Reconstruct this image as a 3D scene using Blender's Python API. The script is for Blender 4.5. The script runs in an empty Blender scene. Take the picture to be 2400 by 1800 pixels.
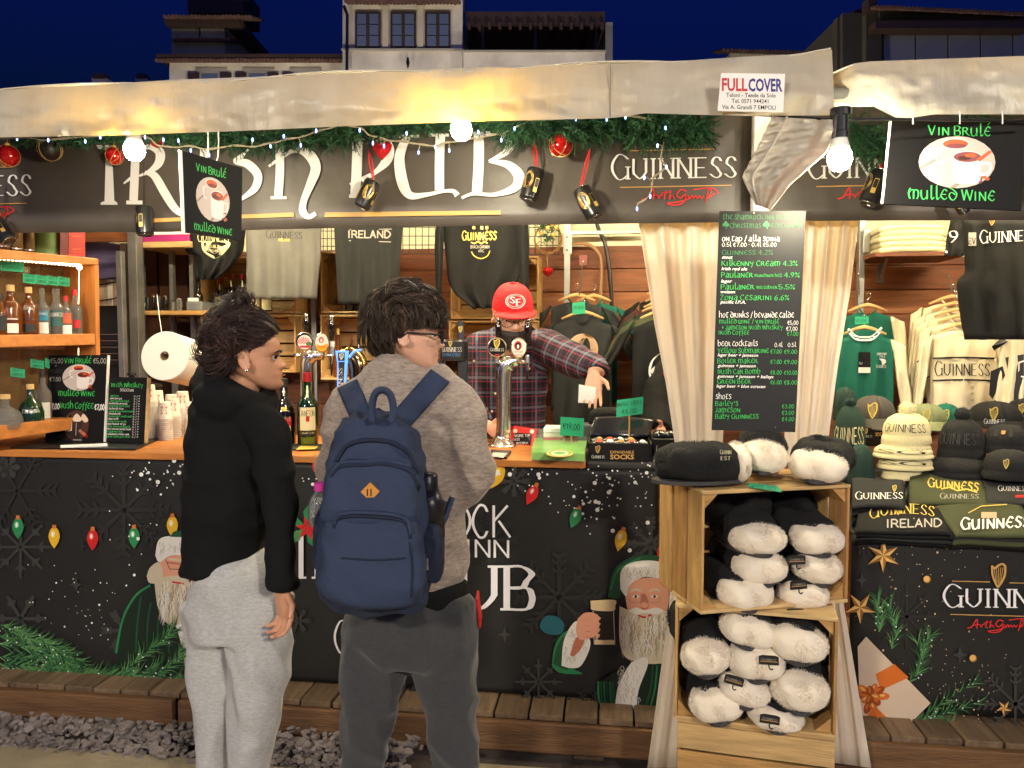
import bpy, bmesh, math, random
from mathutils import Vector, Matrix, noise

# ---------------------------------------------------------------- camera, sky, exposure
scn = bpy.context.scene
COL = scn.collection
R = math.radians
V = Vector
FPX = 1803.0
CAM = V((0, 0, 1.63))
RM = Matrix.Rotation(R(7.2), 3, 'Z') @ Matrix.Rotation(R(90 - 3.17), 3, 'X')
cd = bpy.data.cameras.new('camera'); co = bpy.data.objects.new('camera', cd); COL.objects.link(co)
cd.sensor_width = 36; cd.lens = 36 * FPX / 2400; cd.clip_end = 400; cd.clip_start = .05
co.matrix_world = Matrix.Translation(CAM) @ RM.to_4x4()
scn.camera = co
wd = bpy.data.worlds.new('World'); scn.world = wd; wd.use_nodes = True
nt = wd.node_tree; bg = nt.nodes['Background']
sky = nt.nodes.new('ShaderNodeTexSky'); sky.sky_type = 'NISHITA'; sky.sun_disc = False
sky.sun_elevation = R(-4.0); sky.sun_rotation = R(160); sky.air_density = 1.0; sky.dust_density = .3; sky.ozone_density = 6
mx = nt.nodes.new('ShaderNodeMix'); mx.data_type = 'RGBA'; mx.blend_type = 'MULTIPLY'; mx.inputs[0].default_value = 1
mx.inputs[7].default_value = (.07, .42, 1.0, 1)
nt.links.new(sky.outputs[0], mx.inputs[6]); ad = nt.nodes.new('ShaderNodeMix'); ad.data_type = 'RGBA'; ad.blend_type = 'ADD'; ad.inputs[0].default_value = 1; ad.inputs[7].default_value = (.0002, .0011, .0022, 1)
nt.links.new(mx.outputs[2], ad.inputs[6]); nt.links.new(ad.outputs[2], bg.inputs[0]); bg.inputs[1].default_value = 4.6
sd = bpy.data.lights.new('ambient_sun', 'SUN'); sd.energy = .02; sd.angle = R(10); sd.color = (.6, .7, 1)  # very weak bluish sun lamp, added as ambient light
so = bpy.data.objects.new('ambient_sun', sd); COL.objects.link(so); so.rotation_euler = (R(50), 0, R(-20))
scn.view_settings.view_transform = 'Standard'; scn.view_settings.look = 'None'
scn.view_settings.exposure = 0; scn.view_settings.gamma = 1
scn.cycles.use_denoising = True
scn.cycles.sample_clamp_indirect = 6; scn.cycles.max_bounces = 7; scn.cycles.transparent_max_bounces = 12
random.seed(11)
RND = random.random
def rr(a, b): return a + (b - a) * random.random()
def lerp(a, b, t): return a + (b - a) * t

# ---------------------------------------------------------------- pixels of the photograph -> places
def ray(x, y): return RM @ V(((x - 1200) / FPX, (900 - y) / FPX, -1))
def C(x, y, d): return CAM + ray(x, y) * d                      # at camera depth d
class Pl:                                                       # a plane seen through a pixel
    def __init__(s, o, n):
        s.o = V(o); s.n = V(n).normalized()
        if (CAM - s.o).dot(s.n) < 0: s.n = -s.n
    def p(s, x, y, off=0):
        d = ray(x, y); t = (s.o + s.n * off - CAM).dot(s.n) / d.dot(s.n)
        return CAM + d * t
def PY(Y): return Pl((0, Y, 0), (0, -1, 0))
def W(x, y, Y): return PY(Y).p(x, y)
def WZ(x, y, Z): return Pl((0, 0, Z), (0, 0, 1)).p(x, y)
def pl3(a, b, c): return Pl(a, (b - a).cross(c - a))

# ---------------------------------------------------------------- materials
MATS = {}
def M(name, col=None, rough=.6, metal=0, spec=.5, bump=0, bs=60, var=0, vs=6, emit=0, ecol=None, alpha=1, trl=0, coat=0, sheen=0, glass=0, bdist=.01, stretch=None, ior=1.45):
    if name in MATS and col is None: return MATS[name]
    m = bpy.data.materials.new(name); m.use_nodes = True; MATS[name] = m
    n = m.node_tree; b = n.nodes['Principled BSDF']
    c = (*col, 1)
    b.inputs['Base Color'].default_value = c
    b.inputs['Roughness'].default_value = rough; b.inputs['Metallic'].default_value = metal
    b.inputs['Specular IOR Level'].default_value = spec
    b.inputs['IOR'].default_value = ior
    if coat: b.inputs['Coat Weight'].default_value = coat; b.inputs['Coat Roughness'].default_value = .12
    if sheen: b.inputs['Sheen Weight'].default_value = sheen
    if glass: b.inputs['Transmission Weight'].default_value = glass
    if alpha < 1: b.inputs['Alpha'].default_value = alpha
    if emit:
        b.inputs['Emission Color'].default_value = (*(ecol or col), 1); b.inputs['Emission Strength'].default_value = emit
    if var or bump:
        tc = n.nodes.new('ShaderNodeTexCoord'); src = tc.outputs['Object']
        if stretch:
            mp = n.nodes.new('ShaderNodeMapping'); mp.inputs['Scale'].default_value = stretch
            n.links.new(src, mp.inputs[0]); src = mp.outputs[0]
    if var:
        t = n.nodes.new('ShaderNodeTexNoise'); t.inputs['Scale'].default_value = vs; t.inputs['Detail'].default_value = 5
        n.links.new(src, t.inputs['Vector'])
        r = n.nodes.new('ShaderNodeMapRange'); r.inputs[1].default_value = .3; r.inputs[2].default_value = .7
        r.inputs[3].default_value = 1 - var; r.inputs[4].default_value = 1 + var
        n.links.new(t.outputs[0], r.inputs[0])
        x = n.nodes.new('ShaderNodeMix'); x.data_type = 'RGBA'; x.blend_type = 'MULTIPLY'; x.inputs[0].default_value = 1
        x.inputs[6].default_value = c; n.links.new(r.outputs[0], x.inputs[7]); n.links.new(x.outputs[2], b.inputs['Base Color'])
    if bump:
        t = n.nodes.new('ShaderNodeTexNoise'); t.inputs['Scale'].default_value = bs; t.inputs['Detail'].default_value = 6
        n.links.new(src, t.inputs['Vector'])
        bp = n.nodes.new('ShaderNodeBump'); bp.inputs['Strength'].default_value = bump; bp.inputs['Distance'].default_value = bdist
        n.links.new(t.outputs[0], bp.inputs['Height']); n.links.new(bp.outputs[0], b.inputs['Normal'])
    if trl:
        o = n.nodes['Material Output']; tr = n.nodes.new('ShaderNodeBsdfTranslucent'); tr.inputs[0].default_value = (*(ecol or col), 1)
        ms = n.nodes.new('ShaderNodeMixShader'); ms.inputs[0].default_value = trl
        n.links.new(b.outputs[0], ms.inputs[1]); n.links.new(tr.outputs[0], ms.inputs[2]); n.links.new(ms.outputs[0], o.inputs[0])
    return m
def S(r, g, b):                                                 # an sRGB colour as linear
    f = lambda c: (c / 255) / 12.92 if c < 10.3 else (((c / 255) + .055) / 1.055) ** 2.4
    return (f(r), f(g), f(b))

# ---------------------------------------------------------------- mesh builder
class MB:
    def __init__(s): s.v = []; s.f = []; s.mi = []; s.cur = 0; s.X = None
    def add(s, vs, fs, mi=None):
        k = len(s.v)
        s.v += [(s.X @ V(p)) if s.X else V(p) for p in vs]
        for f in fs: s.f.append([i + k for i in f]); s.mi.append(s.cur if mi is None else mi)
        return s
    def box(s, x0, x1, y0, y1, z0, z1):
        vs = [(x, y, z) for x in (x0, x1) for y in (y0, y1) for z in (z0, z1)]
        return s.add(vs, [(0, 1, 3, 2), (4, 6, 7, 5), (0, 4, 5, 1), (2, 3, 7, 6), (0, 2, 6, 4), (1, 5, 7, 3)])
    def bar(s, a, b, w, h, up=(0, 0, 1)):                       # a square-section bar from a to b
        a = V(a); b = V(b); d = (b - a).normalized(); sx = d.cross(V(up))
        if sx.length < 1e-5: sx = d.cross(V((0, 1, 0)))
        sx.normalize(); u = sx.cross(d)
        vs = [p + sx * (w / 2 * i) + u * (h / 2 * j) for p in (a, b) for i, j in ((-1, -1), (1, -1), (1, 1), (-1, 1))]
        return s.add(vs, [(3, 2, 1, 0), (4, 5, 6, 7), (0, 1, 5, 4), (1, 2, 6, 5), (2, 3, 7, 6), (3, 0, 4, 7)])
    def prism(s, pts, vec):
        n = len(pts); vec = V(vec)
        return s.add([V(p) for p in pts] + [V(p) + vec for p in pts], [list(range(n)), list(range(2 * n - 1, n - 1, -1))] + [(i, i + n, (i + 1) % n + n, (i + 1) % n) for i in range(n)])
    def poly(s, pts): return s.add(pts, [list(range(len(pts)))])
    def tube(s, pts, r, n=8, caps=True, sq=None, up=None):      # r: number or list; sq=(a,b) squash of the section
        pts = [V(p) for p in pts]; m = len(pts)
        if not isinstance(r, (list, tuple)): r = [r] * m
        ax = None; vs = []
        for i in range(m):
            d = (pts[min(i + 1, m - 1)] - pts[max(i - 1, 0)])
            d = d.normalized() if d.length > 1e-9 else V((0, 0, 1))
            if up is not None: ax = V(up) - d * d.dot(V(up))
            elif ax is None: ax = d.orthogonal()
            else: ax = ax - d * d.dot(ax)
            if ax.length < 1e-6: ax = d.orthogonal()
            ax.normalize(); bx = d.cross(ax)
            q = r[i] if isinstance(r[i], (tuple, list)) else (r[i] * (sq[0] if sq else 1), r[i] * (sq[1] if sq else 1))
            vs += [pts[i] + ax * (math.cos(t) * q[0]) + bx * (math.sin(t) * q[1]) for t in [2 * math.pi * k / n for k in range(n)]]
        fs = [(i * n + k, i * n + (k + 1) % n, (i + 1) * n + (k + 1) % n, (i + 1) * n + k) for i in range(m - 1) for k in range(n)]
        if caps: fs += [list(range(n - 1, -1, -1)), list(range((m - 1) * n, m * n))]
        return s.add(vs, fs)
    def lathe(s, prof, loc=(0, 0, 0), n=20, axis=(0, 0, 1), sy=1, caps=True):
        q = V((0, 0, 1)).rotation_difference(V(axis)).to_matrix(); loc = V(loc); vs = []; m = len(prof)
        for r, z in prof: vs += [loc + q @ V((r * math.cos(2 * math.pi * k / n), sy * r * math.sin(2 * math.pi * k / n), z)) for k in range(n)]
        fs = [(i * n + k, i * n + (k + 1) % n, (i + 1) * n + (k + 1) % n, (i + 1) * n + k) for i in range(m - 1) for k in range(n)]
        if caps: fs += [list(range(n - 1, -1, -1)), list(range((m - 1) * n, m * n))]
        return s.add(vs, fs)
    def ell(s, c, r, nu=16, nv=10, rot=None, pw=1):
        c = V(c); vs = []
        r = (r, r, r) if isinstance(r, (int, float)) else r
        g = lambda t: math.copysign(abs(t) ** pw, t)
        for j in range(1, nv):
            a = math.pi * j / nv
            for i in range(nu):
                b = 2 * math.pi * i / nu
                p = V((g(math.sin(a)) * g(math.cos(b)) * r[0], g(math.sin(a)) * g(math.sin(b)) * r[1], g(math.cos(a)) * r[2]))
                vs.append(c + (rot @ p if rot else p))
        t = V((0, 0, r[2])); t = rot @ t if rot else t
        vs += [c + t, c - t]; k = len(vs)
        fs = [(j * nu + i, (j + 1) * nu + i, (j + 1) * nu + (i + 1) % nu, j * nu + (i + 1) % nu) for j in range(nv - 2) for i in range(nu)]
        fs += [(i, (i + 1) % nu, k - 2) for i in range(nu)] + [((nv - 2) * nu + (i + 1) % nu, (nv - 2) * nu + i, k - 1) for i in range(nu)]
        return s.add(vs, fs)
    def sheet(s, fn, nu, nv, th=0):                             # fn(u,v) 0..1; th: thickness (a closed slab)
        P = [[V(fn(i / nu, j / nv)) for i in range(nu + 1)] for j in range(nv + 1)]
        w = nu + 1; q = lambda i, j: j * w + i
        top = [p for row in P for p in row]
        fs = [(q(i, j), q(i + 1, j), q(i + 1, j + 1), q(i, j + 1)) for j in range(nv) for i in range(nu)]
        if th:
            N = []
            for j in range(nv + 1):
                for i in range(nu + 1):
                    a = P[j][min(i + 1, nu)] - P[j][max(i - 1, 0)]; b = P[min(j + 1, nv)][i] - P[max(j - 1, 0)][i]
                    x = a.cross(b); N.append(x.normalized() if x.length > 1e-12 else V((0, 0, 1)))
            K = len(top); bot = [p + m * th for p, m in zip(top, N)]
            rim = [q(i, 0) for i in range(w)] + [q(nu, j) for j in range(1, nv + 1)] + [q(i, nv) for i in range(nu - 1, -1, -1)] + [q(0, j) for j in range(nv - 1, 0, -1)]
            fs = [tuple(reversed(f)) for f in fs] + [tuple(i + K for i in f) for f in fs] + [(rim[(i + 1) % len(rim)], rim[(i + 1) % len(rim)] + K, rim[i] + K, rim[i]) for i in range(len(rim))]
            top = top + bot
        return s.add(top, fs)
    def mesh(s, name, mats, smooth=False):
        me = bpy.data.meshes.new(name); me.from_pydata([tuple(p) for p in s.v], [], s.f)
        for m in (mats if isinstance(mats, (list, tuple)) else [mats]): me.materials.append(MATS[m] if isinstance(m, str) else m)
        if any(s.mi): me.polygons.foreach_set('material_index', s.mi)
        if smooth: me.polygons.foreach_set('use_smooth', [True] * len(me.polygons))
        me.update(); return me
    def build(s, name, mats, parent=None, smooth=False, bevel=0, auto=False, fix=False):
        me = s.mesh(name, mats, smooth)
        if fix:
            b = bmesh.new(); b.from_mesh(me); bmesh.ops.recalc_face_normals(b, faces=b.faces); b.to_mesh(me); b.free()
        if auto: me.set_sharp_from_angle(angle=R(35))
        return link(name, me, parent, bevel)
def link(name, me, parent=None, bevel=0):
    o = bpy.data.objects.new(name, me); COL.objects.link(o)
    if parent is not None:
        o.parent = parent; o.matrix_parent_inverse = parent_inv(parent)
    if bevel:
        m = o.modifiers.new('bevel', 'BEVEL'); m.width = bevel; m.segments = 2; m.limit_method = 'ANGLE'
    return o
def pworld(p):
    return ((pworld(p.parent) if p.parent else Matrix.Identity(4)) @ p.matrix_parent_inverse @ p.matrix_basis) if p else Matrix.Identity(4)
def parent_inv(p): return pworld(p).inverted()
def tag(o, label=None, cat=None, group=None, kind=None):
    if label: o['label'] = label
    if cat: o['category'] = cat
    if group: o['group'] = group
    if kind: o['kind'] = kind
    return o
def thing(name, label, cat, loc=(0, 0, 0), group=None):
    o = bpy.data.objects.new(name, None); COL.objects.link(o); o.location = loc; o.empty_display_size = .1
    return tag(o, label, cat, group)
def dup(root, mtx=None, label=None, loc=None):                  # a copy of a thing with its parts and sub-parts
    def cp(o, par):
        c = o.copy(); COL.objects.link(c)
        if par is not None: c.parent = par
        for ch in KIDS.get(o, None) or o.children: cp(ch, c)
        return c
    r = cp(root, None)
    if mtx is not None: r.matrix_basis = mtx
    if loc is not None: r.location = loc
    if label: r['label'] = label
    return r
KIDS = {}
def TRS(loc, rz=0, rx=0, ry=0, s=1):
    return Matrix.Translation(V(loc)) @ Matrix.Rotation(rz, 4, 'Z') @ Matrix.Rotation(ry, 4, 'Y') @ Matrix.Rotation(rx, 4, 'X') @ Matrix.Diagonal((s, s, s, 1))
def crom(pts, n=6):                                             # smooth curve through points (any dimension)
    pts = [tuple(p) for p in pts]; out = []; m = len(pts)
    for i in range(m - 1):
        p0 = pts[max(i - 1, 0)]; p1 = pts[i]; p2 = pts[i + 1]; p3 = pts[min(i + 2, m - 1)]
        for k in range(n):
            t = k / n
            out.append(tuple(.5 * (2 * b + (c - a) * t + (2 * a - 5 * b + 4 * c - d) * t * t + (3 * b - a - 3 * c + d) * t ** 3) for a, b, c, d in zip(p0, p1, p2, p3)))
    out.append(pts[-1]); return out
def interp(tab, t):
    if t <= tab[0][0]: return tab[0][1]
    for (a, x), (b, y) in zip(tab, tab[1:]):
        if t <= b:
            k = (t - a) / (b - a)
            return tuple(lerp(p, q, k) for p, q in zip(x, y)) if isinstance(x, tuple) else lerp(x, y, k)
    return tab[-1][1]
def fbm(p, o=3): return noise.fractal(V(p), .8, 2.0, o)
# ---------------------------------------------------------------- flat print: lettering and shapes laid on a surface
GL = {}                                                         # pen-stroke letters on a grid: x 0-9, y: 2 = baseline, 8 = cap height
def _g(spec):
    for ln in spec.strip().split('\n'):
        k, w, *st = ln.split()
        GL[k] = (float(w), st)
_HEX = '0123456789abcdef'
_g('''
A 7 02,38,62 14,54
B 6 02,08 ~08,38,57,46,35,05 ~05,45,54,53,42,02
C 6 ~57,48,28,06,04,22,42,53
D 7 02,08 ~08,38,66,64,32,02
E 5.5 02,08 08,58 05,45 02,52
F 5 02,08 08,58 05,45
G 7 ~67,48,28,06,04,22,42,63 62,65 55,75
H 7 02,08 62,68 05,65
I 3 12,18
J 4 38,33 ~33,22,12,03
K 6 02,08 58,05 25,62
L 5 02,08 02,52
M 8 02,18 18,42 42,78 78,82
N 7 02,08 08,62 62,68
O 7 ~38,16,14,32,52,74,76,58,38
P 6 02,08 ~08,38,57,56,45,05
Q 7 ~38,16,14,32,52,74,76,58,38 43,81
R 6.5 02,08 ~08,38,57,56,45,05 35,62
S 5.5 ~57,48,28,17,16,35,44,53,42,22,03
T 6 08,68 32,38
U 7 ~08,04,13,32,53,64 64,68
V 7 08,32 32,68
W 9 08,22 22,48 48,72 72,98
X 6 02,68 08,62
Y 6 08,35 68,35 35,32
Z 6 08,58 58,02 02,62
0 5.5 ~28,06,04,22,32,54,56,38,28
1 4 ~06,28 28,22
2 5 ~07,28,47,46,02 02,52
3 5 ~07,28,47,46,25 ~25,44,43,22,03
4 5.5 48,04 04,54 48,42
5 5 48,08 08,05 ~05,35,54,43,22,03
6 5 ~48,16,04,12,32,44,35,05
7 5 08,58 58,22
8 5 ~28,07,16,34,43,22,03,14,36,47,28
9 5 ~45,15,07,18,38,46,34,12
. 2 12,13
, 2 13,01
' 2 18,16
- 4 05,35
+ 5 05,45 23,27
/ 4 01,49
% 7 02,68 ~18,07,16,27,18 ~54,43,52,63,54
_ 5 01,51
: 2 13,14 16,17
€ 6 ~57,38,16,14,32,53 05,45 06,46
• 3 15,16
( 3 ~2a,15,20
) 3 ~0a,15,00
''')
_UN = {}
def _u(spec):
    for ln in spec.strip().split('\n'):
        k, w, *st = ln.split(); _UN[k] = (float(w), st)
_u('''
a 6 ~17,37,56,42 42,62 ~55,25,03,12,32,44
b 6 0a,03 ~05,37,56,54,32,12,03
c 5 ~57,38,16,04,13,32,53
d 6 ~09,38,66,64,42,22,04,16,36,55
e 5.5 ~57,38,16,04,13,32,53 05,45
f 4.5 ~59,38,27,24,20 06,46
g 6 08,58 ~28,05,36,54,53,31,11
h 6 0a,02 ~05,27,47,55,53,42
i 3 17,12
j 3 27,22 ~22,11,00
k 6 0a,02 57,04 ~25,43,62
l 3 ~1a,13,22,33
m 9 ~18,06,04,12 ~05,27,47,45,42 ~45,57,77,86,84,72
n 6 02,07 07,52 52,57
o 6 ~37,16,04,12,32,54,56,37
p 6 07,00 ~06,37,56,54,32,03
q 6 ~56,37,16,04,12,32,54 57,50
r 6 02,07 ~07,37,46,35,05 ~25,43,62
s 5 ~57,28,17,16,35,44,43,22,03
t 5 08,58 ~28,14,13,22,43
u 6 ~07,04,12,32,54 57,52
v 6 07,32 32,57
w 8.5 ~07,04,12,32,44,47 ~44,52,72,84,87
x 5.5 02,57 07,52
y 6 ~07,15,35 57,20
z 5.5 07,57 57,02 02,52
é 5.5 ~57,38,16,04,13,32,53 05,45 39,5b
è 5.5 ~57,38,16,04,13,32,53 05,45 3b,59
''')
_DS = set('aeé')
def glyph(ch, font):
    if font == 'u':
        if ch in _UN: return _UN[ch]
        lo = ch.lower()
        if ch in 'MDHTEA' and lo in _UN: return _UN[lo]
    return GL.get(ch) or GL.get(ch.upper()) or _UN.get(ch)
class Art:
    def __init__(s, pl, base=.0012, eps=2.2e-5): s.pl = pl; s.q = []; s.l = 0; s.base = base; s.eps = eps; s.map = None
    def _add(s, pts, m, sub=0): s.q.append(([s.pl.p(*(s.map(x, y) if s.map else (x, y)), s.base + (s.l + sub) * s.eps) for x, y in pts], m))
    def poly(s, pts, m): s._add(pts, m); s.l += 1; return s
    def rect(s, x0, y0, x1, y1, m): return s.poly([(x0, y0), (x1, y0), (x1, y1), (x0, y1)], m)
    def blob(s, pts, m, n=5): return s.poly(crom(list(pts) + [pts[0]], n)[:-1], m)
    def ell(s, cx, cy, rx, ry, m, rot=0, n=24):
        c, k = math.cos(rot), math.sin(rot)
        return s.poly([(cx + rx * math.cos(t) * c - ry * math.sin(t) * k, cy + rx * math.cos(t) * k + ry * math.sin(t) * c) for t in [2 * math.pi * i / n for i in range(n)]], m)
    def line(s, pts, w, m, taper=False, smooth=0):
        if smooth: pts = crom(pts, smooth)
        L = len(pts)
        for i in range(L - 1):
            (x0, y0), (x1, y1) = pts[i], pts[i + 1]; d = math.hypot(x1 - x0, y1 - y0)
            if d < 1e-6: continue
            w0, w1 = (w, w) if not taper else (w * (1 - i / (L - 1)) + .3, w * (1 - (i + 1) / (L - 1)) + .3)
            nx, ny = -(y1 - y0) / d / 2, (x1 - x0) / d / 2; ex, ey = (x1 - x0) / d * w * .15, (y1 - y0) / d * w * .15
            s._add([(x0 + nx * w0 - ex, y0 + ny * w0 - ey), (x1 + nx * w1 + ex, y1 + ny * w1 + ey), (x1 - nx * w1 + ex, y1 - ny * w1 + ey), (x0 - nx * w0 - ex, y0 - ny * w0 - ey)], m, i % 5)
        s.l += 5; return s
    def pen(s, p0, p1, nib, mn, m, k):                          # one stroke of a broad nib
        dx, dy = p1[0] - p0[0], p1[1] - p0[1]; d = math.hypot(dx, dy)
        if d < 1e-6: return
        nx, ny = -dy / d, dx / d; e = abs(nib[0] * nx + nib[1] * ny)
        if e >= mn: ox, oy = nib[0] / 2, nib[1] / 2
        else: ox, oy = nx * mn / 2, ny * mn / 2
        ex, ey = dx / d * mn * .3, dy / d * mn * .3
        s._add([(p0[0] + ox - ex, p0[1] + oy - ey), (p1[0] + ox + ex, p1[1] + oy + ey), (p1[0] - ox + ex, p1[1] - oy + ey), (p0[0] - ox - ex, p0[1] - oy - ey)], m, k % 7)
    def text(s, t, x, y, h, m, font='u', nib=None, mn=None, width=None, sp=1.0, slope=0, ital=0, serif=None, align='l', arc=0):
        # x,y: baseline start in px, h: cap height px; width: fit to this many px
        nib = nib if nib is not None else {'u': (.17, -.05), 's': (.2, 0), 'r': (.12, .0), 'h': (.1, 0)}[font]
        mn = mn if mn is not None else {'u': .075, 's': .055, 'r': .12, 'h': .1}[font]
        serif = (font == 's') if serif is None else serif
        adv = []; X = 0
        for ch in t:
            if ch == ' ': adv.append((None, X)); X += 3; continue
            g = glyph(ch, font)
            if not g: continue
            k = 1.0
            if font == 's' and t[0] == ch and X == 0 and len(t) > 3 and sp >= 1.0 and t.isupper(): k = 1.22
            adv.append((g, X, k)); X += g[0] * k + 1.5 * sp
        X -= 1.5 * sp; u = h / 6; wx = u if width is None else width / X; cnt = 0
        if align == 'c': x -= X * wx / 2
        if align == 'r': x -= X * wx
        sw = wx
        for a in adv:
            if a[0] is None: continue
            g, gx, k = a
            for st in g[1]:
                sm = st[0] == '~'; pts = [(_HEX.index(c[0]) * k, (_HEX.index(c[1]) - 2) * k) for c in st.lstrip('~').split(',')]
                ser = []
                if serif and not sm:
                    for e, o in ((pts[0], pts[-1]), (pts[-1], pts[0])):
                        if abs(e[0] - o[0]) < 2.6 and abs(e[1] - o[1]) > 2 and (abs(e[1]) < .1 or abs(e[1] - 6 * k) < .1): ser.append([(e[0] - 1.15, e[1]), (e[0] + 1.15, e[1])])
                segs = [crom(pts, 4) if sm else pts] + ser
                for q in segs:
                    P = []
                    for (gx_, gy_) in q:
                        px = (gx + gx_) * sw + ital * gy_ * u; py = -gy_ * u
                        ar = arc * ((2 * px / (X * sw) - 1) ** 2) if arc else 0
                        P.append((x + px, y + py + slope * px + ar))
                    for i in range(len(P) - 1):
                        s.pen(P[i], P[i + 1], (nib[0] * h * min(1.3, sw / u), nib[1] * h), mn * h, m, cnt); cnt += 1
        s.l += 8; return s
    def bfont(s, t, x, y, h, m, width=None, bold=0, ital=0, slope=0, align='l'):    # the built-in sans face
        cu = bpy.data.curves.new('t', 'FONT'); cu.body = t; cu.shear = ital; cu.offset = bold; cu.resolution_u = 2
        o = bpy.data.objects.new('t', cu); COL.objects.link(o)
        dg = bpy.context.evaluated_depsgraph_get(); me = bpy.data.meshes.new_from_object(o.evaluated_get(dg))
        vs = [v.co.copy() for v in me.vertices]
        if vs:
            x0 = min(v.x for v in vs); w = max(v.x for v in vs) - x0; u = h / .73
            sx = u if width is None else width / w
            if align == 'c': x -= w * sx / 2
            if align == 'r': x -= w * sx
            for p in me.polygons: s._add([(x + (vs[i].x - x0) * sx, y - vs[i].y * u + slope * (vs[i].x - x0) * sx) for i in p.vertices], m)
        bpy.data.objects.remove(o); bpy.data.meshes.remove(me); bpy.data.curves.remove(cu); s.l += 2; return s
    def harp(s, x, y, h, m, m2=None):                           # a harp with its strings
        w = h * .62; f = lambda a, b: (x + a * w, y + b * h)
        s.line([f(.0, .0), f(.05, .45), f(.3, .85), f(.45, 1.0)], h * .09, m, smooth=5)
        s.line([f(.0, .02), f(.2, .12), f(.5, -.02), f(.8, -.08), f(1, .02)], h * .1, m, smooth=5)
        s.line([f(1, .02), f(.98, .4), f(.75, .75), f(.45, 1.0)], h * .1, m, smooth=5)
        for i in range(5):
            t = .15 + .17 * i; s.line([f(t, .08), f(t * .55 + .22, .55 + .3 * (1 - abs(t - .5)))], h * .03, m)
        return s
    def build(s, name, parent=None, fab=None):
        mats = []; mb = MB()
        for pts, m in s.q:
            if m not in mats: mats.append(m)
            n = len(pts)
            a = sum((pts[i].cross(pts[(i + 1) % n]) for i in range(n)), V((0, 0, 0)))
            c = pts[0]; a = sum(((pts[i] - c).cross(pts[(i + 1) % n] - c) for i in range(n)), V((0, 0, 0)))
            if a.dot(s.pl.n if not hasattr(s.pl, 'nn') else CAM - c) < 0: pts = pts[::-1]
            mb.add(pts, [list(range(n))], mats.index(m))
        return mb.build(name, [MATS[m] for m in mats], parent)
class Lin:                                                      # a local flat frame: x,y in units on a surface (origin, right, down)
    def __init__(s, o, ex, ey): s.o = V(o); s.ex = V(ex); s.ey = V(ey); s.n = s.ey.cross(s.ex).normalized()
    def p(s, x, y, off=0): return s.o + s.ex * x + s.ey * y + s.n * off
class Surf:                                                     # any mapping fn(x,y)->(point, normal)
    def __init__(s, fn): s.fn = fn; s.nn = 1
    def p(s, x, y, off=0):
        a, n = s.fn(x, y); return a + n * off
# ---------------------------------------------------------------- surfaces
M('concrete', S(150, 138, 112), .9, var=.25, vs=5, bump=.5, bs=40, bdist=.01)
M('slate', S(122, 113, 110), .75, var=.35, vs=9, bump=.3, bs=40)
M('soil', S(70, 60, 55), .95, var=.4, vs=12, bump=.8, bs=30)
M('deck', S(120, 98, 74), .75, var=.3, vs=5, bump=.6, bs=30, stretch=(8, 1, 8))
M('deck_b', S(104, 84, 62), .75, var=.3, vs=5, bump=.6, bs=30, stretch=(8, 1, 8))
M('beam', S(102, 72, 44), .6, var=.3, vs=4, bump=.5, bs=20, stretch=(1, 6, 9))
M('plank', S(124, 72, 40), .55, var=.35, vs=4, bump=.4, bs=20, stretch=(.7, 6, 9))
M('plank_b', S(106, 58, 32), .55, var=.35, vs=4, bump=.4, bs=20, stretch=(.7, 6, 9))
M('plank_c', S(140, 86, 50), .55, var=.35, vs=4, bump=.4, bs=20, stretch=(.7, 6, 9))
M('pine', S(190, 156, 104), .6, var=.22, vs=5, bump=.4, bs=20, stretch=(1.2, 6, 9))
M('pine_b', S(178, 136, 80), .6, var=.25, vs=5, bump=.4, bs=20, stretch=(1.2, 6, 9))
M('pine_c', S(200, 168, 116), .6, var=.2, vs=5, bump=.4, bs=20, stretch=(1.2, 6, 9))
M('pine_v', S(190, 150, 92), .6, var=.26, vs=5, bump=.5, bs=20, stretch=(9, 6, 1.2)); M('pine_w', S(168, 126, 74), .6, var=.26, vs=5, bump=.5, bs=20, stretch=(9, 6, 1.2))
M('oak', S(190, 120, 58), .4, var=.2, vs=4, bump=.2, bs=20, stretch=(1, 6, 9))
M('oak_v', S(186, 116, 54), .4, var=.2, vs=4, bump=.2, bs=20, stretch=(9, 6, 1))
M('galv', S(150, 150, 148), .45, metal=.8, var=.15, vs=12)
M('steel', S(210, 210, 210), .25, metal=1)
M('chrome', S(235, 235, 235), .2, metal=1)
M('black_metal', S(28, 28, 30), .4, metal=.3)
M('wire', S(70, 70, 72), .4, metal=.6)
M('black_plastic', S(22, 22, 24), .35)
M('white_plastic', S(232, 230, 224), .4)
M('white', S(236, 232, 226), .6)
M('off_white', S(222, 214, 196), .6)
M('print_white', S(238, 234, 228), .55)
M('print_black', S(26, 25, 25), .4)
M('gold', S(196, 152, 84), .5)
M('gold_bright', S(226, 190, 96), .35, metal=.3)
M('red_ink', S(214, 40, 40), .5)
M('green_ink', S(60, 190, 88), .5)
M('tag_green', S(38, 160, 118), .7)
M('ink', S(20, 30, 26), .7)
M('pvc', S(184, 178, 163), .34, bump=.35, bs=9, trl=.15, ecol=S(255, 200, 60), var=.13, vs=3, bdist=.02, stretch=(3, 1, .7))
M('pvc_roof', S(214, 206, 190), .5, trl=.1)
M('curtain', S(242, 237, 224), .32, bump=.15, bs=14, trl=.35, ecol=S(255, 228, 170), var=.05)
M('tarp', S(238, 226, 190), .6, trl=.2)
M('plaster', S(206, 196, 178), .9, var=.24, vs=.9, bump=.1, bs=6)
M('plaster_k', S(64, 58, 48), .9, var=.25, vs=.8); M('plaster_b', S(188, 176, 150), .9, var=.18, vs=.6)
M('plaster_d', S(150, 143, 131), .9, var=.2, vs=.6)
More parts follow.
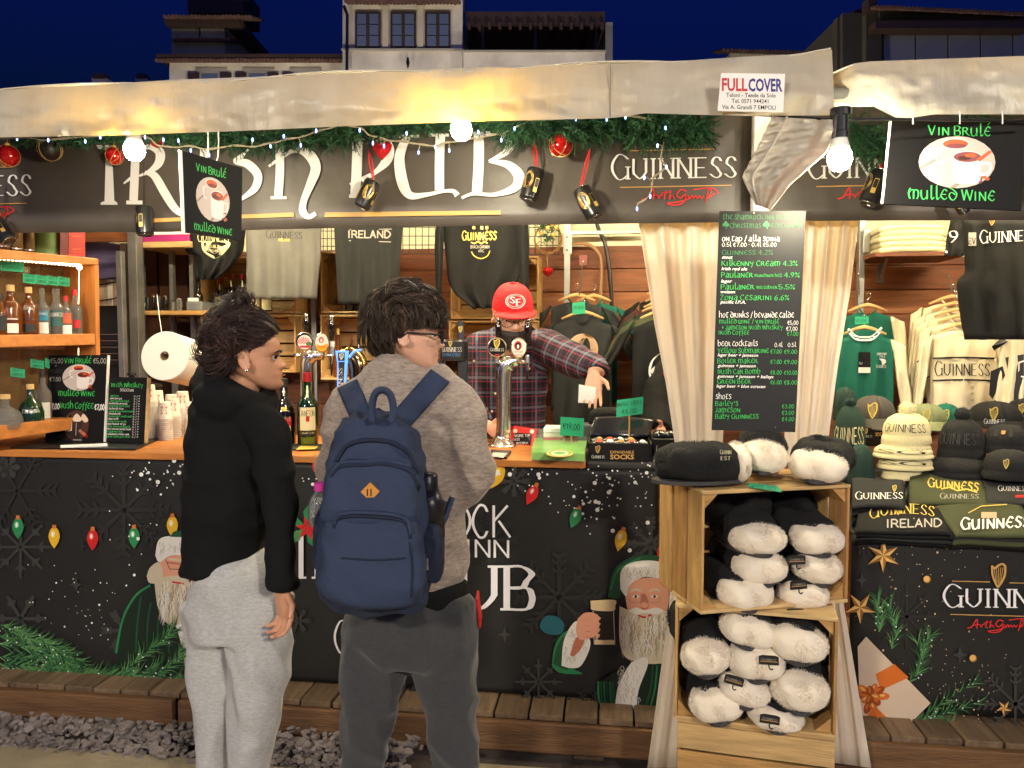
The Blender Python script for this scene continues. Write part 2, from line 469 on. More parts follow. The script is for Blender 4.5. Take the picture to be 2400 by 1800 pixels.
M('roof_tile', S(92, 66, 54), .85, var=.3, vs=3)
M('dark_wood', S(60, 42, 34), .7, var=.2, vs=2)
M('shutter', S(52, 36, 34), .7)
M('pane', S(90, 100, 120), .08, spec=.6)
M('panel_grey', S(120, 120, 124), .5, var=.2, vs=.7)
WARM = (1.0, .80, .56)
M('bulb_glow', S(255, 244, 220), emit=560, ecol=(1, .88, .62))
M('front_fill_glow', S(255, 244, 220), emit=630, ecol=(1, .91, .74))  # front fill, from posts added out of view behind the camera
M('facade_fill_glow', S(255, 244, 220), emit=1000, ecol=(1, .90, .76))  # fill for the house fronts, from added posts hidden by the canopy
M('tube_glow', S(255, 244, 220), emit=310, ecol=(1, .86, .56))
M('led_warm', S(255, 235, 160), emit=16, ecol=(1, .80, .42))
M('led_blue', S(120, 150, 255), emit=6, ecol=(.32, .45, 1))
M('fir', S(40, 84, 50), .7, var=.35, vs=20)
M('fir_d', S(26, 58, 38), .7, var=.35, vs=20)

# ---------------------------------------------------------------- ground and platform
g = tag(MB().box(-60, 60, -14, 90, -.3, -.02).build('ground', 'soil'), kind='structure')
X = -6.
slab_mesh = {}
xs = [-6, -3.1, -1.52, -.62, .0, .52, 1.25, 3, 6]
for i in range(len(xs) - 1):
    y1 = [2.74, 2.755, 2.73, 2.86, 2.88, 2.87, 2.86, 2.8][i]
    MB().box(xs[i] + .008, xs[i + 1] - .008, -6, y1, -.03, rr(-.004, .008)).build('paving_slab', 'concrete', g, bevel=.012)
gr = MB()
for i in range(4600):
    x = rr(-2.6, 1.6); y = 2.735 + abs(random.gauss(0, .15)) - (.05 if RND() < .06 else 0)
    if y > 3.3: continue
    if x > -.45 or (x > -.75 and (y < 2.86 or RND() < .8)): continue
    z = rr(-.015, .035) + (.02 if y > 2.8 else -.012)
    s = rr(.008, .023) * (1.4 if RND() < .12 else 1); n = random.randint(5, 7); rz = rr(0, 6.3)
    gr.X = Matrix.Translation((x, y, z)) @ Matrix.Rotation(rz, 4, 'Z') @ Matrix.Rotation(rr(-.7, .7), 4, 'X')
    pts = [(s * rr(.7, 1.2) * math.cos(6.283 * k / n), s * rr(.5, .9) * math.sin(6.283 * k / n), rr(-.003, .003)) for k in range(n)]
    gr.prism(pts, (0, 0, rr(.006, .012)))
gr.X = None
tag(gr.build('slate_gravel', 'slate', fix=True), 'purple grey slate chips along the wooden platform', 'gravel', kind='stuff')

plat = thing('wooden_platform', 'weathered wooden decking platform carrying the market stall', 'platform', (0, 3, 0))
x = -3.2; k = 0
while x < 2.9:
    w = rr(.125, .14); d = rr(0, .006)
    MB().box(x + .004, x + w - .004, 2.935 + rr(-.006, .004), 5.3, .142, .17 - d).build('plank', ('deck', 'deck_b')[k % 2], plat, bevel=.004)
    x += w; k += 1
jx = W(405, 1690, 2.9).x
MB().box(-3.2, jx, 2.895, 2.932, .035, .15).build('front_beam', 'beam', plat, bevel=.006)
MB().box(jx + .012, .5, 2.915, 2.945, .02, .14).build('front_beam', 'beam', plat, bevel=.006)
MB().box(.51, 2.9, 2.90, 2.935, .03, .148).build('front_beam', 'beam', plat, bevel=.006)
for px in (430, 1000, 1380, 2150):
    q = W(px, 1700, 2.96); MB().box(q.x - .06, q.x + .06, 2.96, 3.2, -.02, .14).build('support_block', 'deck_b', plat, bevel=.006)

# ---------------------------------------------------------------- houses behind
FW = V((-math.sin(R(7.2)), math.cos(R(7.2)), 0)); RT = V((math.cos(R(7.2)), math.sin(R(7.2)), 0))
def HP(d): return Pl(CAM + FW * d, FW)
def hbox(mb, d, x0, y0, x1, y1, t):                              # a box whose face fills a pixel rectangle, t metres deep
    P = HP(d); a = P.p(x0, y0); b = P.p(x1, y0); c = P.p(x1, y1); e = P.p(x0, y1)
    return mb.prism([e, c, b, a], FW * t)
def house(name, label): return thing(name, label, 'house', HP(32).p(1200, 900) * 1.0)
def hpart(h, name, mat, d, x0, y0, x1, y1, t, par=None): return hbox(MB(), d, x0, y0, x1, y1, t).build(name, mat, par or h, fix=True)
def tile_row(h, d, x0, x1, y, hgt, out, name='roof_tiles', mat='roof_tile', dy=0):
    mb = MB(); P = HP(d - out); n = int((x1 - x0) / 9)
    for i in range(n):
        xa = lerp(x0, x1, (i + .5) / n); yy = y + dy * (i + .5) / n; a = P.p(xa, yy + hgt * .5 + rr(-.8, .8)); r = (P.p(xa + 4.6, yy) - P.p(xa, yy)).length
        mb.tube([a, a + FW * (out + 1.0) + V((0, 0, .32 * (out + 1)))], r, 8)
    return mb.build(name, mat, h, smooth=False)
h = house('tower_house', 'old white house with stepped roof tower behind the canopy')
hpart(h, 'wall', 'plaster', 31, 397, 132, 812, 420, 6)
hpart(h, 'eave_board', 'dark_wood', 30.4, 366, 126, 812, 134, 5)
tile_row(h, 31, 362, 806, 133, 16, .6)
for x0 in (440, 551, 661):
    f = hpart(h, 'window', 'plaster_d', 30.96, x0 + 18, 158, x0 + 92, 240, .2)
    hpart(h, 'pane', 'pane', 30.94, x0 + 32, 173, x0 + 70, 240, .1, f)
    for a in (0, 75): hpart(h, 'shutter', 'shutter', 30.9, x0 + a, 170, x0 + a + 26, 240, .1, f)
tw = hpart(h, 'tower', 'plaster_d', 31.5, 402, 45, 532, 130, 3)
mb = MB(); P = HP(31.5); a, b = P.p(532, 52), P.p(532, 128); q = HP(34.2)
mb.prism([P.p(532.5, 52), P.p(532.5, 128), q.p(582, 126), q.p(582, 88)], RT * -.1).build('tower_side_wall', 'plaster_d', h, fix=True)
tile_row(h, 31.5, 400, 540, 88, 10, .35, 'ledge_tiles')
hpart(h, 'tower_eave', 'dark_wood', 31.0, 384, 40, 560, 55, 4)
tile_row(h, 31.2, 382, 590, 32, 14, .5, 'tower_tiles')
hpart(h, 'tower_top', 'dark_wood', 32.5, 440, -30, 572, 30, 2)
for x in (468, 532): MB().tube([HP(31.4).p(x, 55), HP(31.4).p(x, 92)], .03, 6).build('drainpipe', 'black_metal', h)
h = house('low_house', 'far low house with small chimneys above the canopy edge')
hpart(h, 'wall', 'plaster_d', 44, 120, 215, 420, 420, 4)
for x0, x1 in ((215, 248), (317, 342)):
    c = hpart(h, 'chimney', 'plaster', 43, x0, 182, x1, 230, .8)
    hpart(h, 'chimney_cap', 'roof_tile', 42.9, x0 + 2, 172, x1 - 3, 183, .6, c)
h = house('white_house', 'white house with three tall brown framed windows above the canopy')
hpart(h, 'wall', 'plaster', 30, 803, -60, 1084, 420, 6)
hpart(h, 'sill_ledge', 'plaster_d', 29.85, 800, 113, 1086, 117, .3)
tile_row(h, 29.9, 806, 1078, -2, 10, .5, 'roof_tiles')
for x0 in (832, 915, 996):
    f = hpart(h, 'window', 'dark_wood', 29.93, x0, 27, x0 + 60, 112, .3)
    for a, b in ((5, 26), (34, 55)):
        for c in range(3): hpart(h, 'pane', 'pane', 29.9, x0 + a, 32 + c * 26, x0 + b, 32 + c * 26 + 23, .05, f)
for x0 in (896, 978): hpart(h, 'pilaster', 'plaster_b', 29.92, x0, 12, x0 + 14, 112, .2)
MB().tube([HP(29.8).p(x, y) for x, y in ((806, 14), (814, 34), (813, 170))], .06, 8).build('drainpipe', 'black_metal', h)
MB().tube([HP(29.8).p(956, y) for y in (134, 147, 160)], [.03, .08, .02], 6).build('wall_bracket', 'black_metal', h)
h = house('terrace_house', 'house with a brown pergola over its roof terrace')
hpart(h, 'parapet', 'plaster', 29.5, 1086, 120, 1418, 420, 1)
hpart(h, 'parapet_cap', 'plaster_d', 29.4, 1082, 117, 1420, 121, 1.2)
hpart(h, 'back_wall', 'plaster_b', 33, 1086, 60, 1416, 140, .5)
for x0 in (1155, 1233, 1313): 
    w_ = hpart(h, 'window', 'shutter', 32.9, x0, 88, x0 + 54, 116, .2)
    hpart(h, 'pane', 'pane', 32.87, x0 + 4, 93, x0 + 50, 116, .05, w_)
for x0 in (1215, 1296): hpart(h, 'wall_lamp', 'black_metal', 32.8, x0, 77, x0 + 9, 88, .2)
hpart(h, 'pergola_roof', 'dark_wood', 30.2, 1092, 27, 1418, 60, 4)
for i in range(14): hpart(h, 'rafter', 'dark_wood', 30.0, 1096 + i * 24, 52, 1103 + i * 24, 66, 4)
for x0 in (1128, 1251, 1394): hpart(h, 'pergola_post', 'dark_wood', 30.3, x0, 62, x0 + 7, 120, .2)
hpart(h, 'side_wall', 'plaster_d', 30.4, 1419, 52, 1436, 420, 4)
h = house('gable_house', 'low pink house whose tiled roof shows over the sagging canopy corner')
hpart(h, 'wall', 'plaster_b', 36, 1712, 122, 1930, 420, 3)
tile_row(h, 36, 1692, 1925, 112, 12, .6, dy=6)
h = house('loggia_house', 'tall dark house with a glazed loggia at the top corner of the view')
hpart(h, 'wall', 'plaster_k', 27, 1975, 30, 2420, 420, 4)
hpart(h, 'corner_pillar', 'plaster_k', 26.7, 2030, 20, 2066, 420, .3)
hpart(h, 'corner_pillar', 'plaster_k', 27.2, 1962, 40, 1990, 420, .3)
for i in range(5):
    x0 = 2072 + i * 76; f = hpart(h, 'loggia_panel', 'panel_grey', 26.8, x0, 66 + i * 3, x0 + 72, 420, .1)
hpart(h, 'eave_board', 'dark_wood', 26.2, 2052, 48, 2420, 66, 2)
tile_row(h, 26.8, 2052, 2420, 8, 14, .8, dy=18)
mb = MB(); P = HP(26.6)
hpart(h, 'roof_band', 'plaster_k', 26.6, 2062, 26, 2420, 50, 1)
hpart(h, 'roof_chimney', 'dark_wood', 26.4, 2036, -8, 2056, 24, .5)
# ---------------------------------------------------------------- canopies
def track(tab): return lambda x: interp(tab, x)
lt = track([(-300, 216), (0, 208), (150, 203), (270, 196), (400, 187), (600, 180), (800, 172), (1000, 162), (1200, 155), (1430, 150), (1640, 140), (1750, 132), (1850, 128), (1945, 116)])
lb = track([(-300, 332), (0, 322), (300, 316), (560, 307), (800, 296), (1100, 285), (1430, 277), (1475, 272), (1510, 265), (1600, 268), (1770, 272), (1955, 270)])
YC = 2.42
def valance(x0, x1, top, bot, Yf, sag, seed, right=None):
    def f(u, v):
        x = lerp(x0, x1, u); y = lerp(top(x), bot(x), v)
        if right and u > .97: x += right * (u - .97) / .03 * v
        Y = Yf + .012 * fbm((x * .006 + seed, v * 2.2, 0), 4) + .007 * max(0, 1 - abs(noise.noise(V((x * .016 + v * 2.5 + seed, v * 3 - x * .004, 2)))) * 7) + sag(x, v) + .03 * (1 - v) ** 4
        return W(x, y, Y)
    return f
def sagL(x, v):
    s = 0
    if x > 1430: s -= .07 * min(1, (x - 1430) / 250) * max(0, v - .45 - .5 * max(0, 1 - (x - 1430) / 250))
    if x > 1700: s += .03 * math.sin((x - 1700) * .02 + v * 4) * v
    return s - .008 * math.sin(v * 3.1) * (1 + math.sin(x * .011))
can = thing('market_canopy', 'long cream canvas canopy running over the pub stall with a company label', 'canopy', W(900, 300, YC))
MB().sheet(valance(-300, 1950, lt, lb, YC, sagL, 0, right=6), 150, 14).build('valance', 'pvc', can, smooth=True)
def roofL(u, v):
    x = lerp(-300, 1948, u); p = W(x, lt(x), YC + .03); return V((p.x, p.y + v * 3.2, p.z - .004 + v * .62 + .01 * math.sin(x * .01)))
MB().sheet(roofL, 60, 6, .004).build('roof_sheet', 'pvc_roof', can, smooth=True)
a = W(1430, 152, YC - .012); b = W(1430, 276, YC - .012)
MB().tube([W(1430, lerp(152, 276, t), YC - .004 + sagL(1430, t)) for t in (0, .25, .5, .75, 1)], .0022, 5).build('seam', 'plaster_d', can)
# frame rails under the canopy and corner pole
ra = W(-300, 300, YC + .12); rb = W(1940, 240, YC + .12)
MB().tube([(-2.4, YC + .1, 2.36), (1.45, YC + .1, 2.40)], .018, 10).build('frame_rail', 'galv', can, smooth=True)
P1 = W(1782, 420, 3.0)
pole = MB(); pole.box(P1.x - .03, P1.x + .03, 2.97, 3.03, .17, 2.56)
pole.build('corner_pole', 'white_plastic', can, bevel=.004)
# label sewn on the valance
L = Pl(W(1760, 220, YC - .075), V((0, -1, 0)) + V((.02, 0, 0)))
lab = MB(); q = [L.p(*p) for p in ((1690, 171), (1840, 173), (1836, 262), (1682, 260))]
lb_o = lab.prism(q, V((0, .003, 0))).build('sewn_label', 'white', can, fix=True)
A = Art(L, .0012)
M('label_red', S(196, 52, 62), .5); M('label_blue', S(52, 46, 128), .5)
A.bfont('FULL', 1692, 212, 30, 'label_red', width=60, bold=.03, slope=.01); A.bfont('COVER', 1754, 213, 30, 'label_blue', width=80, bold=.03, slope=.01)
A.bfont('Teloni - Tende da Sole', 1702, 227, 10, 'print_black', width=116, bold=.008, slope=.012)
A.bfont('Tel. 0571 944241', 1715, 241, 10, 'print_black', width=86, bold=.008, slope=.012)
A.bfont('Via A. Grandi 7 EMPOLI', 1692, 255, 10, 'print_black', width=126, bold=.008, slope=.015)
A.build('lettering', lb_o)
# second canopy
rt_ = track([(1946, 172), (1975, 158), (2005, 148), (2040, 144), (2400, 131), (2700, 122), (3300, 100)])
rb_ = track([(1946, 240), (2000, 244), (2040, 246), (2060, 256), (2110, 281), (2150, 274), (2190, 268), (2400, 268), (2700, 262), (3300, 248)])
can2 = thing('market_canopy', 'cream canvas canopy with a drooping lit corner above the souvenir table', 'canopy', W(2200, 260, YC + .05))
def sagR(x, v):
    return .1 * max(0, 1 - (x - 1946) / 60) + .05 * math.sin((x - 1946) * .018) * v * max(0, 1 - (x - 1946) / 330) - .035 * max(0, v - .5) * max(0, 1 - abs(x - 2105) / 90)
MB().sheet(valance(1946, 3300, rt_, rb_, YC + .03, sagR, 7), 120, 14).build('valance', 'pvc', can2, smooth=True)
def roofR(u, v):
    x = lerp(1950, 3300, u); p = W(x, rt_(x), YC + .07); return V((p.x, p.y + v * 3.2, p.z - .004 + v * .6))
MB().sheet(roofR, 30, 6, .004).build('roof_sheet', 'pvc_roof', can2, smooth=True)
MB().tube([(1.5, YC + .16, 2.40), (4.6, YC + .16, 2.46)], .018, 10).build('frame_rail', 'galv', can2, smooth=True)
# loose folded flap hanging at the corner
def flap(u, v):                                                # pixel outline of the flap, creased
    l = [(0, (1812, 274)), (.25, (1790, 320)), (.55, (1760, 378)), (.75, (1742, 414)), (1, (1772, 478))]
    r = [(0, (1968, 282)), (.25, (1958, 318)), (.5, (1932, 360)), (.75, (1850, 432)), (1, (1804, 492))]
    a = interp(l, v); b = interp(r, v); x, y = lerp(a[0], b[0], u), lerp(a[1], b[1], u)
    return W(x, y, YC - .04 + .04 * math.sin(u * 3.2) - .03 * u + .006 * math.sin(v * 55 + u * 7) * (1 - u) + .006 * math.sin(u * 21) + .01 * fbm((u * 3, v * 5, 1)))
fl = MB().sheet(flap, 26, 60, .004).build('loose_flap', 'pvc', can, smooth=True)
MB().tube([flap(.2 - .05 * t, t) + V((0, -.006, 0)) for t in [k / 14 for k in range(15)]], .004, 5).build('seam', 'pvc', fl, smooth=True)

# ---------------------------------------------------------------- fascia banners
YB = 3.1
M('banner', S(80, 73, 68), .42, var=.28, vs=2.2, bump=.25, bs=5, bdist=.03)
bt = lambda x: 262 - x * .012
bb = track([(-300, 552), (0, 546), (400, 543), (800, 534), (1200, 527), (1600, 522), (1760, 520)])
ban = thing('fascia_banner', 'long dark banner reading irish pub under the canopy', 'banner', W(800, 540, YB))
def banf(u, v):
    x = lerp(-300, 1762, u); return W(x, lerp(bt(x), bb(x), v), YB + .007 * fbm((x * .004, v * 1.5, 3), 3) * (1 - abs(v - .5)))
MB().sheet(banf, 120, 10, .004).build('banner_sheet', 'banner', ban, smooth=True)
M('letter_pub', S(232, 230, 232), .5)
A = Art(PY(YB - .006), .0012)
def G(A, m, *pol):
    for p in pol: A.poly(p, m)
# I R I S H
A.poly([(226, 340), (266, 340), (262, 348), (268, 470), (274, 474), (276, 480), (236, 480), (236, 475), (245, 471), (248, 352), (230, 348)], 'letter_pub')
def sw(pts, m='letter_pub', n=6):                              # stroke with a width at each point, as one outline
    q = crom(pts, n); l = []; r = []
    for i in range(len(q)):
        x, y, w = q[i]; a = q[max(i - 1, 0)]; b = q[min(i + 1, len(q) - 1)]; d = math.hypot(b[0] - a[0], b[1] - a[1]) or 1
        nx, ny = -(b[1] - a[1]) / d, (b[0] - a[0]) / d
        l.append((x + nx * w / 2, y + ny * w / 2)); r.append((x - nx * w / 2, y - ny * w / 2))
    for i in range(len(q) - 1): A._add([l[i], l[i + 1], r[i + 1], r[i]], m, i % 3)
    A.l += 4
sw([(318, 350, 20), (316, 400, 20), (313, 470, 20)]); A.rect(296, 470, 334, 479, 'letter_pub')
sw([(322, 352, 6), (350, 344, 12), (374, 356, 22), (372, 382, 20), (350, 402, 10), (326, 412, 5)]); sw([(290, 430, 4), (312, 414, 8), (326, 410, 5)])
sw([(340, 404, 8), (362, 412, 18), (385, 450, 20), (408, 486, 18), (430, 503, 12), (452, 504, 6)])
sw([(478, 350, 18), (476, 420, 20), (474, 476, 20)]); A.rect(458, 472, 492, 481, 'letter_pub')
sw([(582, 350, 4), (566, 366, 10), (552, 378, 12), (580, 384, 20), (604, 410, 20), (598, 440, 18), (572, 462, 10), (550, 474, 5)])
sw([(655, 330, 20), (656, 400, 20), (652, 462, 20)]); A.rect(634, 460, 672, 467, 'letter_pub'); A.rect(634, 326, 668, 332, 'letter_pub')
sw([(630, 390, 5), (655, 372, 8), (690, 352, 12), (722, 360, 24), (740, 392, 24), (728, 430, 20), (712, 470, 16), (710, 496, 18), (724, 508, 12), (740, 500, 10)])
# P U B
sw([(838, 326, 24), (836, 400, 24), (832, 458, 22)]); A.rect(818, 456, 852, 464, 'letter_pub'); A.rect(822, 318, 860, 325, 'letter_pub')
sw([(842, 326, 6), (880, 324, 10), (908, 340, 24), (908, 372, 24), (884, 400, 12), (848, 424, 6)]); sw([(820, 432, 5), (846, 420, 8), (870, 408, 6)])
sw([(964, 322, 6), (950, 330, 18), (936, 372, 24), (944, 430, 26), (962, 458, 18), (1000, 456, 10), (1040, 448, 8), (1062, 448, 10), (1072, 458, 14)]); A.rect(936, 316, 982, 323, 'letter_pub')
sw([(1032, 318, 22), (1030, 380, 22), (1030, 446, 22)]); A.rect(1008, 313, 1052, 320, 'letter_pub')
sw([(1122, 312, 24), (1122, 380, 24), (1118, 450, 24)]); A.rect(1106, 309, 1150, 316, 'letter_pub')
sw([(1130, 314, 8), (1170, 312, 14), (1196, 330, 24), (1186, 356, 16), (1146, 378, 6)]); sw([(1146, 378, 6), (1190, 386, 18), (1216, 412, 26), (1206, 440, 20), (1160, 456, 10), (1110, 454, 8), (1082, 464, 7)])
G(A, 'gold', [(362, 512), (432, 509), (432, 518), (362, 521)], [(566, 503), (688, 498), (690, 508), (566, 512)], [(762, 498), (1174, 493), (1174, 503), (760, 509)])
def guin(A, x, y, h, w, m='letter_pub', sig=True, lines=True, slope=-.02, s2=.75):
    A.text('GUINNESS', x, y, h, m, 's', width=w, slope=slope, sp=.55 if False else 1.0)
    if lines:
        A.line([(x + w * .14, y - h * 1.45), (x + w * .82, y - h * 1.45 + slope * w * .7)], 2.4, 'gold'); A.line([(x + w * .06, y + h * .42), (x + w * .96, y + h * .42 + slope * w * .9)], 2.4, 'gold')
    if sig: sigf(A, x + w * .26, y + h * .98, w * .56)
def sigf(A, x, y, w, m='red_ink'):
    u = w / 10; f = lambda a, b: (x + a * u, y - b * u * .8)
    A.line([f(-.5, -.2), f(.3, .1), f(1.1, 1.7), f(1.3, 1.2), f(1.2, -.2)], u * .2, m, smooth=4); A.line([f(.4, .4), f(1.7, .6), f(2.0, 0), f(2.2, .6), f(2.6, .5)], u * .16, m, smooth=4)
    A.line([f(3, 1.5), f(2.8, -.1)], u * .18, m); A.line([f(2.4, .9), f(3.7, 1.2)], u * .15, m); A.line([f(3.8, 1.5), f(3.5, -.1), f(3.9, .5), f(4.3, -.1)], u * .16, m, smooth=4)
    A.line([f(6.0, 1.3), f(5.2, 1.6), f(4.6, .6), f(5.2, .1), f(5.9, .8), f(5.6, -.7), f(4.4, -1.2), f(3.2, -.9), f(5, -.6), f(6.6, .1)], u * .18, m, smooth=4)
    A.line([f(6.2, .6), f(6.4, 0), f(6.8, .6), f(7.0, 0), f(7.3, .5), f(7.6, 0), f(7.9, .5), f(8.2, 0), f(8.5, .5)], u * .15, m, smooth=3)
    A.line([f(8.7, -.8), f(9.2, 1.6), f(9.6, 1.2), f(9, 0), f(10, .8), f(10.6, 1.1), f(9.6, 1.9), f(7, 1.6)], u * .15, m, smooth=4)
guin(A, 1436, 420, 46, 290)
guin(A, -195, 462, 46, 268)
ba = A.build('lettering', ban)
ban2 = thing('fascia_banner', 'dark banner above the souvenir table, partly hidden by the mulled wine board', 'banner', W(2100, 520, YB))
def banf2(u, v):
    x = lerp(1766, 3300, u); return W(x, lerp(250, 518 - (x - 1766) * .004, v), YB + .006 * fbm((x * .005 + 9, v * 2, 3), 3))
MB().sheet(banf2, 60, 10, .004).build('banner_sheet', 'banner', ban2, smooth=True)
A = Art(PY(YB - .006), .0012); guin(A, 1896, 418, 46, 290); A.build('lettering', ban2)

# ---------------------------------------------------------------- kiosk shell
YW = 5.0
kw = thing('kiosk_back_wall', 'brown plank back wall of the stall', 'wall', (0, YW, .17))
z = .17; k = 0
while z < 2.1:
    w = .148; MB().box(-3.5, 3.0, YW, YW + .025, z + .002, z + w - .002).build('plank', ('plank', 'plank_b', 'plank_c')[(k * 7) % 3], kw, bevel=.004); z += w; k += 1
MB().box(-3.5, 3.0, YW + .02, YW + .05, 2.1, 2.75).build('upper_sheet', 'tarp', kw)
MB().box(-3.5, 3.0, YW + .05, YW + .06, .1, 2.75).build('backing', 'plank_b', kw)
sl = thing('kiosk_side_wall', 'brown boarded side wall at the far end of the bar', 'wall', (-3.1, 4, .17))
for k in range(9): MB().box(-3.53, -3.5, 3.2 + k * .2, 3.395 + k * .2, .17, 2.6).build('plank', 'plank_b', sl, bevel=.003)
sr = thing('kiosk_side_wall', 'boarded side wall beyond the souvenir table', 'wall', (3.0, 4, .17))
for k in range(9): MB().box(3.0, 3.03, 3.2 + k * .2, 3.395 + k * .2, .17, 2.6).build('plank', 'plank', sr, bevel=.003)
ck = thing('kiosk_ceiling', 'cream sheet ceiling inside the stall', 'ceiling', (0, 4, 2.62))
MB().box(-3.5, 3.0, 3.12, 5.05, 2.62, 2.63).build('ceiling_sheet', 'tarp', ck)
for i, (x, Y) in enumerate([(-2.1, 3.75), (-.6, 3.75), (.75, 3.75), (2.05, 3.6)]):
    t = thing('tube_lamp', ['tube lamp above the whisky cabinet', 'tube lamp above the barman', 'tube lamp beside the curtains', 'tube lamp above the souvenir table'][i], 'lamp', (x, Y, 2.6), 'tube lamps on the stall ceiling')
    MB().box(x - .5, x + .5, Y - .03, Y + .03, 2.585, 2.618).build('housing', 'white_plastic', t)
    MB().tube([(x - .48, Y, 2.565), (x + .48, Y, 2.565)], .014, 8).build('tube', 'tube_glow', t, smooth=True)
# unseen lamp posts added for fill: behind the camera, and behind the stalls
def fill_lamp(loc, hgt, r, glow, label):
    t = thing('unseen_fill_lamp', label, 'fill lamp', loc, 'unseen lamp posts added for fill light')
    x, y, z = loc
    MB().lathe([(.12, 0), (.12, .1), (.07, .3), (.045, .5), (.04, hgt - r - .1), (.07, hgt - r)], loc, 14).build('post', 'black_metal', t, smooth=True)
    MB().ell((x, y, z + hgt), r, 20, 12).build('globe', glow, t, smooth=True)
fill_lamp((-2.6, -3.6, 0), 3.6, .2, 'front_fill_glow', 'unseen fill lamp added behind the camera, towards the bar end')
fill_lamp((2.9, -3.2, 0), 3.6, .2, 'front_fill_glow', 'unseen fill lamp added behind the camera, towards the souvenir end')
for i, (x, d) in enumerate(((520, 24), (1080, 23), (1500, 24))):
    q = HP(d).p(x, 500); fill_lamp((q.x, q.y, 0), 4.2, .22, 'facade_fill_glow', ['unseen lamp post added to light the stepped roof tower', 'unseen lamp post added to light the white house', 'unseen lamp post added to light the pergola terrace', 'unseen lamp post added to light the glazed loggia'][i])
# ---------------------------------------------------------------- counter and its printed front
M('skirt', S(30, 29, 28), .5, var=.25, vs=2.5, bump=.12, bs=6, bdist=.02)
M('skirt_fold', S(34, 33, 33), .5, bump=.2, bs=8)
CT = 1.15
cnt = thing('bar_counter', 'wooden bar counter behind a black printed skirt', 'counter', (-.9, 3.3, .17))
xR = W(1545, 1100, 3.08).x; xM = W(1372, 1090, 3.08).x
MB().box(-3.05, xM, 3.075, 3.75, CT - .03, CT).build('counter_top', 'oak', cnt, bevel=.004)
MB().box(xM + .002, xR, 3.08, 3.75, CT - .034, CT - .002).build('black_cloth_top', 'skirt_fold', cnt, bevel=.01)
for x in (-3, -1.9, -.8, xR - .08): MB().box(x, x + .05, 3.15, 3.7, .17, CT - .035).build('leg_panel', 'plank_b', cnt)
YS = 3.092
sk = thing('printed_counter_skirt', 'black festive printed skirt covering the bar front', 'banner', (-.9, YS, .17))
def skf(u, v):
    x = lerp(-3.05, xR, u); z = lerp(CT - .032, .175, v)
    return V((x, YS + .004 * fbm((x * 2.2, z * 1.2, 5), 3) - .008 * v, z))
MB().sheet(skf, 150, 40, .003).build('skirt_sheet', 'skirt', sk, smooth=True)
M('ink_grey', S(56, 56, 54), .5); M('ink_dgrey', S(39, 39, 38), .5); M('snow', S(236, 236, 234), .5); M('d_green', S(44, 130, 78), .4); M('d_green_l', S(130, 200, 150), .4); M('d_red', S(196, 34, 36), .4); M('d_red_l', S(236, 120, 110), .4); M('d_yellow', S(224, 176, 46), .4); M('d_yellow_l', S(246, 220, 130), .4); M('d_cap', S(200, 110, 50), .4); M('leaf1', S(52, 104, 58), .5); M('leaf2', S(74, 130, 74), .5); M('leaf3', S(24, 56, 34), .5); M('leaf4', S(96, 140, 84), .5)
M('coat', S(24, 76, 46), .5); M('coat_d', S(12, 34, 22), .5); M('coat_l', S(36, 120, 72), .5); M('furw', S(226, 222, 212), .6); M('furw_d', S(186, 178, 164), .6); M('beard', S(206, 192, 164), .6); M('beard_d', S(160, 142, 112), .6); M('skin_pr', S(222, 156, 126), .6); M('skin_pd', S(184, 108, 84), .6); M('stout', S(30, 20, 16), .4); M('foam', S(222, 196, 150), .5); M('bokeh', S(30, 92, 104), .6)
def flake(A, x, y, r, m='ink_grey', w=6, n=8, style=0):
    l0 = A.l
    for k in range(n):
        A.l = l0; a = 6.2832 * k / n; c, s_ = math.cos(a), math.sin(a); A.line([(x, y), (x + c * r, y + s_ * r)], w, m)
        for t in ((.55, .75, .92) if not style else (.6,)):
            for q in (-1, 1):
                A.l = l0 + 6; b = a + q * .9; A.line([(x + c * r * t, y + s_ * r * t), (x + c * r * t + math.cos(b) * r * .2, y + s_ * r * t + math.sin(b) * r * .2)], w * .8, m)
        if style: A.ell(x + c * r * .72, y + s_ * r * .72, w, w, m, n=8); A.ell(x + c * r * .9, y + s_ * r * .9, w * .6, w * .6, m, n=8)
    A.l = l0 + 60
def deco(A, x, y, col, ang=0, s=1.0):
    c, k = math.cos(ang), math.sin(ang); f = lambda a, b: (x + (a * c - b * k) * s, y + (a * k + b * c) * s)
    A.blob([f(0, 28), f(-10, 12), f(-13, -4), f(-6, -20), f(6, -20), f(13, -4), f(10, 12)], 'd_' + col); A.ell(*f(-3, -6), 5 * s, 8 * s, 'd_' + col + '_l', ang); A.ell(*f(-3, -6), 2.5 * s, 5 * s, 'snow', ang); A.poly([f(-5, -19), f(5, -19), f(4, -29), f(-4, -29)], 'd_cap')
def branch(A, pts, nl=34, n=60, ms=('leaf1', 'leaf2', 'leaf3', 'leaf4'), w=2.6):
    P = crom(pts, 8); A.line(P, 4, 'leaf3'); l0 = A.l
    for i in range(n):
        A.l = l0 + (i * 7) % 36; k = rr(0, len(P) - 2); a = P[int(k)]; b = P[int(k) + 1]; d = math.atan2(b[1] - a[1], b[0] - a[0]); q = rr(.35, .85) * random.choice((-1, 1)); L = nl * rr(.6, 1.15)
        A.line([a, (a[0] + math.cos(d + q * .75) * L * .55, a[1] + math.sin(d + q * .75) * L * .55), (a[0] + math.cos(d + q) * L, a[1] + math.sin(d + q) * L - 2)], w, ms[i % 4], taper=True)
        if i % 9 == 0: A.ell(a[0] + rr(-12, 12), a[1] + rr(-12, 12), 1.8, 1.8, 'snow', n=8)
    A.l = l0 + 52
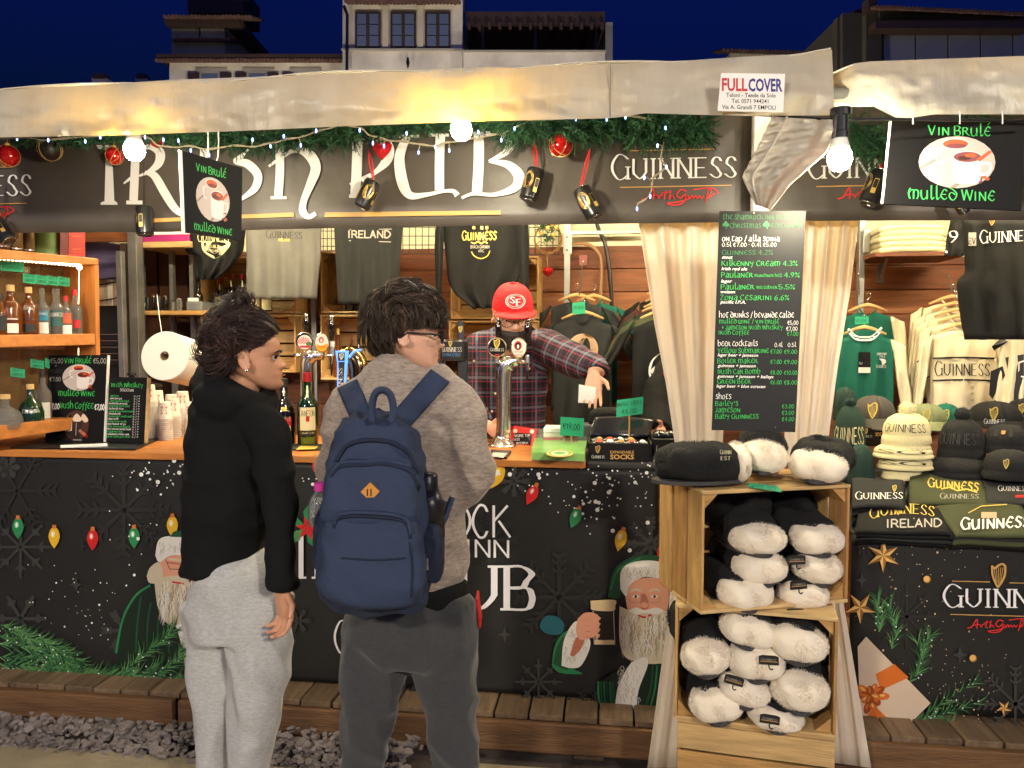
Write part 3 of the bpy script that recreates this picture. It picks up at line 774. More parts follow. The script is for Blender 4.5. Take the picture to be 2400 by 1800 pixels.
def dots(A, x, y, sx, sy, n, r0=1.2, r1=4.5, m='snow'):
    for i in range(n): A.ell(random.gauss(x, sx), max(random.gauss(y, sy), 1082 + rr(0, 30)), *([rr(r0, r1 if RND() < .25 else (r0 + r1) * .4)] * 2), m, n=10)
def spark(A, x, y, r, m='ink_grey'): A.poly([(x, y - r), (x + r * .22, y - r * .22), (x + r * .8, y), (x + r * .22, y + r * .22), (x, y + r), (x - r * .22, y + r * .22), (x - r * .8, y), (x - r * .22, y - r * .22)], m)
A = Art(pl3(V((0, YS - .0055, CT - .03)), V((1, YS - .0055, CT - .03)), V((0, YS - .014, .175))), .0005, 8e-6)
flake(A, 48, 1282, 72, 'ink_grey', 6, 8, 1); flake(A, 290, 1195, 105, 'ink_dgrey', 9, 8); flake(A, 20, 1095, 26, 'ink_grey', 8, 6, 1); flake(A, 48, 1450, 60, 'ink_grey', 8, 6, 1); flake(A, 290, 1478, 48, 'ink_grey', 8, 6); flake(A, 40, 1150, 90, 'ink_dgrey', 6, 6)
flake(A, 1262, 1598, 54, 'ink_grey', 5, 8, 1); flake(A, 1310, 1400, 100, 'ink_dgrey', 9, 8); flake(A, 1525, 1275, 60, 'ink_grey', 9, 8); flake(A, 1205, 1128, 34, 'ink_grey', 6, 8); flake(A, 1150, 1265, 60, 'ink_dgrey', 7, 8); flake(A, 700, 1455, 26, 'ink_grey', 6, 6); flake(A, 945, 1640, 40, 'ink_grey', 6, 8); flake(A, 1380, 1680, 60, 'ink_dgrey', 5, 10)
spark(A, 178, 1370, 18); spark(A, 1183, 1487, 20); spark(A, 192, 1280, 14, 'ink_dgrey')
for x, y, c in ((42, 1236, 'green'), (127, 1258, 'yellow'), (217, 1263, 'red'), (314, 1258, 'green'), (404, 1232, 'yellow')): deco(A, x, y, c)
A.line([(0, 1202), (42, 1208), (127, 1230), (217, 1234), (314, 1229), (404, 1204)], 1.5, 'ink_dgrey', smooth=4)
deco(A, 745, 1095, 'red', -.3); deco(A, 1165, 1116, 'yellow', .5, 1.2); deco(A, 1247, 1158, 'red', .45); deco(A, 1349, 1212, 'green', .4); deco(A, 1455, 1264, 'yellow', .25, 1.05); deco(A, 1556, 1300, 'red', .1, 1.25)
A.line([(1165, 1070), (1262, 1130), (1360, 1188), (1466, 1236), (1558, 1266)], 1.5, 'ink_dgrey', smooth=4)
dots(A, 370, 1100, 40, 26, 34); dots(A, 330, 1290, 40, 60, 16); dots(A, 190, 1440, 55, 60, 46, .8, 3); dots(A, 1405, 1170, 55, 50, 60); dots(A, 1245, 1120, 60, 26, 20); dots(A, 1500, 1130, 60, 40, 24); dots(A, 740, 1140, 30, 20, 8)
for x, y in ((331, 1112), (370, 1130), (408, 1080), (420, 1108), (1195, 1112), (1262, 1112), (1394, 1132), (1427, 1154), (1396, 1176), (1400, 1195), (1436, 1244), (1476, 1290), (1518, 1225)): A.ell(x, y, 5, 5, 'snow', n=12)
A.text('THE', 746, 1135, 18, 'letter_pub', 's', width=70); A.text('SHAMROCK', 800, 1258, 72, 'letter_pub', 'u', width=395, nib=(.17, 0)); A.text('INN', 1092, 1305, 40, 'letter_pub', 'u', width=104, nib=(.18, 0), slope=.02)
A.text('IRISH', 694, 1354, 88, 'letter_pub', 's', width=300); A.text('PUB', 1000, 1428, 100, 'letter_pub', 's', width=258, nib=(.22, 0)); A.text('CHRISTMAS', 786, 1530, 60, 'letter_pub', 's', width=300, nib=(.2, 0)); sigf(A, 935, 1662, 120)
for k in range(5): a = k * 1.2566 - 1.4; A.poly([(717, 1235), (717 + 36 * math.cos(a - .35), 1235 + 36 * math.sin(a - .35)), (717 + 60 * math.cos(a), 1235 + 60 * math.sin(a)), (717 + 36 * math.cos(a + .35), 1235 + 36 * math.sin(a + .35))], ('d_green', 'leaf2')[k % 2])
for k in range(6): a = k * 1.047 + .2; A.poly([(722, 1238), (722 + 14 * math.cos(a - .5), 1238 + 14 * math.sin(a - .5)), (722 + 30 * math.cos(a), 1238 + 30 * math.sin(a)), (722 + 14 * math.cos(a + .5), 1238 + 14 * math.sin(a + .5))], 'd_red')
A.blob([(1268, 1456), (1282, 1443), (1308, 1446), (1322, 1464), (1314, 1486), (1284, 1486), (1266, 1472)], 'bokeh')
# bearded man in a green hooded coat, as printed (seen twice)
def hairs(A, x0, y0, x1, y1, n, m, L, w, dx=0):
    l0 = A.l
    for i in range(n):
        A.l = l0 + (i * 5) % 30; x, y = rr(x0, x1), rr(y0, y1); k = rr(-6, 6) + dx; A.line([(x, y), (x + k, y + L * .35), (x - k * .6, y + L * .7), (x + k * .5, y + L)], w, m, taper=True)
    A.l = l0 + 46
def man_left(A):
    A.blob([(360, 1372), (322, 1395), (292, 1450), (275, 1535), (290, 1580), (440, 1600), (470, 1600), (470, 1450), (430, 1380)], 'coat_d'); A.line([(352, 1372), (318, 1396), (288, 1450), (272, 1530)], 5, 'coat_l', smooth=5); A.line([(400, 1440), (425, 1500), (432, 1560)], 4, 'coat', smooth=5)
    for k in range(8): A.line([(330 + k * 12, 1400 + k * 6), (322 + k * 12, 1460), (318 + k * 13, 1530)], 3.5, ('coat', 'coat_d')[k % 2], smooth=4)
    A.blob([(378, 1300), (388, 1285), (436, 1288), (440, 1372), (400, 1380), (372, 1350)], 'skin_pr'); A.blob([(430, 1330), (446, 1356), (432, 1362)], 'skin_pd'); A.line([(392, 1318), (424, 1322)], 4, 'skin_pd'); A.line([(396, 1310), (426, 1314)], 5, 'beard', smooth=2); A.line([(388, 1312), (398, 1334), (428, 1334)], 1.5, 'ink_dgrey')
    A.blob([(344, 1350), (352, 1330), (372, 1318), (382, 1345), (372, 1365), (350, 1366)], 'beard'); A.blob([(362, 1366), (384, 1352), (436, 1356), (470, 1420), (462, 1470), (400, 1466), (372, 1430)], 'beard'); A.line([(404, 1364), (430, 1368)], 4, 'd_red')
    hairs(A, 372, 1368, 450, 1420, 42, 'beard_d', 46, 2.4); hairs(A, 372, 1360, 452, 1424, 42, 'furw', 44, 2.2)
    A.blob([(412, 1466), (462, 1462), (476, 1600), (440, 1602), (430, 1530)], 'furw'); hairs(A, 420, 1470, 462, 1580, 30, 'furw_d', 22, 1.6)
    A.blob([(364, 1302), (372, 1266), (400, 1256), (450, 1258), (450, 1298), (400, 1302), (374, 1318)], 'furw'); hairs(A, 374, 1264, 440, 1290, 22, 'furw_d', 16, 1.6); A.blob([(398, 1258), (410, 1245), (440, 1244), (440, 1258)], 'coat')
def man_right(A):
    A.blob([(1425, 1400), (1436, 1340), (1470, 1310), (1525, 1300), (1545, 1310), (1490, 1330), (1462, 1360), (1452, 1400)], 'coat'); A.line([(1432, 1380), (1450, 1335), (1500, 1308)], 4, 'coat_l', smooth=5)
    A.blob([(1400, 1600), (1404, 1670), (1430, 1692), (1600, 1700), (1600, 1540), (1520, 1540), (1470, 1560)], 'coat_d')
    for k in range(6): A.line([(1402 + k * 7, 1598), (1404 + k * 7, 1640), (1420 + k * 6, 1685)], 4.5, ('coat_l', 'coat')[k % 2], smooth=4)
    for k in range(7): A.line([(1530 + k * 10, 1560), (1524 + k * 10, 1620), (1500 + k * 14, 1690)], 4, ('coat', 'coat_l', 'coat_d')[k % 3], smooth=4)
    A.blob([(1293, 1560), (1302, 1508), (1330, 1478), (1352, 1500), (1340, 1560), (1365, 1578), (1340, 1580), (1310, 1576)], 'coat_l'); A.blob([(1296, 1555), (1306, 1515), (1326, 1490), (1332, 1540), (1330, 1570)], 'coat')
    A.blob([(1316, 1560), (1322, 1500), (1346, 1458), (1366, 1462), (1352, 1490), (1380, 1496), (1382, 1520), (1362, 1560), (1338, 1566)], 'furw'); hairs(A, 1322, 1470, 1372, 1545, 30, 'furw_d', 16, 1.6); A.blob([(1336, 1535), (1350, 1495), (1372, 1488), (1362, 1520), (1344, 1538)], 'skin_pd')
    A.poly([(1391, 1412), (1438, 1412), (1438, 1505), (1391, 1505)], 'stout'); A.blob([(1384, 1408), (1440, 1406), (1442, 1420), (1436, 1432), (1390, 1430), (1385, 1420)], 'foam'); A.line([(1390, 1432), (1393, 1510), (1441, 1510), (1438, 1430)], 2, 'furw_d'); A.rect(1394, 1500, 1440, 1510, 'foam'); A.rect(1396, 1440, 1401, 1500, 'furw_d')
    A.blob([(1354, 1450), (1372, 1436), (1398, 1440), (1404, 1470), (1396, 1490), (1362, 1500), (1350, 1480)], 'skin_pr')
    for k in range(4): A.line([(1372, 1446 + k * 13), (1392, 1444 + k * 14), (1404, 1452 + k * 13)], 11 - k, 'skin_pr', smooth=3); A.line([(1374, 1453 + k * 13), (1402, 1459 + k * 13)], 1.4, 'skin_pd')
    A.blob([(1466, 1400), (1472, 1368), (1500, 1356), (1560, 1360), (1564, 1430), (1540, 1446), (1490, 1444), (1472, 1430)], 'skin_pr'); A.blob([(1502, 1392), (1514, 1394), (1520, 1424), (1502, 1426)], 'skin_pd'); A.ell(1510, 1418, 9, 7, 'skin_pr')
    for x in (1490, 1534): A.ell(x, 1398, 8, 3.4, 'furw'); A.ell(x, 1398, 3, 3.4, 'stout'); A.line([(x - 12, 1386), (x, 1381), (x + 12, 1385)], 5, 'beard', smooth=3); A.line([(x - 15, 1396), (x - 13, 1410), (x + 10, 1412), (x + 14, 1396)], 1.3, 'beard_d', smooth=3)
    A.blob([(1452, 1420), (1474, 1430), (1500, 1432), (1545, 1436), (1566, 1440), (1566, 1540), (1540, 1556), (1500, 1552), (1466, 1540), (1452, 1500)], 'beard'); A.line([(1494, 1442), (1510, 1447), (1526, 1441)], 4.5, 'd_red'); hairs(A, 1456, 1440, 1560, 1510, 60, 'beard_d', 44, 2.4); hairs(A, 1456, 1434, 1560, 1516, 60, 'furw', 42, 2.2)
    A.blob([(1472, 1432), (1490, 1424), (1512, 1430), (1536, 1424), (1556, 1432), (1536, 1440), (1512, 1436), (1490, 1440)], 'furw')
    A.blob([(1454, 1380), (1456, 1338), (1482, 1318), (1530, 1314), (1566, 1325), (1566, 1356), (1510, 1352), (1476, 1372), (1468, 1398)], 'furw'); hairs(A, 1458, 1326, 1560, 1350, 34, 'furw_d', 16, 1.6)
    A.blob([(1480, 1552), (1512, 1540), (1518, 1560), (1496, 1620), (1486, 1690), (1444, 1688), (1446, 1620), (1462, 1580)], 'furw'); hairs(A, 1450, 1560, 1500, 1670, 40, 'furw_d', 20, 1.6); A.rect(1440, 1690, 1482, 1712, 'stout'); A.line([(1444, 1712), (1444, 1690), (1480, 1690), (1480, 1712)], 3, 'gold')
man_left(A); man_right(A)
for pts in ([(0, 1490), (80, 1500), (160, 1530), (215, 1585)], [(0, 1540), (90, 1545), (170, 1570), (250, 1592)], [(30, 1480), (120, 1510), (200, 1560)], [(280, 1590), (330, 1540), (380, 1500), (410, 1475)], [(180, 1585), (260, 1580), (340, 1590)], [(300, 1595), (370, 1590), (440, 1595)], [(0, 1570), (60, 1572), (130, 1580)], [(1420, 1712), (1500, 1700), (1560, 1690)], [(0, 1465), (60, 1490), (110, 1540)], [(0, 1510), (70, 1520), (150, 1560)], [(100, 1500), (150, 1545), (170, 1590)], [(220, 1590), (300, 1585), (380, 1560)], [(330, 1592), (400, 1560), (430, 1520)], [(0, 1555), (110, 1565), (200, 1590)], [(60, 1580), (160, 1585), (240, 1595)]): branch(A, pts, 40, 80, w=3)
A.build('printed_picture', sk)
# ---------------------------------------------------------------- bulbs under the canopy
def bulb(px, py, Y, label, socket):
    p = W(px, py, Y); s = .001
    t = thing('light_bulb', label, 'light bulb', p, 'festoon bulbs under the canopy')
    MB().lathe([(.004, -.036), (.018, -.032), (.029, -.02), (.034, -.004), (.033, .012), (.028, .022)], p, 20).build('glass_globe', 'bulb_glow', t, smooth=True)
    MB().lathe([(.029, .022), (.026, .034), (.021, .052), (.02, .058)], p, 20).build('collar', 'white_plastic', t, smooth=True)
    MB().lathe([(.024, .058), (.024, .075), (.021, .078), (.021, .12), (.03, .122), (.03, .142), (.012, .146)], p, 16).build('socket', socket, t)
    return p
b1 = bulb(315, 352, 2.47, 'glowing bulb hanging over the letter R of the banner', 'white_plastic')
b2 = bulb(1081, 304, 2.49, 'glowing bulb half tucked behind the canopy edge over the word pub', 'black_plastic')
b3 = bulb(1968, 372, 2.36, 'glowing bulb in a black socket beside the big mulled wine board', 'black_plastic')
c_ = [W(x, y, Y) for x, y, Y in ((-60, 300, 2.5), (315, 298, 2.5), (700, 262, 2.52), (1081, 250, 2.5), (1500, 258, 2.48), (1830, 272, 2.44), (1968, 281, 2.37), (2090, 279, 2.4), (2420, 284, 2.45))]
tag(MB().tube(crom(c_, 6), .004, 6).build('festoon_cable', 'black_plastic', smooth=True), 'black festoon cable strung behind the canopy edge', 'cable')

# ---------------------------------------------------------------- hanging drink cans
M('can_black', S(24, 24, 26), .3, coat=.5); M('can_gold', S(206, 172, 96), .35, metal=.4); M('can_rim', S(190, 188, 184), .25, metal=1)
M('ribbon', S(206, 30, 36), .45)
def can_mesh(t, face, body='can_black'):                        # upright can at the origin, label turned to 'face'
    r, h = .033, .115; dent = lambda a, z: 1
    MB().lathe([(.026, 0), (r, .008), (r, h - .012), (.029, h - .002)], (0, 0, 0), 24).build('can_body', body, t, smooth=True, auto=True)
    MB().lathe([(.029, h - .002), (.03, h), (.027, h), (.026, h - .004), (.001, h - .004)], (0, 0, 0), 24).build('lid', 'can_rim', t, smooth=True, auto=True)
    MB().lathe([(.001, .006), (.02, .004), (.024, -.001), (.027, .0)], (0, 0, 0), 24).build('base', 'can_rim', t, smooth=True)
    def fn(x, y):
        a = face + x / r; return V((math.cos(a) * r, math.sin(a) * r, h * .5 - y)), V((math.cos(a), math.sin(a), 0))
    A = Art(Surf(fn), .0004)
    A.ell(0, -.008, .021, .03, 'can_gold'); A.ell(0, -.008, .018, .0265, 'can_black'); A.ell(0, -.008, .0168, .025, 'can_gold')
    A.harp(-.004, -.03, .012, 'can_black'); A.text('GUINNESS', -.015, -.004, .006, 'can_black', 's', width=.03); A.line([(-.012, .004), (.012, .004)], .0015, 'red_ink')
    A.line([(-.012, .009), (.012, .009)], .0015, 'can_black')
    A.rect(.028, -.02, .042, .03, 'can_gold'); A.rect(.029, -.018, .041, .012, 'can_black')
    A.rect(-.048, -.02, -.035, .03, 'can_gold'); A.build('can_label', t)
def hang_can(top, bot, ry, face, label, ribbon=True, Y=3.035, name='drink_can'):
    a = W(*top, Y); b = W(*bot, Y - .01); d = (a - b); h = d.length
    t = thing(name, label, 'can', (0, 0, 0), 'drink cans hanging in front of the banner')
    can_mesh(t, face)
    q = V((0, 0, 1)).rotation_difference(d.normalized()).to_matrix().to_4x4()
    t.matrix_basis = Matrix.Translation(b) @ q @ Matrix.Diagonal((h / .115,) * 3 + (1,))
    up = W(top[0] + ry[0], ry[1], Y)
    rb = MB(); rm = lerp(a, up, .25)
    if ribbon:
        rb.tube(crom([a, rm + V((.004, 0, 0)), lerp(a, up, .6) + V((.006, 0, 0)), up], 4), .0028, 5); rb.tube(crom([a, rm - V((.004, 0, 0)), lerp(a, up, .6) - V((.006, 0, 0)), up], 4), .0028, 5)
        rb.ell(rm, (.006, .004, .004), 8, 6)
    else: rb.tube([a, up], .001, 4)
    rb.build('ribbon' if ribbon else 'thread', 'ribbon' if ribbon else 'black_plastic', t)
F0 = -math.pi / 2
hang_can((337, 484), (340, 552), (0, 380), F0 - .9, 'dented black can hanging on a thread below the first bulb', False)
hang_can((876, 424), (846, 488), (-12, 350), F0 + .35, 'black can tilted over the letter P, gold oval facing out')
hang_can((1258, 396), (1237, 470), (-6, 330), F0 - .5, 'black can with gold edge hanging after the letter B')
hang_can((1361, 442), (1396, 510), (22, 348), F0 - .4, 'black can tilting its base down between pub and the brand name')
hang_can((2064, 402), (2034, 478), (4, 330), F0 - 1.3, 'gold edged can swinging beside the big mulled wine board')
hang_can((2238, 462), (2262, 500), (0, 330), F0 - .6, 'black can peeping out below the big mulled wine board', True, 3.02)
hang_can((-14, 515), (22, 566), (0, 420), F0 - .4, 'black can cut by the edge at the far end of the banner')

# ---------------------------------------------------------------- baubles
M('bauble_red', S(196, 14, 22), .12, metal=.5, coat=.6); M('glitter_red', S(190, 20, 28), .35, metal=.4, bump=1, bs=180)
M('glitter', S(230, 190, 120), .3, metal=.7)
def bauble(px, py, Y, r, label, kind=0, up=None):
    p = W(px, py, Y); t = thing('christmas_bauble', label, 'ornament', p, 'red ornaments on the garland')
    if kind == 2:                                              # faceted heart
        mb = MB(); n = 14; o = []
        hp = [(0, .45), (.35, .85), (.75, .85), (1, .45), (.9, 0), (.5, -.5), (0, -1), (-.5, -.5), (-.9, 0), (-1, .45), (-.75, .85), (-.35, .85)]
        o = [p + V((a * r, 0, b * r)) for a, b in hp]; f = p + V((0, -r * .55, .1 * r)); k = p + V((0, r * .55, .1 * r)); m = len(o)
        mb.add(o + [f, k], [(i, (i + 1) % m, m) for i in range(m)] + [((i + 1) % m, i, m + 1) for i in range(m)]); mb.build('heart', 'glitter_red', t)
    elif kind == 3:
        MB().lathe([(.001, -r), (r * .6, -r * .7), (r, 0), (r * .75, r * .5), (r * .3, r * .8)], p, 9).build('ball', 'glitter_red', t)
    else:
        MB().ell(p, r, 22, 14).build('ball', 'bauble_red' if kind == 0 else 'glitter_red', t, smooth=True)
        mb = MB()
        for j in range(4):
            a0 = rr(0, 3); n = V((math.cos(a0), math.sin(a0) * .8, rr(-.6, .6))).normalized(); e = n.orthogonal().normalized(); e2 = n.cross(e)
            mb.tube([p + (e * math.cos(6.283 * k / 18) + e2 * math.sin(6.283 * k / 18)) * r * 1.005 for k in range(19)], r * .045, 4)
        mb.build('glitter_lines', 'glitter', t)
    MB().lathe([(r * .22, 0), (r * .22, r * .25), (r * .1, r * .28)], p + V((0, 0, r * .93)), 10).build('cap', 'gold_bright', t)
    MB().tube([p + V((0, 0, r * 1.1)), W(px, up or py - 60, Y)], .0012, 4).build('thread', 'gold', t)
bauble(18, 366, 2.98, .045, 'red patterned ball ornament at the far end of the garland')
bauble(117, 350, 3.0, .047, 'dark ball standing in for the shadow of a bauble at the far end', 0)
MATS_BK = M('bauble_shadow', S(22, 14, 14), .5)  # near-black colour lets this ball stand for a bauble's cast shadow
bpy.data.objects['christmas_bauble.001'].children[0].data.materials[0] = MATS_BK
bauble(268, 366, 3.0, .036, 'red ball ornament half hidden behind the first bulb')
bauble(368, 328, 3.0, .034, 'glittery red ornament above the letter R', 3)
bauble(896, 352, 2.99, .040, 'red heart ornament over the word pub', 2)
bauble(1315, 340, 2.98, .045, 'shiny red ball with gold lines over the gap after pub')

# ---------------------------------------------------------------- fir garlands
def twig(mb, a, d, L, n, nl, mi=0):
    d = d.normalized(); e = d.orthogonal().normalized(); f = d.cross(e)
    mb.tube([a, a + d * L], [.0022, .001], 3, caps=False)
    for k in range(n):
        t = (k + RND()) / n; ph = rr(0, 6.28); o = e * math.cos(ph) + f * math.sin(ph)
        b = a + d * (L * t); q = (d * rr(.5, .9) + o * rr(.6, 1)).normalized() * nl * rr(.7, 1.1) * (1 - .35 * t)
        s = q.cross(d).normalized() * .0017
        mb.add([b - s, b + s, b + q], [(0, 1, 2)])
def garland(name, label, spine, dens, rad, drop, kind='fir'):
    t = thing(name, label, 'garland', spine[0]); P = [V(p) for p in crom([tuple(p) for p in spine], 8)]
    MB().tube(P, .006, 5).build('stem', 'fir_d', t)
    for nm, mt, n in (('fir_needles', 'fir', dens), ('dark_fir_needles', 'fir_d', dens // 2)):
        mb = MB()
        for i in range(n):
            k = rr(0, len(P) - 1.01); a = lerp(P[int(k)], P[int(k) + 1], k % 1)
            dr = drop(k / (len(P) - 1)); d = V((rr(-1, 1), rr(-.7, .3), rr(-1.0, .45) * (.4 + dr)))
            twig(mb, a + V((0, rr(-.02, .02), rr(-.02, .02))), d, rad * rr(.5, 1.0) * (.55 + .6 * dr), 26, .03)
        o = mb.build(nm, mt, t); o['kind'] = 'stuff'
    return t
gp = lambda L, Y: [W(x, y, Y) for x, y in L]
garland('fir_garland', 'green fir garland hanging over the lettering under the canopy', gp([(-60, 305), (150, 315), (330, 310), (520, 320), (700, 318), (860, 305), (1000, 290), (1190, 285)], 2.99), 800, .10, lambda t: .35 + .5 * max(0, 1 - abs(t - .47) * 6) + .3 * max(0, 1 - t * 9) + .3 * max(0, 1 - abs(t - .68) * 10))
garland('fir_garland', 'bushy green fir garland above the brand name, close to the corner pole', gp([(1190, 282), (1300, 285), (1420, 282), (1540, 290), (1650, 300)], 2.97), 800, .12, lambda t: .55 + .45 * math.sin(t * 9 + 1) ** 2)
garland('fir_garland', 'dark fir garland behind the right hand bulb above the souvenir table', gp([(1990, 300), (2040, 330), (2100, 340), (2300, 290)], 3.0), 160, .12, lambda t: .9)

# ---------------------------------------------------------------- string lights
M('cord_clear', S(150, 140, 120), .4)
def string_lights(label, pts, leds, Y, par_group='blue white string lights'):
    t = thing('string_lights', label, 'string lights', W(*pts[0], Y), par_group)
    P = crom([tuple(W(x, y, Y + .012 * math.sin(x * .05))) for x, y in pts], 6); MB().tube(P, .0026, 5).build('cord', 'cord_clear', t, smooth=True)
    MB().tube([V(p) + V((.004 * math.sin(i * .9), -.003, .004 * math.cos(i * .9))) for i, p in enumerate(P)], .002, 4).build('cord', 'cord_clear', t, smooth=True)
    for x, y in leds:
        p = W(x, y, Y - .012); n = min(P, key=lambda q: (V(q) - p).length)
        o = MB().lathe([(.001, -.007), (.0032, -.004), (.0034, .004), (.002, .008)], p, 8).build('led_bulb', 'led_blue', t, smooth=True)
        MB().tube([p + V((0, 0, .007)), lerp(p + V((0, 0, .012)), V(n), .6), n], .002, 5).build('socket', 'cord_clear', o, smooth=True)
string_lights('blue lit string lights sagging across the letters irish', [(-40, 318), (60, 322), (113, 328), (235, 318), (340, 320), (365, 338), (400, 345), (447, 343), (490, 350), (540, 342), (600, 343), (650, 332), (700, 322), (760, 304), (800, 292)],
    [(40, 326), (113, 329), (200, 332), (235, 322), (340, 322), (383, 328), (418, 330), (447, 353), (490, 364), (592, 328), (634, 343), (665, 320), (705, 341), (741, 307)], 2.94)
string_lights('blue lit string lights sagging across the word pub', [(800, 292), (843, 300), (870, 318), (920, 330), (960, 334), (1010, 342), (1053, 334), (1100, 326), (1150, 318), (1190, 308), (1235, 284)],
    [(843, 306), (874, 336), (900, 343), (953, 313), (981, 358), (1020, 345), (1053, 353), (1121, 310), (1175, 329), (1206, 302)], 2.94)
string_lights('string lights dangling in front of the brand name beside the corner pole', [(1235, 282), (1350, 276), (1466, 272), (1545, 290), (1556, 330), (1548, 372), (1560, 390), (1530, 420), (1524, 456), (1496, 476)],
    [(1350, 280), (1422, 280), (1466, 275), (1560, 300), (1541, 342), (1562, 392), (1510, 417), (1524, 461), (1493, 490)], 2.93)

# ---------------------------------------------------------------- mulled wine boards
M('board_black', S(14, 13, 14), .65, spec=.25); M('mug', S(228, 218, 212), .5); M('mug_sh', S(196, 178, 172), .5); M('wine', S(120, 16, 18), .4); M('orange', S(206, 84, 30), .5); M('table_pic', S(196, 180, 172), .6); M('table_pic2', S(150, 130, 122), .6); M('anise', S(70, 36, 26), .6)
def quadmap(tl, tr, br, bl, w=100., h=100.):
    def f(x, y):
        u, v = x / w, y / h
        a = (lerp(tl[0], tr[0], u), lerp(tl[1], tr[1], u)); b = (lerp(bl[0], br[0], u), lerp(bl[1], br[1], u))
        return lerp(a[0], b[0], v), lerp(a[1], b[1], v)
    return f
def mugs(A, cx, cy, rx, ry):
    E = lambda x, y, a, b, m, r=0: A.ell(cx + x * rx, cy + y * ry, a * rx, b * ry, m, r)
    Pq = lambda pts, m: A.poly([(cx + x * rx, cy + y * ry) for x, y in pts], m)
    E(0, 0, 1, 1, 'table_pic'); Pq([(-.98, .2), (-.5, -.2), (-.42, -.14), (-.96, .28)], 'table_pic2'); Pq([(-.2, .98), (.3, .5), (.34, .56), (-.05, 1)], 'table_pic2')
    for i in range(8): E(.45 + .4 * RND(), .5 + .35 * RND(), .06, .06, ('orange', 'wine')[i % 2])
    Pq([(-.4, -.7), (.32, -.7), (.28, .2), (-.02, .32), (-.34, .1)], 'mug_sh'); A.line([(cx - .38 * rx, cy - .5 * ry), (cx - .55 * rx, cy - .45 * ry), (cx - .5 * rx, cy - .05 * ry), (cx - .36 * rx, cy)], .07 * rx, 'mug', smooth=4)
    E(-.04, -.7, .38, .22, 'mug'); E(-.04, -.7, .33, .18, 'orange'); E(-.02, -.62, .26, .1, 'wine')
    Pq([(-.12, -.2), (.66, -.2), (.6, .7), (.5, .84), (.04, .84), (-.1, .72)], 'mug'); A.line([(cx + .62 * rx, cy + .05 * ry), (cx + .86 * rx, cy + .08 * ry), (cx + .82 * rx, cy + .4 * ry), (cx + .58 * rx, cy + .5 * ry)], .08 * rx, 'mug', smooth=4)
    E(.27, -.2, .4, .24, 'mug'); E(.27, -.2, .36, .2, 'wine'); E(.2, -.16, .18, .08, 'anise'); E(.36, -.26, .16, .08, 'orange'); Pq([(.5, -.1), (.84, -.45), (.92, -.4), (.6, -.02)], 'orange')
def board(name, label, P, tl, tr, br, bl, th=.012, edge='board_black', group=None, mat='board_black'):
    t = thing(name, label, 'sign', P.p(*bl), group); n = P.n
    MB().prism([P.p(*q) for q in (bl, br, tr, tl)], -n * th).build('board', mat, t, fix=True)
    return t
c4 = ((427, 353), (568, 394), (566, 564), (434, 544))
P = pl3(C(*c4[0], 2.55), C(*c4[3], 2.55), C(*c4[1], 2.70))
vb = board('hanging_sign', 'portrait mulled wine board hanging on white hooks over the lettering', P, *c4)
MB().prism([P.p(*q, .001) for q in ((420, 351), (427, 353), (434, 545), (428, 543))], -P.n * .008).build('white_edge', 'white', vb, fix=True)
A = Art(P); A.map = quadmap(*c4, 100, 140)
A.text('Vin Brulé', 48, 28, 13, 'green_ink', width=50, align='c', nib=(.2, -.04)); mugs(A, 50, 73, 29, 40); A.text('Mulled Wine', 50, 133, 12, 'green_ink', width=66, align='c', nib=(.2, -.04))
A.build('print', vb)
MB().tube(crom([W(512, 296, 2.56), W(512, 350, 2.56), W(510, 372, 2.56), W(503, 382, 2.56)], 5), .0022, 6).build('hook', 'white_plastic', vb, smooth=True)
MB().tube([W(488, 296, 2.55), W(488, 362, 2.55)], .0022, 6).build('hook', 'white_plastic', vb, smooth=True)
c4 = ((2090, 284), (2402, 288), (2394, 493), (2070, 477))
P = pl3(C(*c4[0], 2.36), C(*c4[3], 2.36), C(*c4[1], 2.30))
vb = board('hanging_sign', 'large landscape mulled wine board hanging over the souvenir table', P, *c4)
MB().prism([P.p(*q, .002) for q in ((2085, 284), (2090, 284), (2070, 477), (2066, 477))], -P.n * .008).build('white_edge', 'white', vb, fix=True)
A = Art(P)
A.text('Vin Brulé', 2176, 316, 22, 'green_ink', width=146, slope=.02, nib=(.2, -.04)); mugs(A, 2243, 380, 90, 61); A.text('Mulled Wine', 2130, 465, 24, 'green_ink', width=202, slope=.03, nib=(.2, -.04))
A.build('print', vb)
for x in (2140, 2250, 2350): MB().tube([W(x, 262, 2.4), W(x, 290, 2.38)], .002, 5).build('hook', 'white_plastic', vb)
# ---------------------------------------------------------------- generic builders for the bar
def pxb(mb, x0, y0, x1, y1, Y, t):                              # upright box: its face fills a pixel rectangle at distance Y, t deep
    ym, xm = (y0 + y1) / 2, (x0 + x1) / 2
    return mb.box(W(x0, ym, Y).x, W(x1, ym, Y).x, Y, Y + t, W(xm, y1, Y).z, W(xm, y0, Y).z)
def B(name, mat, x0, y0, x1, y1, Y, t, par=None, bevel=0): return pxb(MB(), x0, y0, x1, y1, Y, t).build(name, mat, par, bevel=bevel)
class Wav:
    def __init__(s, Y, f): s.Y = Y; s.f = f; s.n = V((0, -1, 0))
    def p(s, x, y, off=0): return W(x, y, s.Y + s.f(x, y) - off)
M('glass_amber', S(150, 82, 24), .05, glass=.65, coat=.5, ior=1.3); M('glass_clear', S(235, 240, 236), .03, glass=.9, ior=1.25); M('glass_green', S(18, 46, 22), .05, coat=.8); M('glass_dark', S(20, 14, 12), .08, coat=.8)
M('glass_olive', S(120, 130, 30), .05, glass=.4, coat=.5)
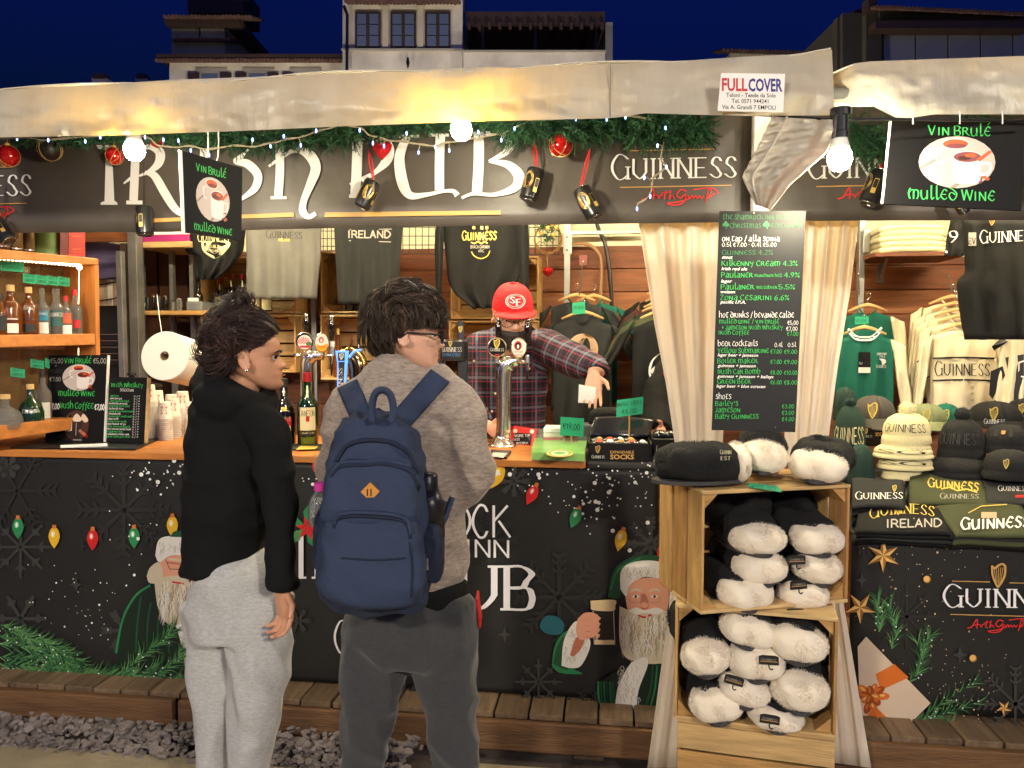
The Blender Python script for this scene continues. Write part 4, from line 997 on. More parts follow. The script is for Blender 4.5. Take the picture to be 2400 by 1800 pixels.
M('lab_cream', S(232, 222, 172), .6); M('lab_white', S(228, 224, 212), .6); M('lab_black', S(30, 28, 28), .5); M('lab_blue', S(34, 120, 150), .5); M('lab_teal', S(30, 84, 78), .5); M('lab_orange', S(204, 84, 44), .5); M('lab_red', S(190, 30, 40), .5); M('cork', S(204, 168, 110), .7); M('cap_red', S(150, 16, 24), .35)
BP = {'round': [(.9, 0), (1, .02), (1, .52), (.92, .6), (.5, .68), (.36, .74), (.32, .8), (.32, .9)],
      'squat': [(.85, 0), (1, .04), (1, .3), (.8, .5), (.4, .62), (.26, .68), (.26, .9)],
      'bell': [(.95, 0), (1, .05), (1, .46), (.95, .54), (.62, .66), (.38, .72), (.34, .9)]}
# lettering on bottles: simple pen in mixed units
def _bt(A, fn, txt, wd, yb, h, m):
    X = 0; adv = []
    for ch in txt:
        if ch == ' ': X += 3; continue
        g = glyph(ch, 's'); adv.append((g, X)); X += g[0] + 1.2
    u = 2 * wd * .86 / max(X - 1.2, 1); k = 0
    for g, gx in adv:
        for st in g[1]:
            pts = [(_HEX.index(c[0]), _HEX.index(c[1]) - 2) for c in st.lstrip('~').split(',')]
            q = crom(pts, 3) if st[0] == '~' else pts
            P = [(-wd * .86 + (gx + a) * u, yb + b * h / 6) for a, b in q]
            for i in range(len(P) - 1):
                (x0, y0), (x1, y1) = P[i], P[i + 1]
                if abs(x1 - x0) / u > abs(y1 - y0) / h * 6: A._add([(x0, y0 - h * .05), (x1, y1 - h * .05), (x1, y1 + h * .05), (x0, y0 + h * .05)], m, k % 5)
                else: A._add([(x0 - .55 * u, y0), (x0 + .55 * u, y0), (x1 + .55 * u, y1), (x1 - .55 * u, y1)], m, k % 5)
                k += 1
    A.l += 6
def bottle(px, base, top, w, Y, label, mat, cap, labels=(), kind='round', group=None, liquid=None, z=None):
    p = W(px, base, Y) if z is None else WZ(px, base, z); d = (p - CAM).dot(RM @ V((0, 0, -1))); H = (base - top) * d / FPX; r = w / 2 * d / FPX
    t = thing('bottle', label, 'bottle', p, group)
    pr = [(a * r, b * H) for a, b in BP[kind]]
    MB().lathe(pr, p, 20).build('glass', mat, t, smooth=True, auto=True)
    if liquid: MB().lathe([(a * r * .9, b * H + .004) for a, b in BP[kind][:4]], p, 16).build('liquid', liquid, t, smooth=True)
    MB().lathe([(pr[-1][0] * 1.18, H * .87), (pr[-1][0] * 1.18, H * .995), (pr[-1][0] * .9, H)], p, 14).build('cap', cap, t, smooth=True, auto=True)
    v = (CAM - p); fa = math.atan2(v.y, v.x); tab = [(b, a_) for a_, b in BP[kind]]
    def fn(x, y):
        a = fa + x / (w / 2); k = interp(tab, y) * r
        return p + V((math.cos(a) * k, math.sin(a) * k, y * H)), V((math.cos(a), math.sin(a), 0))
    if labels:
        A = Art(Surf(fn), .0006)
        for y0, y1, wd, m, txt, tm in labels:
            n = 8
            for i in range(n): A._add([(lerp(-wd, wd, i / n), y0), (lerp(-wd, wd, (i + 1) / n), y0), (lerp(-wd, wd, (i + 1) / n), y1), (lerp(-wd, wd, i / n), y1)], m)
            A.l += 3
            if txt: _bt(A, fn, txt, wd, y0 + (y1 - y0) * .62, (y1 - y0) * .24 if y1 - y0 > .15 else (y1 - y0) * .5, tm)
        A.build('label', t)
    return t

# ---------------------------------------------------------------- whisky cabinet
qa = C(-60, 800, 3.24); qb = C(232, 800, 3.75); qa.z = qb.z = 0; fdir = (qb - qa).normalized(); CP = Pl(qb, V((fdir.y, -fdir.x, 0))); inn = -CP.n
cab = thing('whisky_cabinet', 'open oak whisky cabinet with a lit strip under its top board', 'cabinet', CP.p(100, 1020))
def cpoly(name, mat, pts, depth, par=cab, off=0): return MB().prism([CP.p(x, y, off) for x, y in pts], inn * depth).build(name, mat, par, bevel=.003, fix=True)
cpoly('top_board', 'oak', [(-60, 578), (231, 606), (231, 621), (-60, 603)], .24)
cpoly('side_board', 'oak_v', [(222, 621), (232, 621.5), (238, 1002), (228, 1004)], .24)
cpoly('shelf', 'oak', [(-60, 786), (223, 782), (224, 808), (-60, 816)], .24)
cpoly('bottom_board', 'oak', [(-60, 1004), (229, 972), (229, 998), (-60, 1040)], .26)
for (y0, y1) in ((604, 786), (814, 1000)):
    MB().prism([CP.p(x, y, -.235) for x, y in ((-40, y0), (222, y0 + 8), (222, y1 - 4), (-40, y1))], inn * .006).build('back_pane', 'glass_back' if 'glass_back' in MATS else M('glass_back', S(120, 96, 60), .15, alpha=.55), cab)
L_ = [CP.p(x, y, -.03) for x, y in ((-40, 601), (188, 622))]
mb = MB(); mb.tube(L_, .0045, 6)
for k in range(26): mb.ell(lerp(L_[0], L_[1], k / 25) - V((0, 0, .003)), .0055, 6, 4)
mb.tube([L_[1], CP.p(186, 627, -.03), CP.p(184, 712, -.06)], .0009, 5); mb.ell(CP.p(186, 627, -.03), .012, 8, 6); mb.build('led_strip', 'led_warm', cab, smooth=True)
MB().tube([CP.p(184, 816, -.06), CP.p(184, 860, -.06)], .0009, 5).build('led_wire', 'led_warm', cab, smooth=True)
def ctag(x0, y0, x1, y1, label, dep, lines):
    t = thing('price_tag', label, 'price tag', CP.p(x0, y1, -dep), 'green price tags of the bar')
    A = Art(CP, .001 - dep); MB().prism([CP.p(*q, -dep) for q in ((x0, y1), (x1, y1 + 4), (x1, y0 + 5), (x0, y0))], inn * .0015).build('card', 'tag_green', t, fix=True)
    for i, tx in enumerate(lines): A.text(tx, x0 + 4, y0 + 9 + i * 11, 6.5, 'ink', 'h', width=(x1 - x0) * .75, slope=.06)
    A.build('writing', t)
ctag(2, 611, 56, 634, 'pair of green price notes under the lit strip', .12, ('SHOT', 'DOPPIO 6'))
ctag(54, 640, 84, 662, 'green price note above the amber bottle', .10, ('SHOT 4,5', 'DOPPIO 9'))
ctag(84, 643, 110, 664, 'green price note above the black label bottle', .10, ('SHOT 2', 'DOPPIO 6'))
ctag(110, 645, 136, 666, 'green price note above the blue label bottle', .10, ('SHOT 4', 'DOPPIO 6'))
ctag(136, 647, 163, 668, 'green price note nearest the cabinet side', .10, ('SHOT 3,5', 'DOPPIO 8'))
ctag(25, 861, 58, 882, 'green price note above the squat clear bottle', .10, ('SHOT 5', 'DOPPIO 10'))
ctag(72, 841, 103, 861, 'green price note above the green bottle', .10, ('SHOT 5,5', 'DOPPIO 11'))
ctag(106, 838, 116, 860, 'green price note half behind the mulled wine list', .10, ('SH', 'DO'))
def cY(px, dep): return CP.p(px, 780, -dep)
def cbot(px, base, top, w, label, *a, dep=.07, **k):
    p = CP.p(px, base, -dep); return bottle(px, base, top, w, p.y, label, *a, group='bottles in the whisky cabinet', **k)
cbot(4, 784, 690, 30, 'amber whisky bottle cut by the edge of the view', 'glass_amber', 'lab_black', [(.1, .45, 12, 'lab_black', '', '')])
cbot(28, 784, 668, 46, 'tall amber whisky bottle with arched white label', 'glass_amber', 'cork', [(.3, .66, 14, 'lab_white', 'BUSHMILLS', 'ink'), (.03, .22, 14, 'lab_white', '', '')])
cbot(70, 784, 673, 40, 'amber whisky bottle with black label', 'glass_amber', 'cork', [(.3, .66, 13, 'lab_black', 'BUSHMILLS', 'lab_white'), (.05, .22, 13, 'lab_black', '', '')], dep=.06)
cbot(101, 784, 676, 32, 'clear bottle with blue and white labels', 'glass_clear', 'glass_clear', [(.3, .5, 12, 'lab_blue', 'BUSHMILLS', 'lab_white'), (.02, .26, 12, 'lab_white', '', '')], liquid='glass_clear')
cbot(134, 784, 677, 40, 'clear bottle with dark teal label and thick neck', 'glass_clear', 'glass_clear', [(.18, .52, 18, 'lab_teal', 'TULLAMORE DEW', 'lab_white')], kind='bell', liquid='glass_amber')
cbot(157, 786, 694, 26, 'small bottle with red cap and orange label', 'glass_clear', 'lab_red', [(.3, .56, 11, 'lab_orange', '', ''), (.02, .26, 11, 'lab_white', '', '')], dep=.04)
cbot(178, 785, 679, 30, 'clear bottle with tall red cap and small red label', 'glass_clear', 'lab_red', [(.15, .33, 10, 'lab_red', '', '')], liquid='glass_clear')
cbot(14, 1006, 924, 72, 'squat clear decanter bottle with a pale stopper', 'glass_clear', 'cork', [], kind='squat', dep=.06, liquid='glass_clear')
cbot(74, 992, 900, 54, 'squat green bottle with cork coloured cap', 'glass_green', 'cork', [(.05, .42, 22, 'lab_black', 'CONNEMARA', 'lab_white')], kind='squat', dep=.06)
cbot(104, 992, 868, 34, 'tall clear bottle behind the mulled wine list', 'glass_clear', 'lab_black', [(.1, .4, 14, 'lab_white', '', '')], dep=.1)
# boxes and cans on the cabinet
M('tin_bronze', S(120, 96, 66), .3, metal=.7); M('tube_green', S(112, 142, 84), .5, var=.2, vs=20); M('box_red', S(178, 46, 38), .5); M('box_red_d', S(96, 18, 20), .5)
def tin(px, w, base, label, Y, top):
    p = W(px, base, Y); d = (p - CAM).dot(RM @ V((0, 0, -1))); r = w / 2 * d / FPX; H = (base - top) * d / FPX
    t = thing('drink_can', label, 'can', p, 'tins on top of the whisky cabinet')
    MB().lathe([(r * .85, 0), (r, .006), (r, H - .008), (r * .88, H)], p, 20).build('can_body', 'tin_bronze', t, smooth=True, auto=True)
    MB().lathe([(r * 1.01, .004), (r * 1.01, .009)], p, 20).build('rim', 'can_rim', t)
tin(8, 28, 582, 'bronze tin on the cabinet, cut by the edge of the view', CP.p(8, 580, -.06).y, 498)
tin(38, 28, 587, 'dark bronze tin in the middle on the cabinet top', CP.p(38, 580, -.06).y, 502)
tin(69, 24, 590, 'bronze tin beside the green gift tube', CP.p(69, 580, -.06).y, 506)
p = CP.p(112, 600, -.09); d = 3.4
t = tag(MB().lathe([(.054, 0), (.054, .25)], p, 24).build('gift_tube', 'tube_green', smooth=True, auto=True), 'round green whisky gift tube on the cabinet', 'gift box')
t = thing('gift_box', 'red whisky gift box on the cabinet end', 'gift box', CP.p(180, 604, -.03))
MB().prism([CP.p(*q, -.02) for q in ((161, 600), (200, 604), (200, 500), (161, 498))], inn * .09).build('carton', 'box_red', t, bevel=.002, fix=True)
MB().prism([CP.p(*q, -.02) for q in ((141, 599), (160.5, 600), (160.5, 498), (141, 497))], inn * .09).build('carton_side', 'box_red_d', t, fix=True)
A = Art(CP, -.018)
for y0, y1 in ((552, 556), (582, 586), (590, 592)): A.rect(170, y0, 192, y1, 'lab_orange')
A.build('print', t)

# ---------------------------------------------------------------- back of the bar: posts, shelves, crates
def one(name, label, cat, mat, x0, y0, x1, y1, Y, t, group=None, bevel=.003): return tag(B(name, mat, x0, y0, x1, y1, Y, t, None, bevel), label, cat, group)
M('purple_sheet', S(96, 88, 128), .6, var=.25, vs=4); M('sheet_brown', S(110, 78, 68), .6); M('dark_board', S(66, 38, 24), .6, var=.3, vs=3); M('magenta', S(160, 40, 110), .5)
one('metal_post', 'thick galvanised post beside the open shelves', 'post', 'galv', 302, 430, 323, 1000, 4.3, .07)
one('metal_post', 'thin galvanised post beside the black drawer cabinet', 'post', 'galv', 276, 588, 289, 1000, 4.2, .04)
one('metal_post', 'dark brown post between two galvanised posts', 'post', 'dark_wood', 287, 570, 302, 1000, 4.35, .05)
one('metal_post', 'slim grey post beside the tap handles', 'post', 'galv', 729, 500, 741, 1000, 4.75, .03)
ps = thing('hanging_tarp', 'purple sheet hanging at the far end of the bar', 'tarp', W(240, 650, 4.4))
MB().sheet(lambda u, v: W(lerp(195, 300, u), lerp(555 + 22 * u, 655, v), 4.5 + .015 * math.sin(v * 17 + u * 3)), 10, 16, .004).build('sheet', 'purple_sheet', ps, smooth=True)
B('wood_rail', 'plank_c', 195, 540, 302, 566, 4.4, .03, ps)
wp = thing('window_panel', 'clear plastic window panel under the purple sheet', 'window', W(255, 715, 4.5))
B('pane', M('pane_w', S(196, 176, 156), .2, var=.4, vs=14), 228, 655, 282, 716, 4.55, .01, wp)
for y in (662, 700): MB().tube([W(228, y + 6, 4.53), W(255, y + 2, 4.53), W(282, y - 4, 4.53)], .004, 5).build('strap', 'black_plastic', wp)
B('mullion', 'white', 252, 655, 262, 716, 4.54, .01, wp)
dc = thing('drawer_cabinet', 'black metal drawer cabinet between cabinet and posts', 'cabinet', W(258, 1000, 4.1))
B('carcass', 'black_plastic', 226, 716, 284, 1000, 4.4, .05, dc, .004)
for k in range(5):
    d_ = B('drawer', 'black_plastic', 230, 782 + k * 15, 282, 795 + k * 15, 4.385, .02, dc, .002); B('handle', 'chrome', 236, 783 + k * 15, 280, 784.5 + k * 15, 4.378, .006, d_)
su = thing('shelf_unit', 'open back shelves with grey metal uprights', 'shelves', W(400, 1000, 4.5))
B('back_board', 'dark_board', 325, 560, 500, 1000, 4.93, .02, su)
B('shelf_top', 'pine', 320, 566, 446, 580, 4.45, .45, su, .003); B('shelf_board', 'pine_b', 326, 728, 482, 738, 4.45, .4, su, .003)
for x in (330, 400, 447): B('upright', 'galv', x, 584, x + 9, 1000, 4.62, .03, su)
for x in (338, 372, 408): B('divider', 'dark_board', x + 2, 590, x + 30, 727, 4.85, .02, su)
t = thing('carton', 'white and magenta carton lying on the top shelf', 'box', W(380, 566, 4.5))
B('carton_base', 'magenta', 322, 550, 442, 566, 4.46, .3, t, .003); B('carton_lid', 'white', 322, 536, 442, 550, 4.462, .3, t, .003)
sku = thing('toy_skull', 'tiny white skull figure on the back shelf', 'ornament', W(333, 728, 4.5))
MB().ell(W(333, 714, 4.5), (.018, .02, .024), 14, 10).build('skull', 'white', sku, smooth=True)
for dx in (-2.6, 2.6): MB().ell(W(333 + dx, 713, 4.482), (.004, .003, .005), 8, 6).build('eye_socket', 'black_plastic', sku)
for i, (x, w, h, m, nm, lb) in enumerate([(346, 12, 30, 'black_plastic', 'shaker', 'black shaker beside the tiny skull'), (360, 10, 34, 'glass_dark', 'jug', 'dark jug in the middle of the back shelf'), (373, 13, 32, 'black_plastic', 'canister', 'black canister on the back shelf'), (388, 12, 33, 'glass_dark', 'jug', 'dark glass jug near the shelf upright'), (406, 15, 22, 'glass_clear', 'tumbler', 'clear tumbler on the back shelf'), (420, 16, 26, 'glass_clear', 'tumbler', 'clear tumbler beside the plastic tub')]):
    p = W(x, 728, 4.52); k = 4.6 / FPX; r = w / 2 * k; H = h * k; t = thing(nm, lb, 'bar ware', p)
    MB().lathe([(r * .9, 0), (r, H * .1), (r * .95, H * .8), (r * .8, H)], p, 14).build('vessel', m, t, smooth=True, auto=True); MB().lathe([(r * .82, H), (r * .82, H + .004), (r * .3, H + .012)], p, 12).build('top', 'steel' if i % 2 else 'black_plastic', t)
t = thing('plastic_tub', 'grey see-through tub with white paper in it', 'tub', W(450, 728, 4.5)); B('tub', M('tub', S(120, 124, 128), .2, alpha=.7), 436, 706, 474, 728, 4.48, .2, t, .006); B('paper', 'white', 440, 698, 462, 712, 4.55, .02, t)
def crate(name, label, mtx, w, h, dep, group, open_front=True, back=True, mats=('pine', 'pine_b', 'pine_c')):
    # wooden fruit crate on its side: w wide, h high, open towards -y, corner blocks, slatted sides
    t = thing(name, label, 'crate', (0, 0, 0), group); th = .011; n = 3; i = 0
    mm = lambda: mats[random.randrange(3)]
    for z0 in (0, h - th):                                     # top and bottom: slats running along x
        for k in range(3): a = dep * k / 3; MB().box(0, w, a + (.004 if k else 0), a + dep / 3 - (.006 if k < 2 else 0), z0, z0 + th).build('slat', mm(), t, bevel=.002)
    for x0 in (0, w - th):
        for k in range(3): a = dep * k / 3; MB().box(x0 + (.0008), x0 + th - .0008, a + (.006 if k else .001), a + dep / 3 - (.008 if k < 2 else .001), th + .001, h - th - .001).build('slat', ('pine_v', 'pine_w')[(k + (x0 > 0)) % 2], t, bevel=.002)
    for k in range(4): a = th + (h - 2 * th) * k / 4; MB().box(th + .001, w - th - .001, dep - th, dep - .001, a + .006, a + (h - 2 * th) / 4 - .006).build('slat', mm(), t, bevel=.002)
    c = .05
    for x, sx in ((th, 1), (w - th, -1)):
        for z, sz in ((th, 1), (h - th, -1)):
            MB().prism([(x + sx * .001, .012, z + sz * .001), (x + sx * c, .012, z + sz * .001), (x + sx * .001, .012, z + sz * c)], (0, dep - .04, 0)).build('corner_block', 'pine_b', t, fix=True)
    t.matrix_basis = mtx
    return t
k = 4.9 / FPX
def bcrate(label, x0, y0, x1, y1, Y=4.62, dep=.3):
    a = W(x0, y1, Y); b = W(x1, y0, Y); return crate('wooden_crate', label, TRS(a), b.x - a.x, b.z - a.z, dep, 'crates used as shelves on the back wall')
bcrate('crate shelf holding whiskey bottles behind the woman', 470, 600, 692, 735); bcrate('lower crate shelf behind the woman\'s head', 472, 737, 692, 872)
bcrate('crate shelf behind the dark sweatshirt', 752, 588, 900, 734); bcrate('crate shelf behind the blue lit tap', 752, 737, 900, 890)
bcrate('crate shelf behind the barman\'s red cap', 1056, 600, 1262, 748); bcrate('lower crate shelf beside the barman\'s shoulder', 1052, 751, 1262, 900)
for i, x in enumerate((516, 543, 569, 598, 625)):
    bottle(x, 736, 645 - (2 if i else -8), 26, 4.7, ['whiskey bottle at the crate edge behind the woman', 'second whiskey bottle in the crate row', 'whiskey bottle with bright red cap in the crate row', 'whiskey bottle half behind the grey shirt hem', 'whiskey bottle behind the grey shirt'][i], 'glass_dark', 'cap_red', [(.1, .48, 12.5, 'lab_cream', 'JAMESON', 'ink'), (.68, .84, 4, 'lab_cream', '', '')], group='whiskey bottles in the back crate')
bottle(794, 887, 770, 26, 4.72, 'round amber bottle in the crate behind the taps', 'glass_amber', 'gold_bright', [], 'squat'); bottle(842, 887, 780, 26, 4.72, 'dark red bottle in the crate beside the man\'s hair', 'glass_dark', 'lab_black', [], 'squat')
bottle(466, 735, 660, 22, 4.6, 'dark wine bottle beside the back crates', 'glass_dark', 'lab_black', [(.1, .35, 10, 'lab_white', '', '')])
for i, x in enumerate((820, 845, 870)): bottle(x, 733, 640, 24, 4.74, ['dark bottle in the crate under the sweatshirt hem', 'dark bottle in the crate nearest the man\'s hair', 'dark bottle at the end of the crate'][i], 'glass_dark', 'lab_black')

# ---------------------------------------------------------------- wire panels, conduit, wreath
def grid(label, x0, y0, x1, y1, Y, n, m):
    t = thing('wire_grid', label, 'wire rack', W(x0, y1, Y), 'wire grid panels on the back wall'); mb = MB()
    for i in range(n + 1): x = lerp(x0, x1, i / n); mb.tube([W(x, y0, Y), W(x, y1, Y)], .0028, 5)
    mb.build('vertical_wires', 'wire', t, smooth=True); mb = MB()
    for j in range(m + 1): y = lerp(y0, y1, j / m); mb.tube([W(x0, y, Y - .005), W(x1, y, Y - .005)], .0028, 5)
    mb.build('horizontal_wires', 'wire', t, smooth=True)
grid('wire grid between the grey and the dark shirt', 748, 470, 786, 595, 4.8, 4, 7)
grid('wire grid between the two dark sweatshirts', 944, 470, 1020, 595, 4.8, 5, 6)
grid('wire grid in front of the wreath', 1240, 470, 1310, 596, 4.8, 5, 6)
t = thing('wall_rail', 'galvanised frame on the back wall above the hanging shirts', 'frame', W(1328, 540, 4.88))
B('upright', 'galv', 1322, 500, 1335, 1000, 4.88, .04, t); B('rail', 'galv', 1336, 540, 1510, 548, 4.885, .04, t); B('joint_plate', 'galv', 1320, 546, 1340, 594, 4.87, .008, t)
for y in (556, 586): MB().lathe([(.006, 0), (.006, .006)], W(1329, y, 4.868), 8, axis=(0, -1, 0)).build('bolt', 'black_metal', t)
tag(MB().tube(crom([tuple(W(x, y, 4.93)) for x, y in ((1332, 572), (1375, 572), (1400, 590), (1410, 620), (1406, 720), (1404, 800))], 6), .012, 8).build('conduit', M('conduit', S(150, 112, 78), .5), smooth=True), 'tan plastic conduit bending down the plank wall', 'pipe')
tag(MB().tube(crom([tuple(W(x, y, 4.9)) for x, y in ((1398, 520), (1404, 540), (1420, 580), (1432, 680), (1436, 800))], 6), .013, 8).build('cable', 'black_plastic', smooth=True), 'thick dark cable beside the tan conduit', 'cable')
t = thing('wreath', 'straw wreath with gold baubles and greenery on the wire grid', 'wreath', W(1285, 570, 4.78)); c = W(1285, 560, 4.78); mb = MB()
for k in range(40):
    a = rr(0, 6.28); b = a + rr(.5, 1.2); r = rr(.075, .09)
    mb.tube([c + V((math.cos(lerp(a, b, q / 4)) * r, rr(-.01, .01), math.sin(lerp(a, b, q / 4)) * r * 1.1)) for q in range(5)], .003, 4)
mb.build('straw_ring', M('straw', S(150, 110, 66), .8), t)
mb = MB()
for k in range(70): twig(mb, c + V((rr(-.06, .05), -.02, rr(-.02, .11))), V((rr(-1, 1), rr(-.8, 0), rr(-.8, 1))), .05, 12, .02)
mb.build('greenery', 'fir', t)['kind'] = 'stuff'
for dx, dz in ((.0, .06), (.035, .02), (-.04, .03), (.03, .085), (.05, .06)): MB().ell(c + V((dx, -.045, dz)), .014, 12, 8).build('gold_bauble', 'gold_bright', t, smooth=True)
p = W(1284, 636, 4.76); t = thing('christmas_bauble', 'red pine cone ornament hanging below the wreath', 'ornament', p)
MB().lathe([(.001, -.035), (.018, -.024), (.036, 0), (.028, .018), (.008, .026)], p, 10).build('cone', 'glitter_red', t); MB().tube([p + V((0, 0, .026)), W(1282, 600, 4.76)], .0015, 4).build('thread', 'gold_bright', t)

# ---------------------------------------------------------------- clothes on the back wall
def fab(name, c, bump=.25, bs=350): return M(name, c, .85, bump=bump, bs=bs, bdist=.002, spec=.25, var=.08, vs=10)
fab('cloth_black', S(20, 20, 21)); fab('cloth_grey', S(104, 102, 98)); fab('cloth_char', S(38, 39, 40)); fab('cloth_green', S(24, 88, 74)); fab('cloth_cream', S(222, 208, 176), .5, 160); fab('cloth_olive', S(62, 66, 44)); fab('cloth_brown', S(62, 36, 30)); fab('cloth_dgreen', S(28, 44, 38))
M('foil', S(226, 196, 96), .4, metal=.3); M('print_grey', S(170, 166, 158), .6); M('print_dark', S(52, 50, 50), .7)
def cloth(name, label, cat, lt, rt, Y, mat, amp=.012, nf=5, seed=0, group=None, th=.012, bulge=.03, parent=None, grow=0):
    ys = [y for y, _ in lt]; y0, y1 = ys[0], ys[-1]
    def f(x, y):
        v = (y - y0) / (y1 - y0); a, b = interp(lt, y), interp(rt, y); u = (x - a) / max(b - a, 1e-3)
        return amp * (.35 + .65 * v) * math.sin(u * nf * 6.28 + seed + .8 * math.sin(v * 3 + seed)) - bulge * math.sin(max(0, min(1, u)) * 3.14) + amp * .6 * fbm((u * 3, v * 3, seed)) + grow * v
    w = Wav(Y, f)
    mb = MB().sheet(lambda u, v: w.p(lerp(interp(lt, lerp(y0, y1, v)), interp(rt, lerp(y0, y1, v)), u), lerp(y0, y1, v)), 44, 22, th)
    o = mb.build(name, mat, parent, smooth=True)
    if parent is None: tag(o, label, cat, group)
    return o, w
def roundel(A, x, y, r, ring, txt, face=None):
    A.ell(x, y, r, r, ring, n=32); A.ell(x, y, r * .93, r * .93, face or 'cloth_black', n=32)
    if not face: A.ell(x, y, r * .66, r * .66, ring, n=28); A.ell(x, y, r * .61, r * .61, 'cloth_black', n=28)
    A.harp(x - r * .2, y - r * .62, r * .55, ring if not face else 'print_black'); A.text('GUINNESS', x - r * .86, y + r * .38, r * .36, ring if not face else 'print_black', 's', width=r * 1.72)
SG = 'shirts hung along the back of the bar'
o, w = cloth('black_shirt', 'black shirt with round cream crest under the portrait mulled wine board', 'shirt', [(520, 425), (590, 434), (600, 455), (655, 462)], [(520, 578), (590, 570), (625, 545), (655, 508)], 4.5, 'cloth_black', .02, 3, 1, SG)
A = Art(w, .004); A.text('GUINNESS', 464, 566, 18, 'lab_cream', 's', width=72, slope=0)
A.blob([(472, 566), (536, 566), (530, 588), (502, 606), (476, 588)], 'lab_cream'); A.blob([(476, 569), (532, 569), (526, 586), (502, 601), (480, 586)], 'cloth_black'); A.blob([(483, 570), (524, 570), (518, 586), (502, 594), (488, 586)], 'print_grey')
A.text('DUBLIN', 490, 581, 7, 'lab_cream', 'r', width=26); A.text('IRELAND', 492, 590, 5, 'lab_cream', 'r', width=20); A.text('ST', 478, 592, 6, 'lab_cream', 'r'); A.text('GATE', 514, 598, 6, 'lab_cream', 'r', width=16, slope=-.9); A.build('crest_print', o)
o, w = cloth('grey_tshirt', 'light grey shirt with dark brand lettering hanging by the whiskey row', 'shirt', [(515, 576), (560, 577), (700, 578)], [(515, 752), (600, 751), (706, 742)], 4.45, 'cloth_grey', .012, 5, 2, SG)
A = Art(w, .004); A.text('GUINNESS', 624, 557, 15, 'print_dark', 's', width=84, slope=.03); A.text('IRELAND', 652, 565, 6, 'foil', 'r', width=28, slope=.02); A.build('lettering', o)
o, w = cloth('dark_sweatshirt', 'charcoal sweatshirt reading ireland beside the grey shirt', 'shirt', [(505, 782), (600, 786), (712, 792)], [(505, 944), (600, 938), (712, 930)], 4.45, 'cloth_char', .012, 4, 3, SG)
A = Art(w, .004); A.text('IRELAND', 816, 557, 16, 'print_grey', 'r', width=100, nib=(.2, 0), mn=.2); A.line([(818, 564), (916, 567)], 2, 'print_grey'); A.line([(820, 538), (918, 537)], 2, 'print_grey'); A.build('lettering', o)
o, w = cloth('black_sweatshirt', 'black sweatshirt with gold old style lettering above the barman', 'shirt', [(505, 1034), (600, 1044), (660, 1050), (690, 1066), (708, 1090), (722, 1108)], [(505, 1236), (600, 1232), (660, 1212), (690, 1196), (708, 1182), (722, 1172)], 4.4, 'cloth_black', .014, 3, 4, SG)
for lt, rt in (([(505, 1024), (580, 1018), (690, 1022)], [(505, 1042), (580, 1040), (690, 1034)]), ([(505, 1210), (600, 1214), (700, 1218)], [(505, 1238), (600, 1240), (700, 1240)])):
    cloth('sleeve', '', '', lt, rt, 4.38, 'cloth_black', .006, 1, 2, parent=o, bulge=.02)
A = Art(w, .005); A.text('Guinness', 1084, 562, 20, 'foil', 'u', width=80, nib=(.26, -.1), mn=.1); A.line([(1104, 568), (1112, 571), (1120, 566), (1128, 571), (1136, 566), (1142, 570)], 3, 'foil')
A.text('BRACA GARMIN', 1103, 582, 7, 'print_grey', 'r', width=44, slope=0); A.text('ARC', 1121, 591, 6, 'print_grey', 'r', width=14); A.line([(1105, 590), (1112, 600), (1127, 606), (1142, 600), (1148, 588)], 2.5, 'foil', smooth=4)
for x in (1108, 1126, 1138): A.rect(x, 530, x + 6, 537, 'foil')
A.build('gold_print', o)

# ---------------------------------------------------------------- things on the counter, bar end
bd = thing('counter_tray', 'black mat lying on the counter under the drink lists', 'mat', WZ(200, 1040, CT))
MB().prism([WZ(x, y, CT + .001) for x, y in ((24, 1052), (110, 1026), (385, 1026), (318, 1056))], (0, 0, .008)).build('mat', 'black_plastic', bd, bevel=.002, fix=True)
MB().prism([WZ(x, y, CT + .0095) for x, y in ((142, 1046), (250, 1042), (252, 1046), (142, 1050))], (0, 0, .006)).build('paper_strip', 'white', bd, fix=True)
c4 = ((115, 832), (253, 832), (244, 1036), (106, 1032))
a, b = WZ(106, 1032, CT + .01), WZ(244, 1036, CT + .01); P = pl3(a, b, a + V((0, .05, .38)))
t = board('drinks_list', 'double black board with mulled wine and coffee on the counter', P, *c4)
MB().prism([P.p(*q, .001) for q in ((251.5, 832), (254, 832), (245, 1036), (242.5, 1036))], -P.n * .012).build('white_edge', 'white', t, fix=True)
A = Art(P); A.map = quadmap(*c4, 140, 200)
A.text('Vin Brulé', 37, 19, 12, 'green_ink', width=64, nib=(.2, -.04)); mugs(A, 73, 52, 39, 31); A.text('Mulled Wine', 27, 95, 12, 'green_ink', width=86, nib=(.2, -.04))
A.text('€5,00', 4, 19, 11, 'print_grey', 'h', width=30); A.text('€5,00', 106, 19, 11, 'print_grey', 'h', width=30); A.text('+', 15, 29, 7, 'print_grey', 'h'); A.text('WHISKEY', 4, 41, 8, 'print_dark', 'h', width=30); A.text('€7,00', 4, 61, 9, 'print_grey', 'h', width=26)
A.text('Irish Coffee', 31, 124, 13, 'green_ink', width=80, nib=(.2, -.04)); A.text('€7,00', 5, 126, 12, 'print_white', 'h', width=25, mn=.14); A.text('€7,00', 114, 126, 12, 'print_white', 'h', width=23, mn=.14)
A.ell(72, 163, 30, 35, 'anise'); M('cream', S(226, 200, 176), .6); M('coffee', S(40, 22, 20), .5)
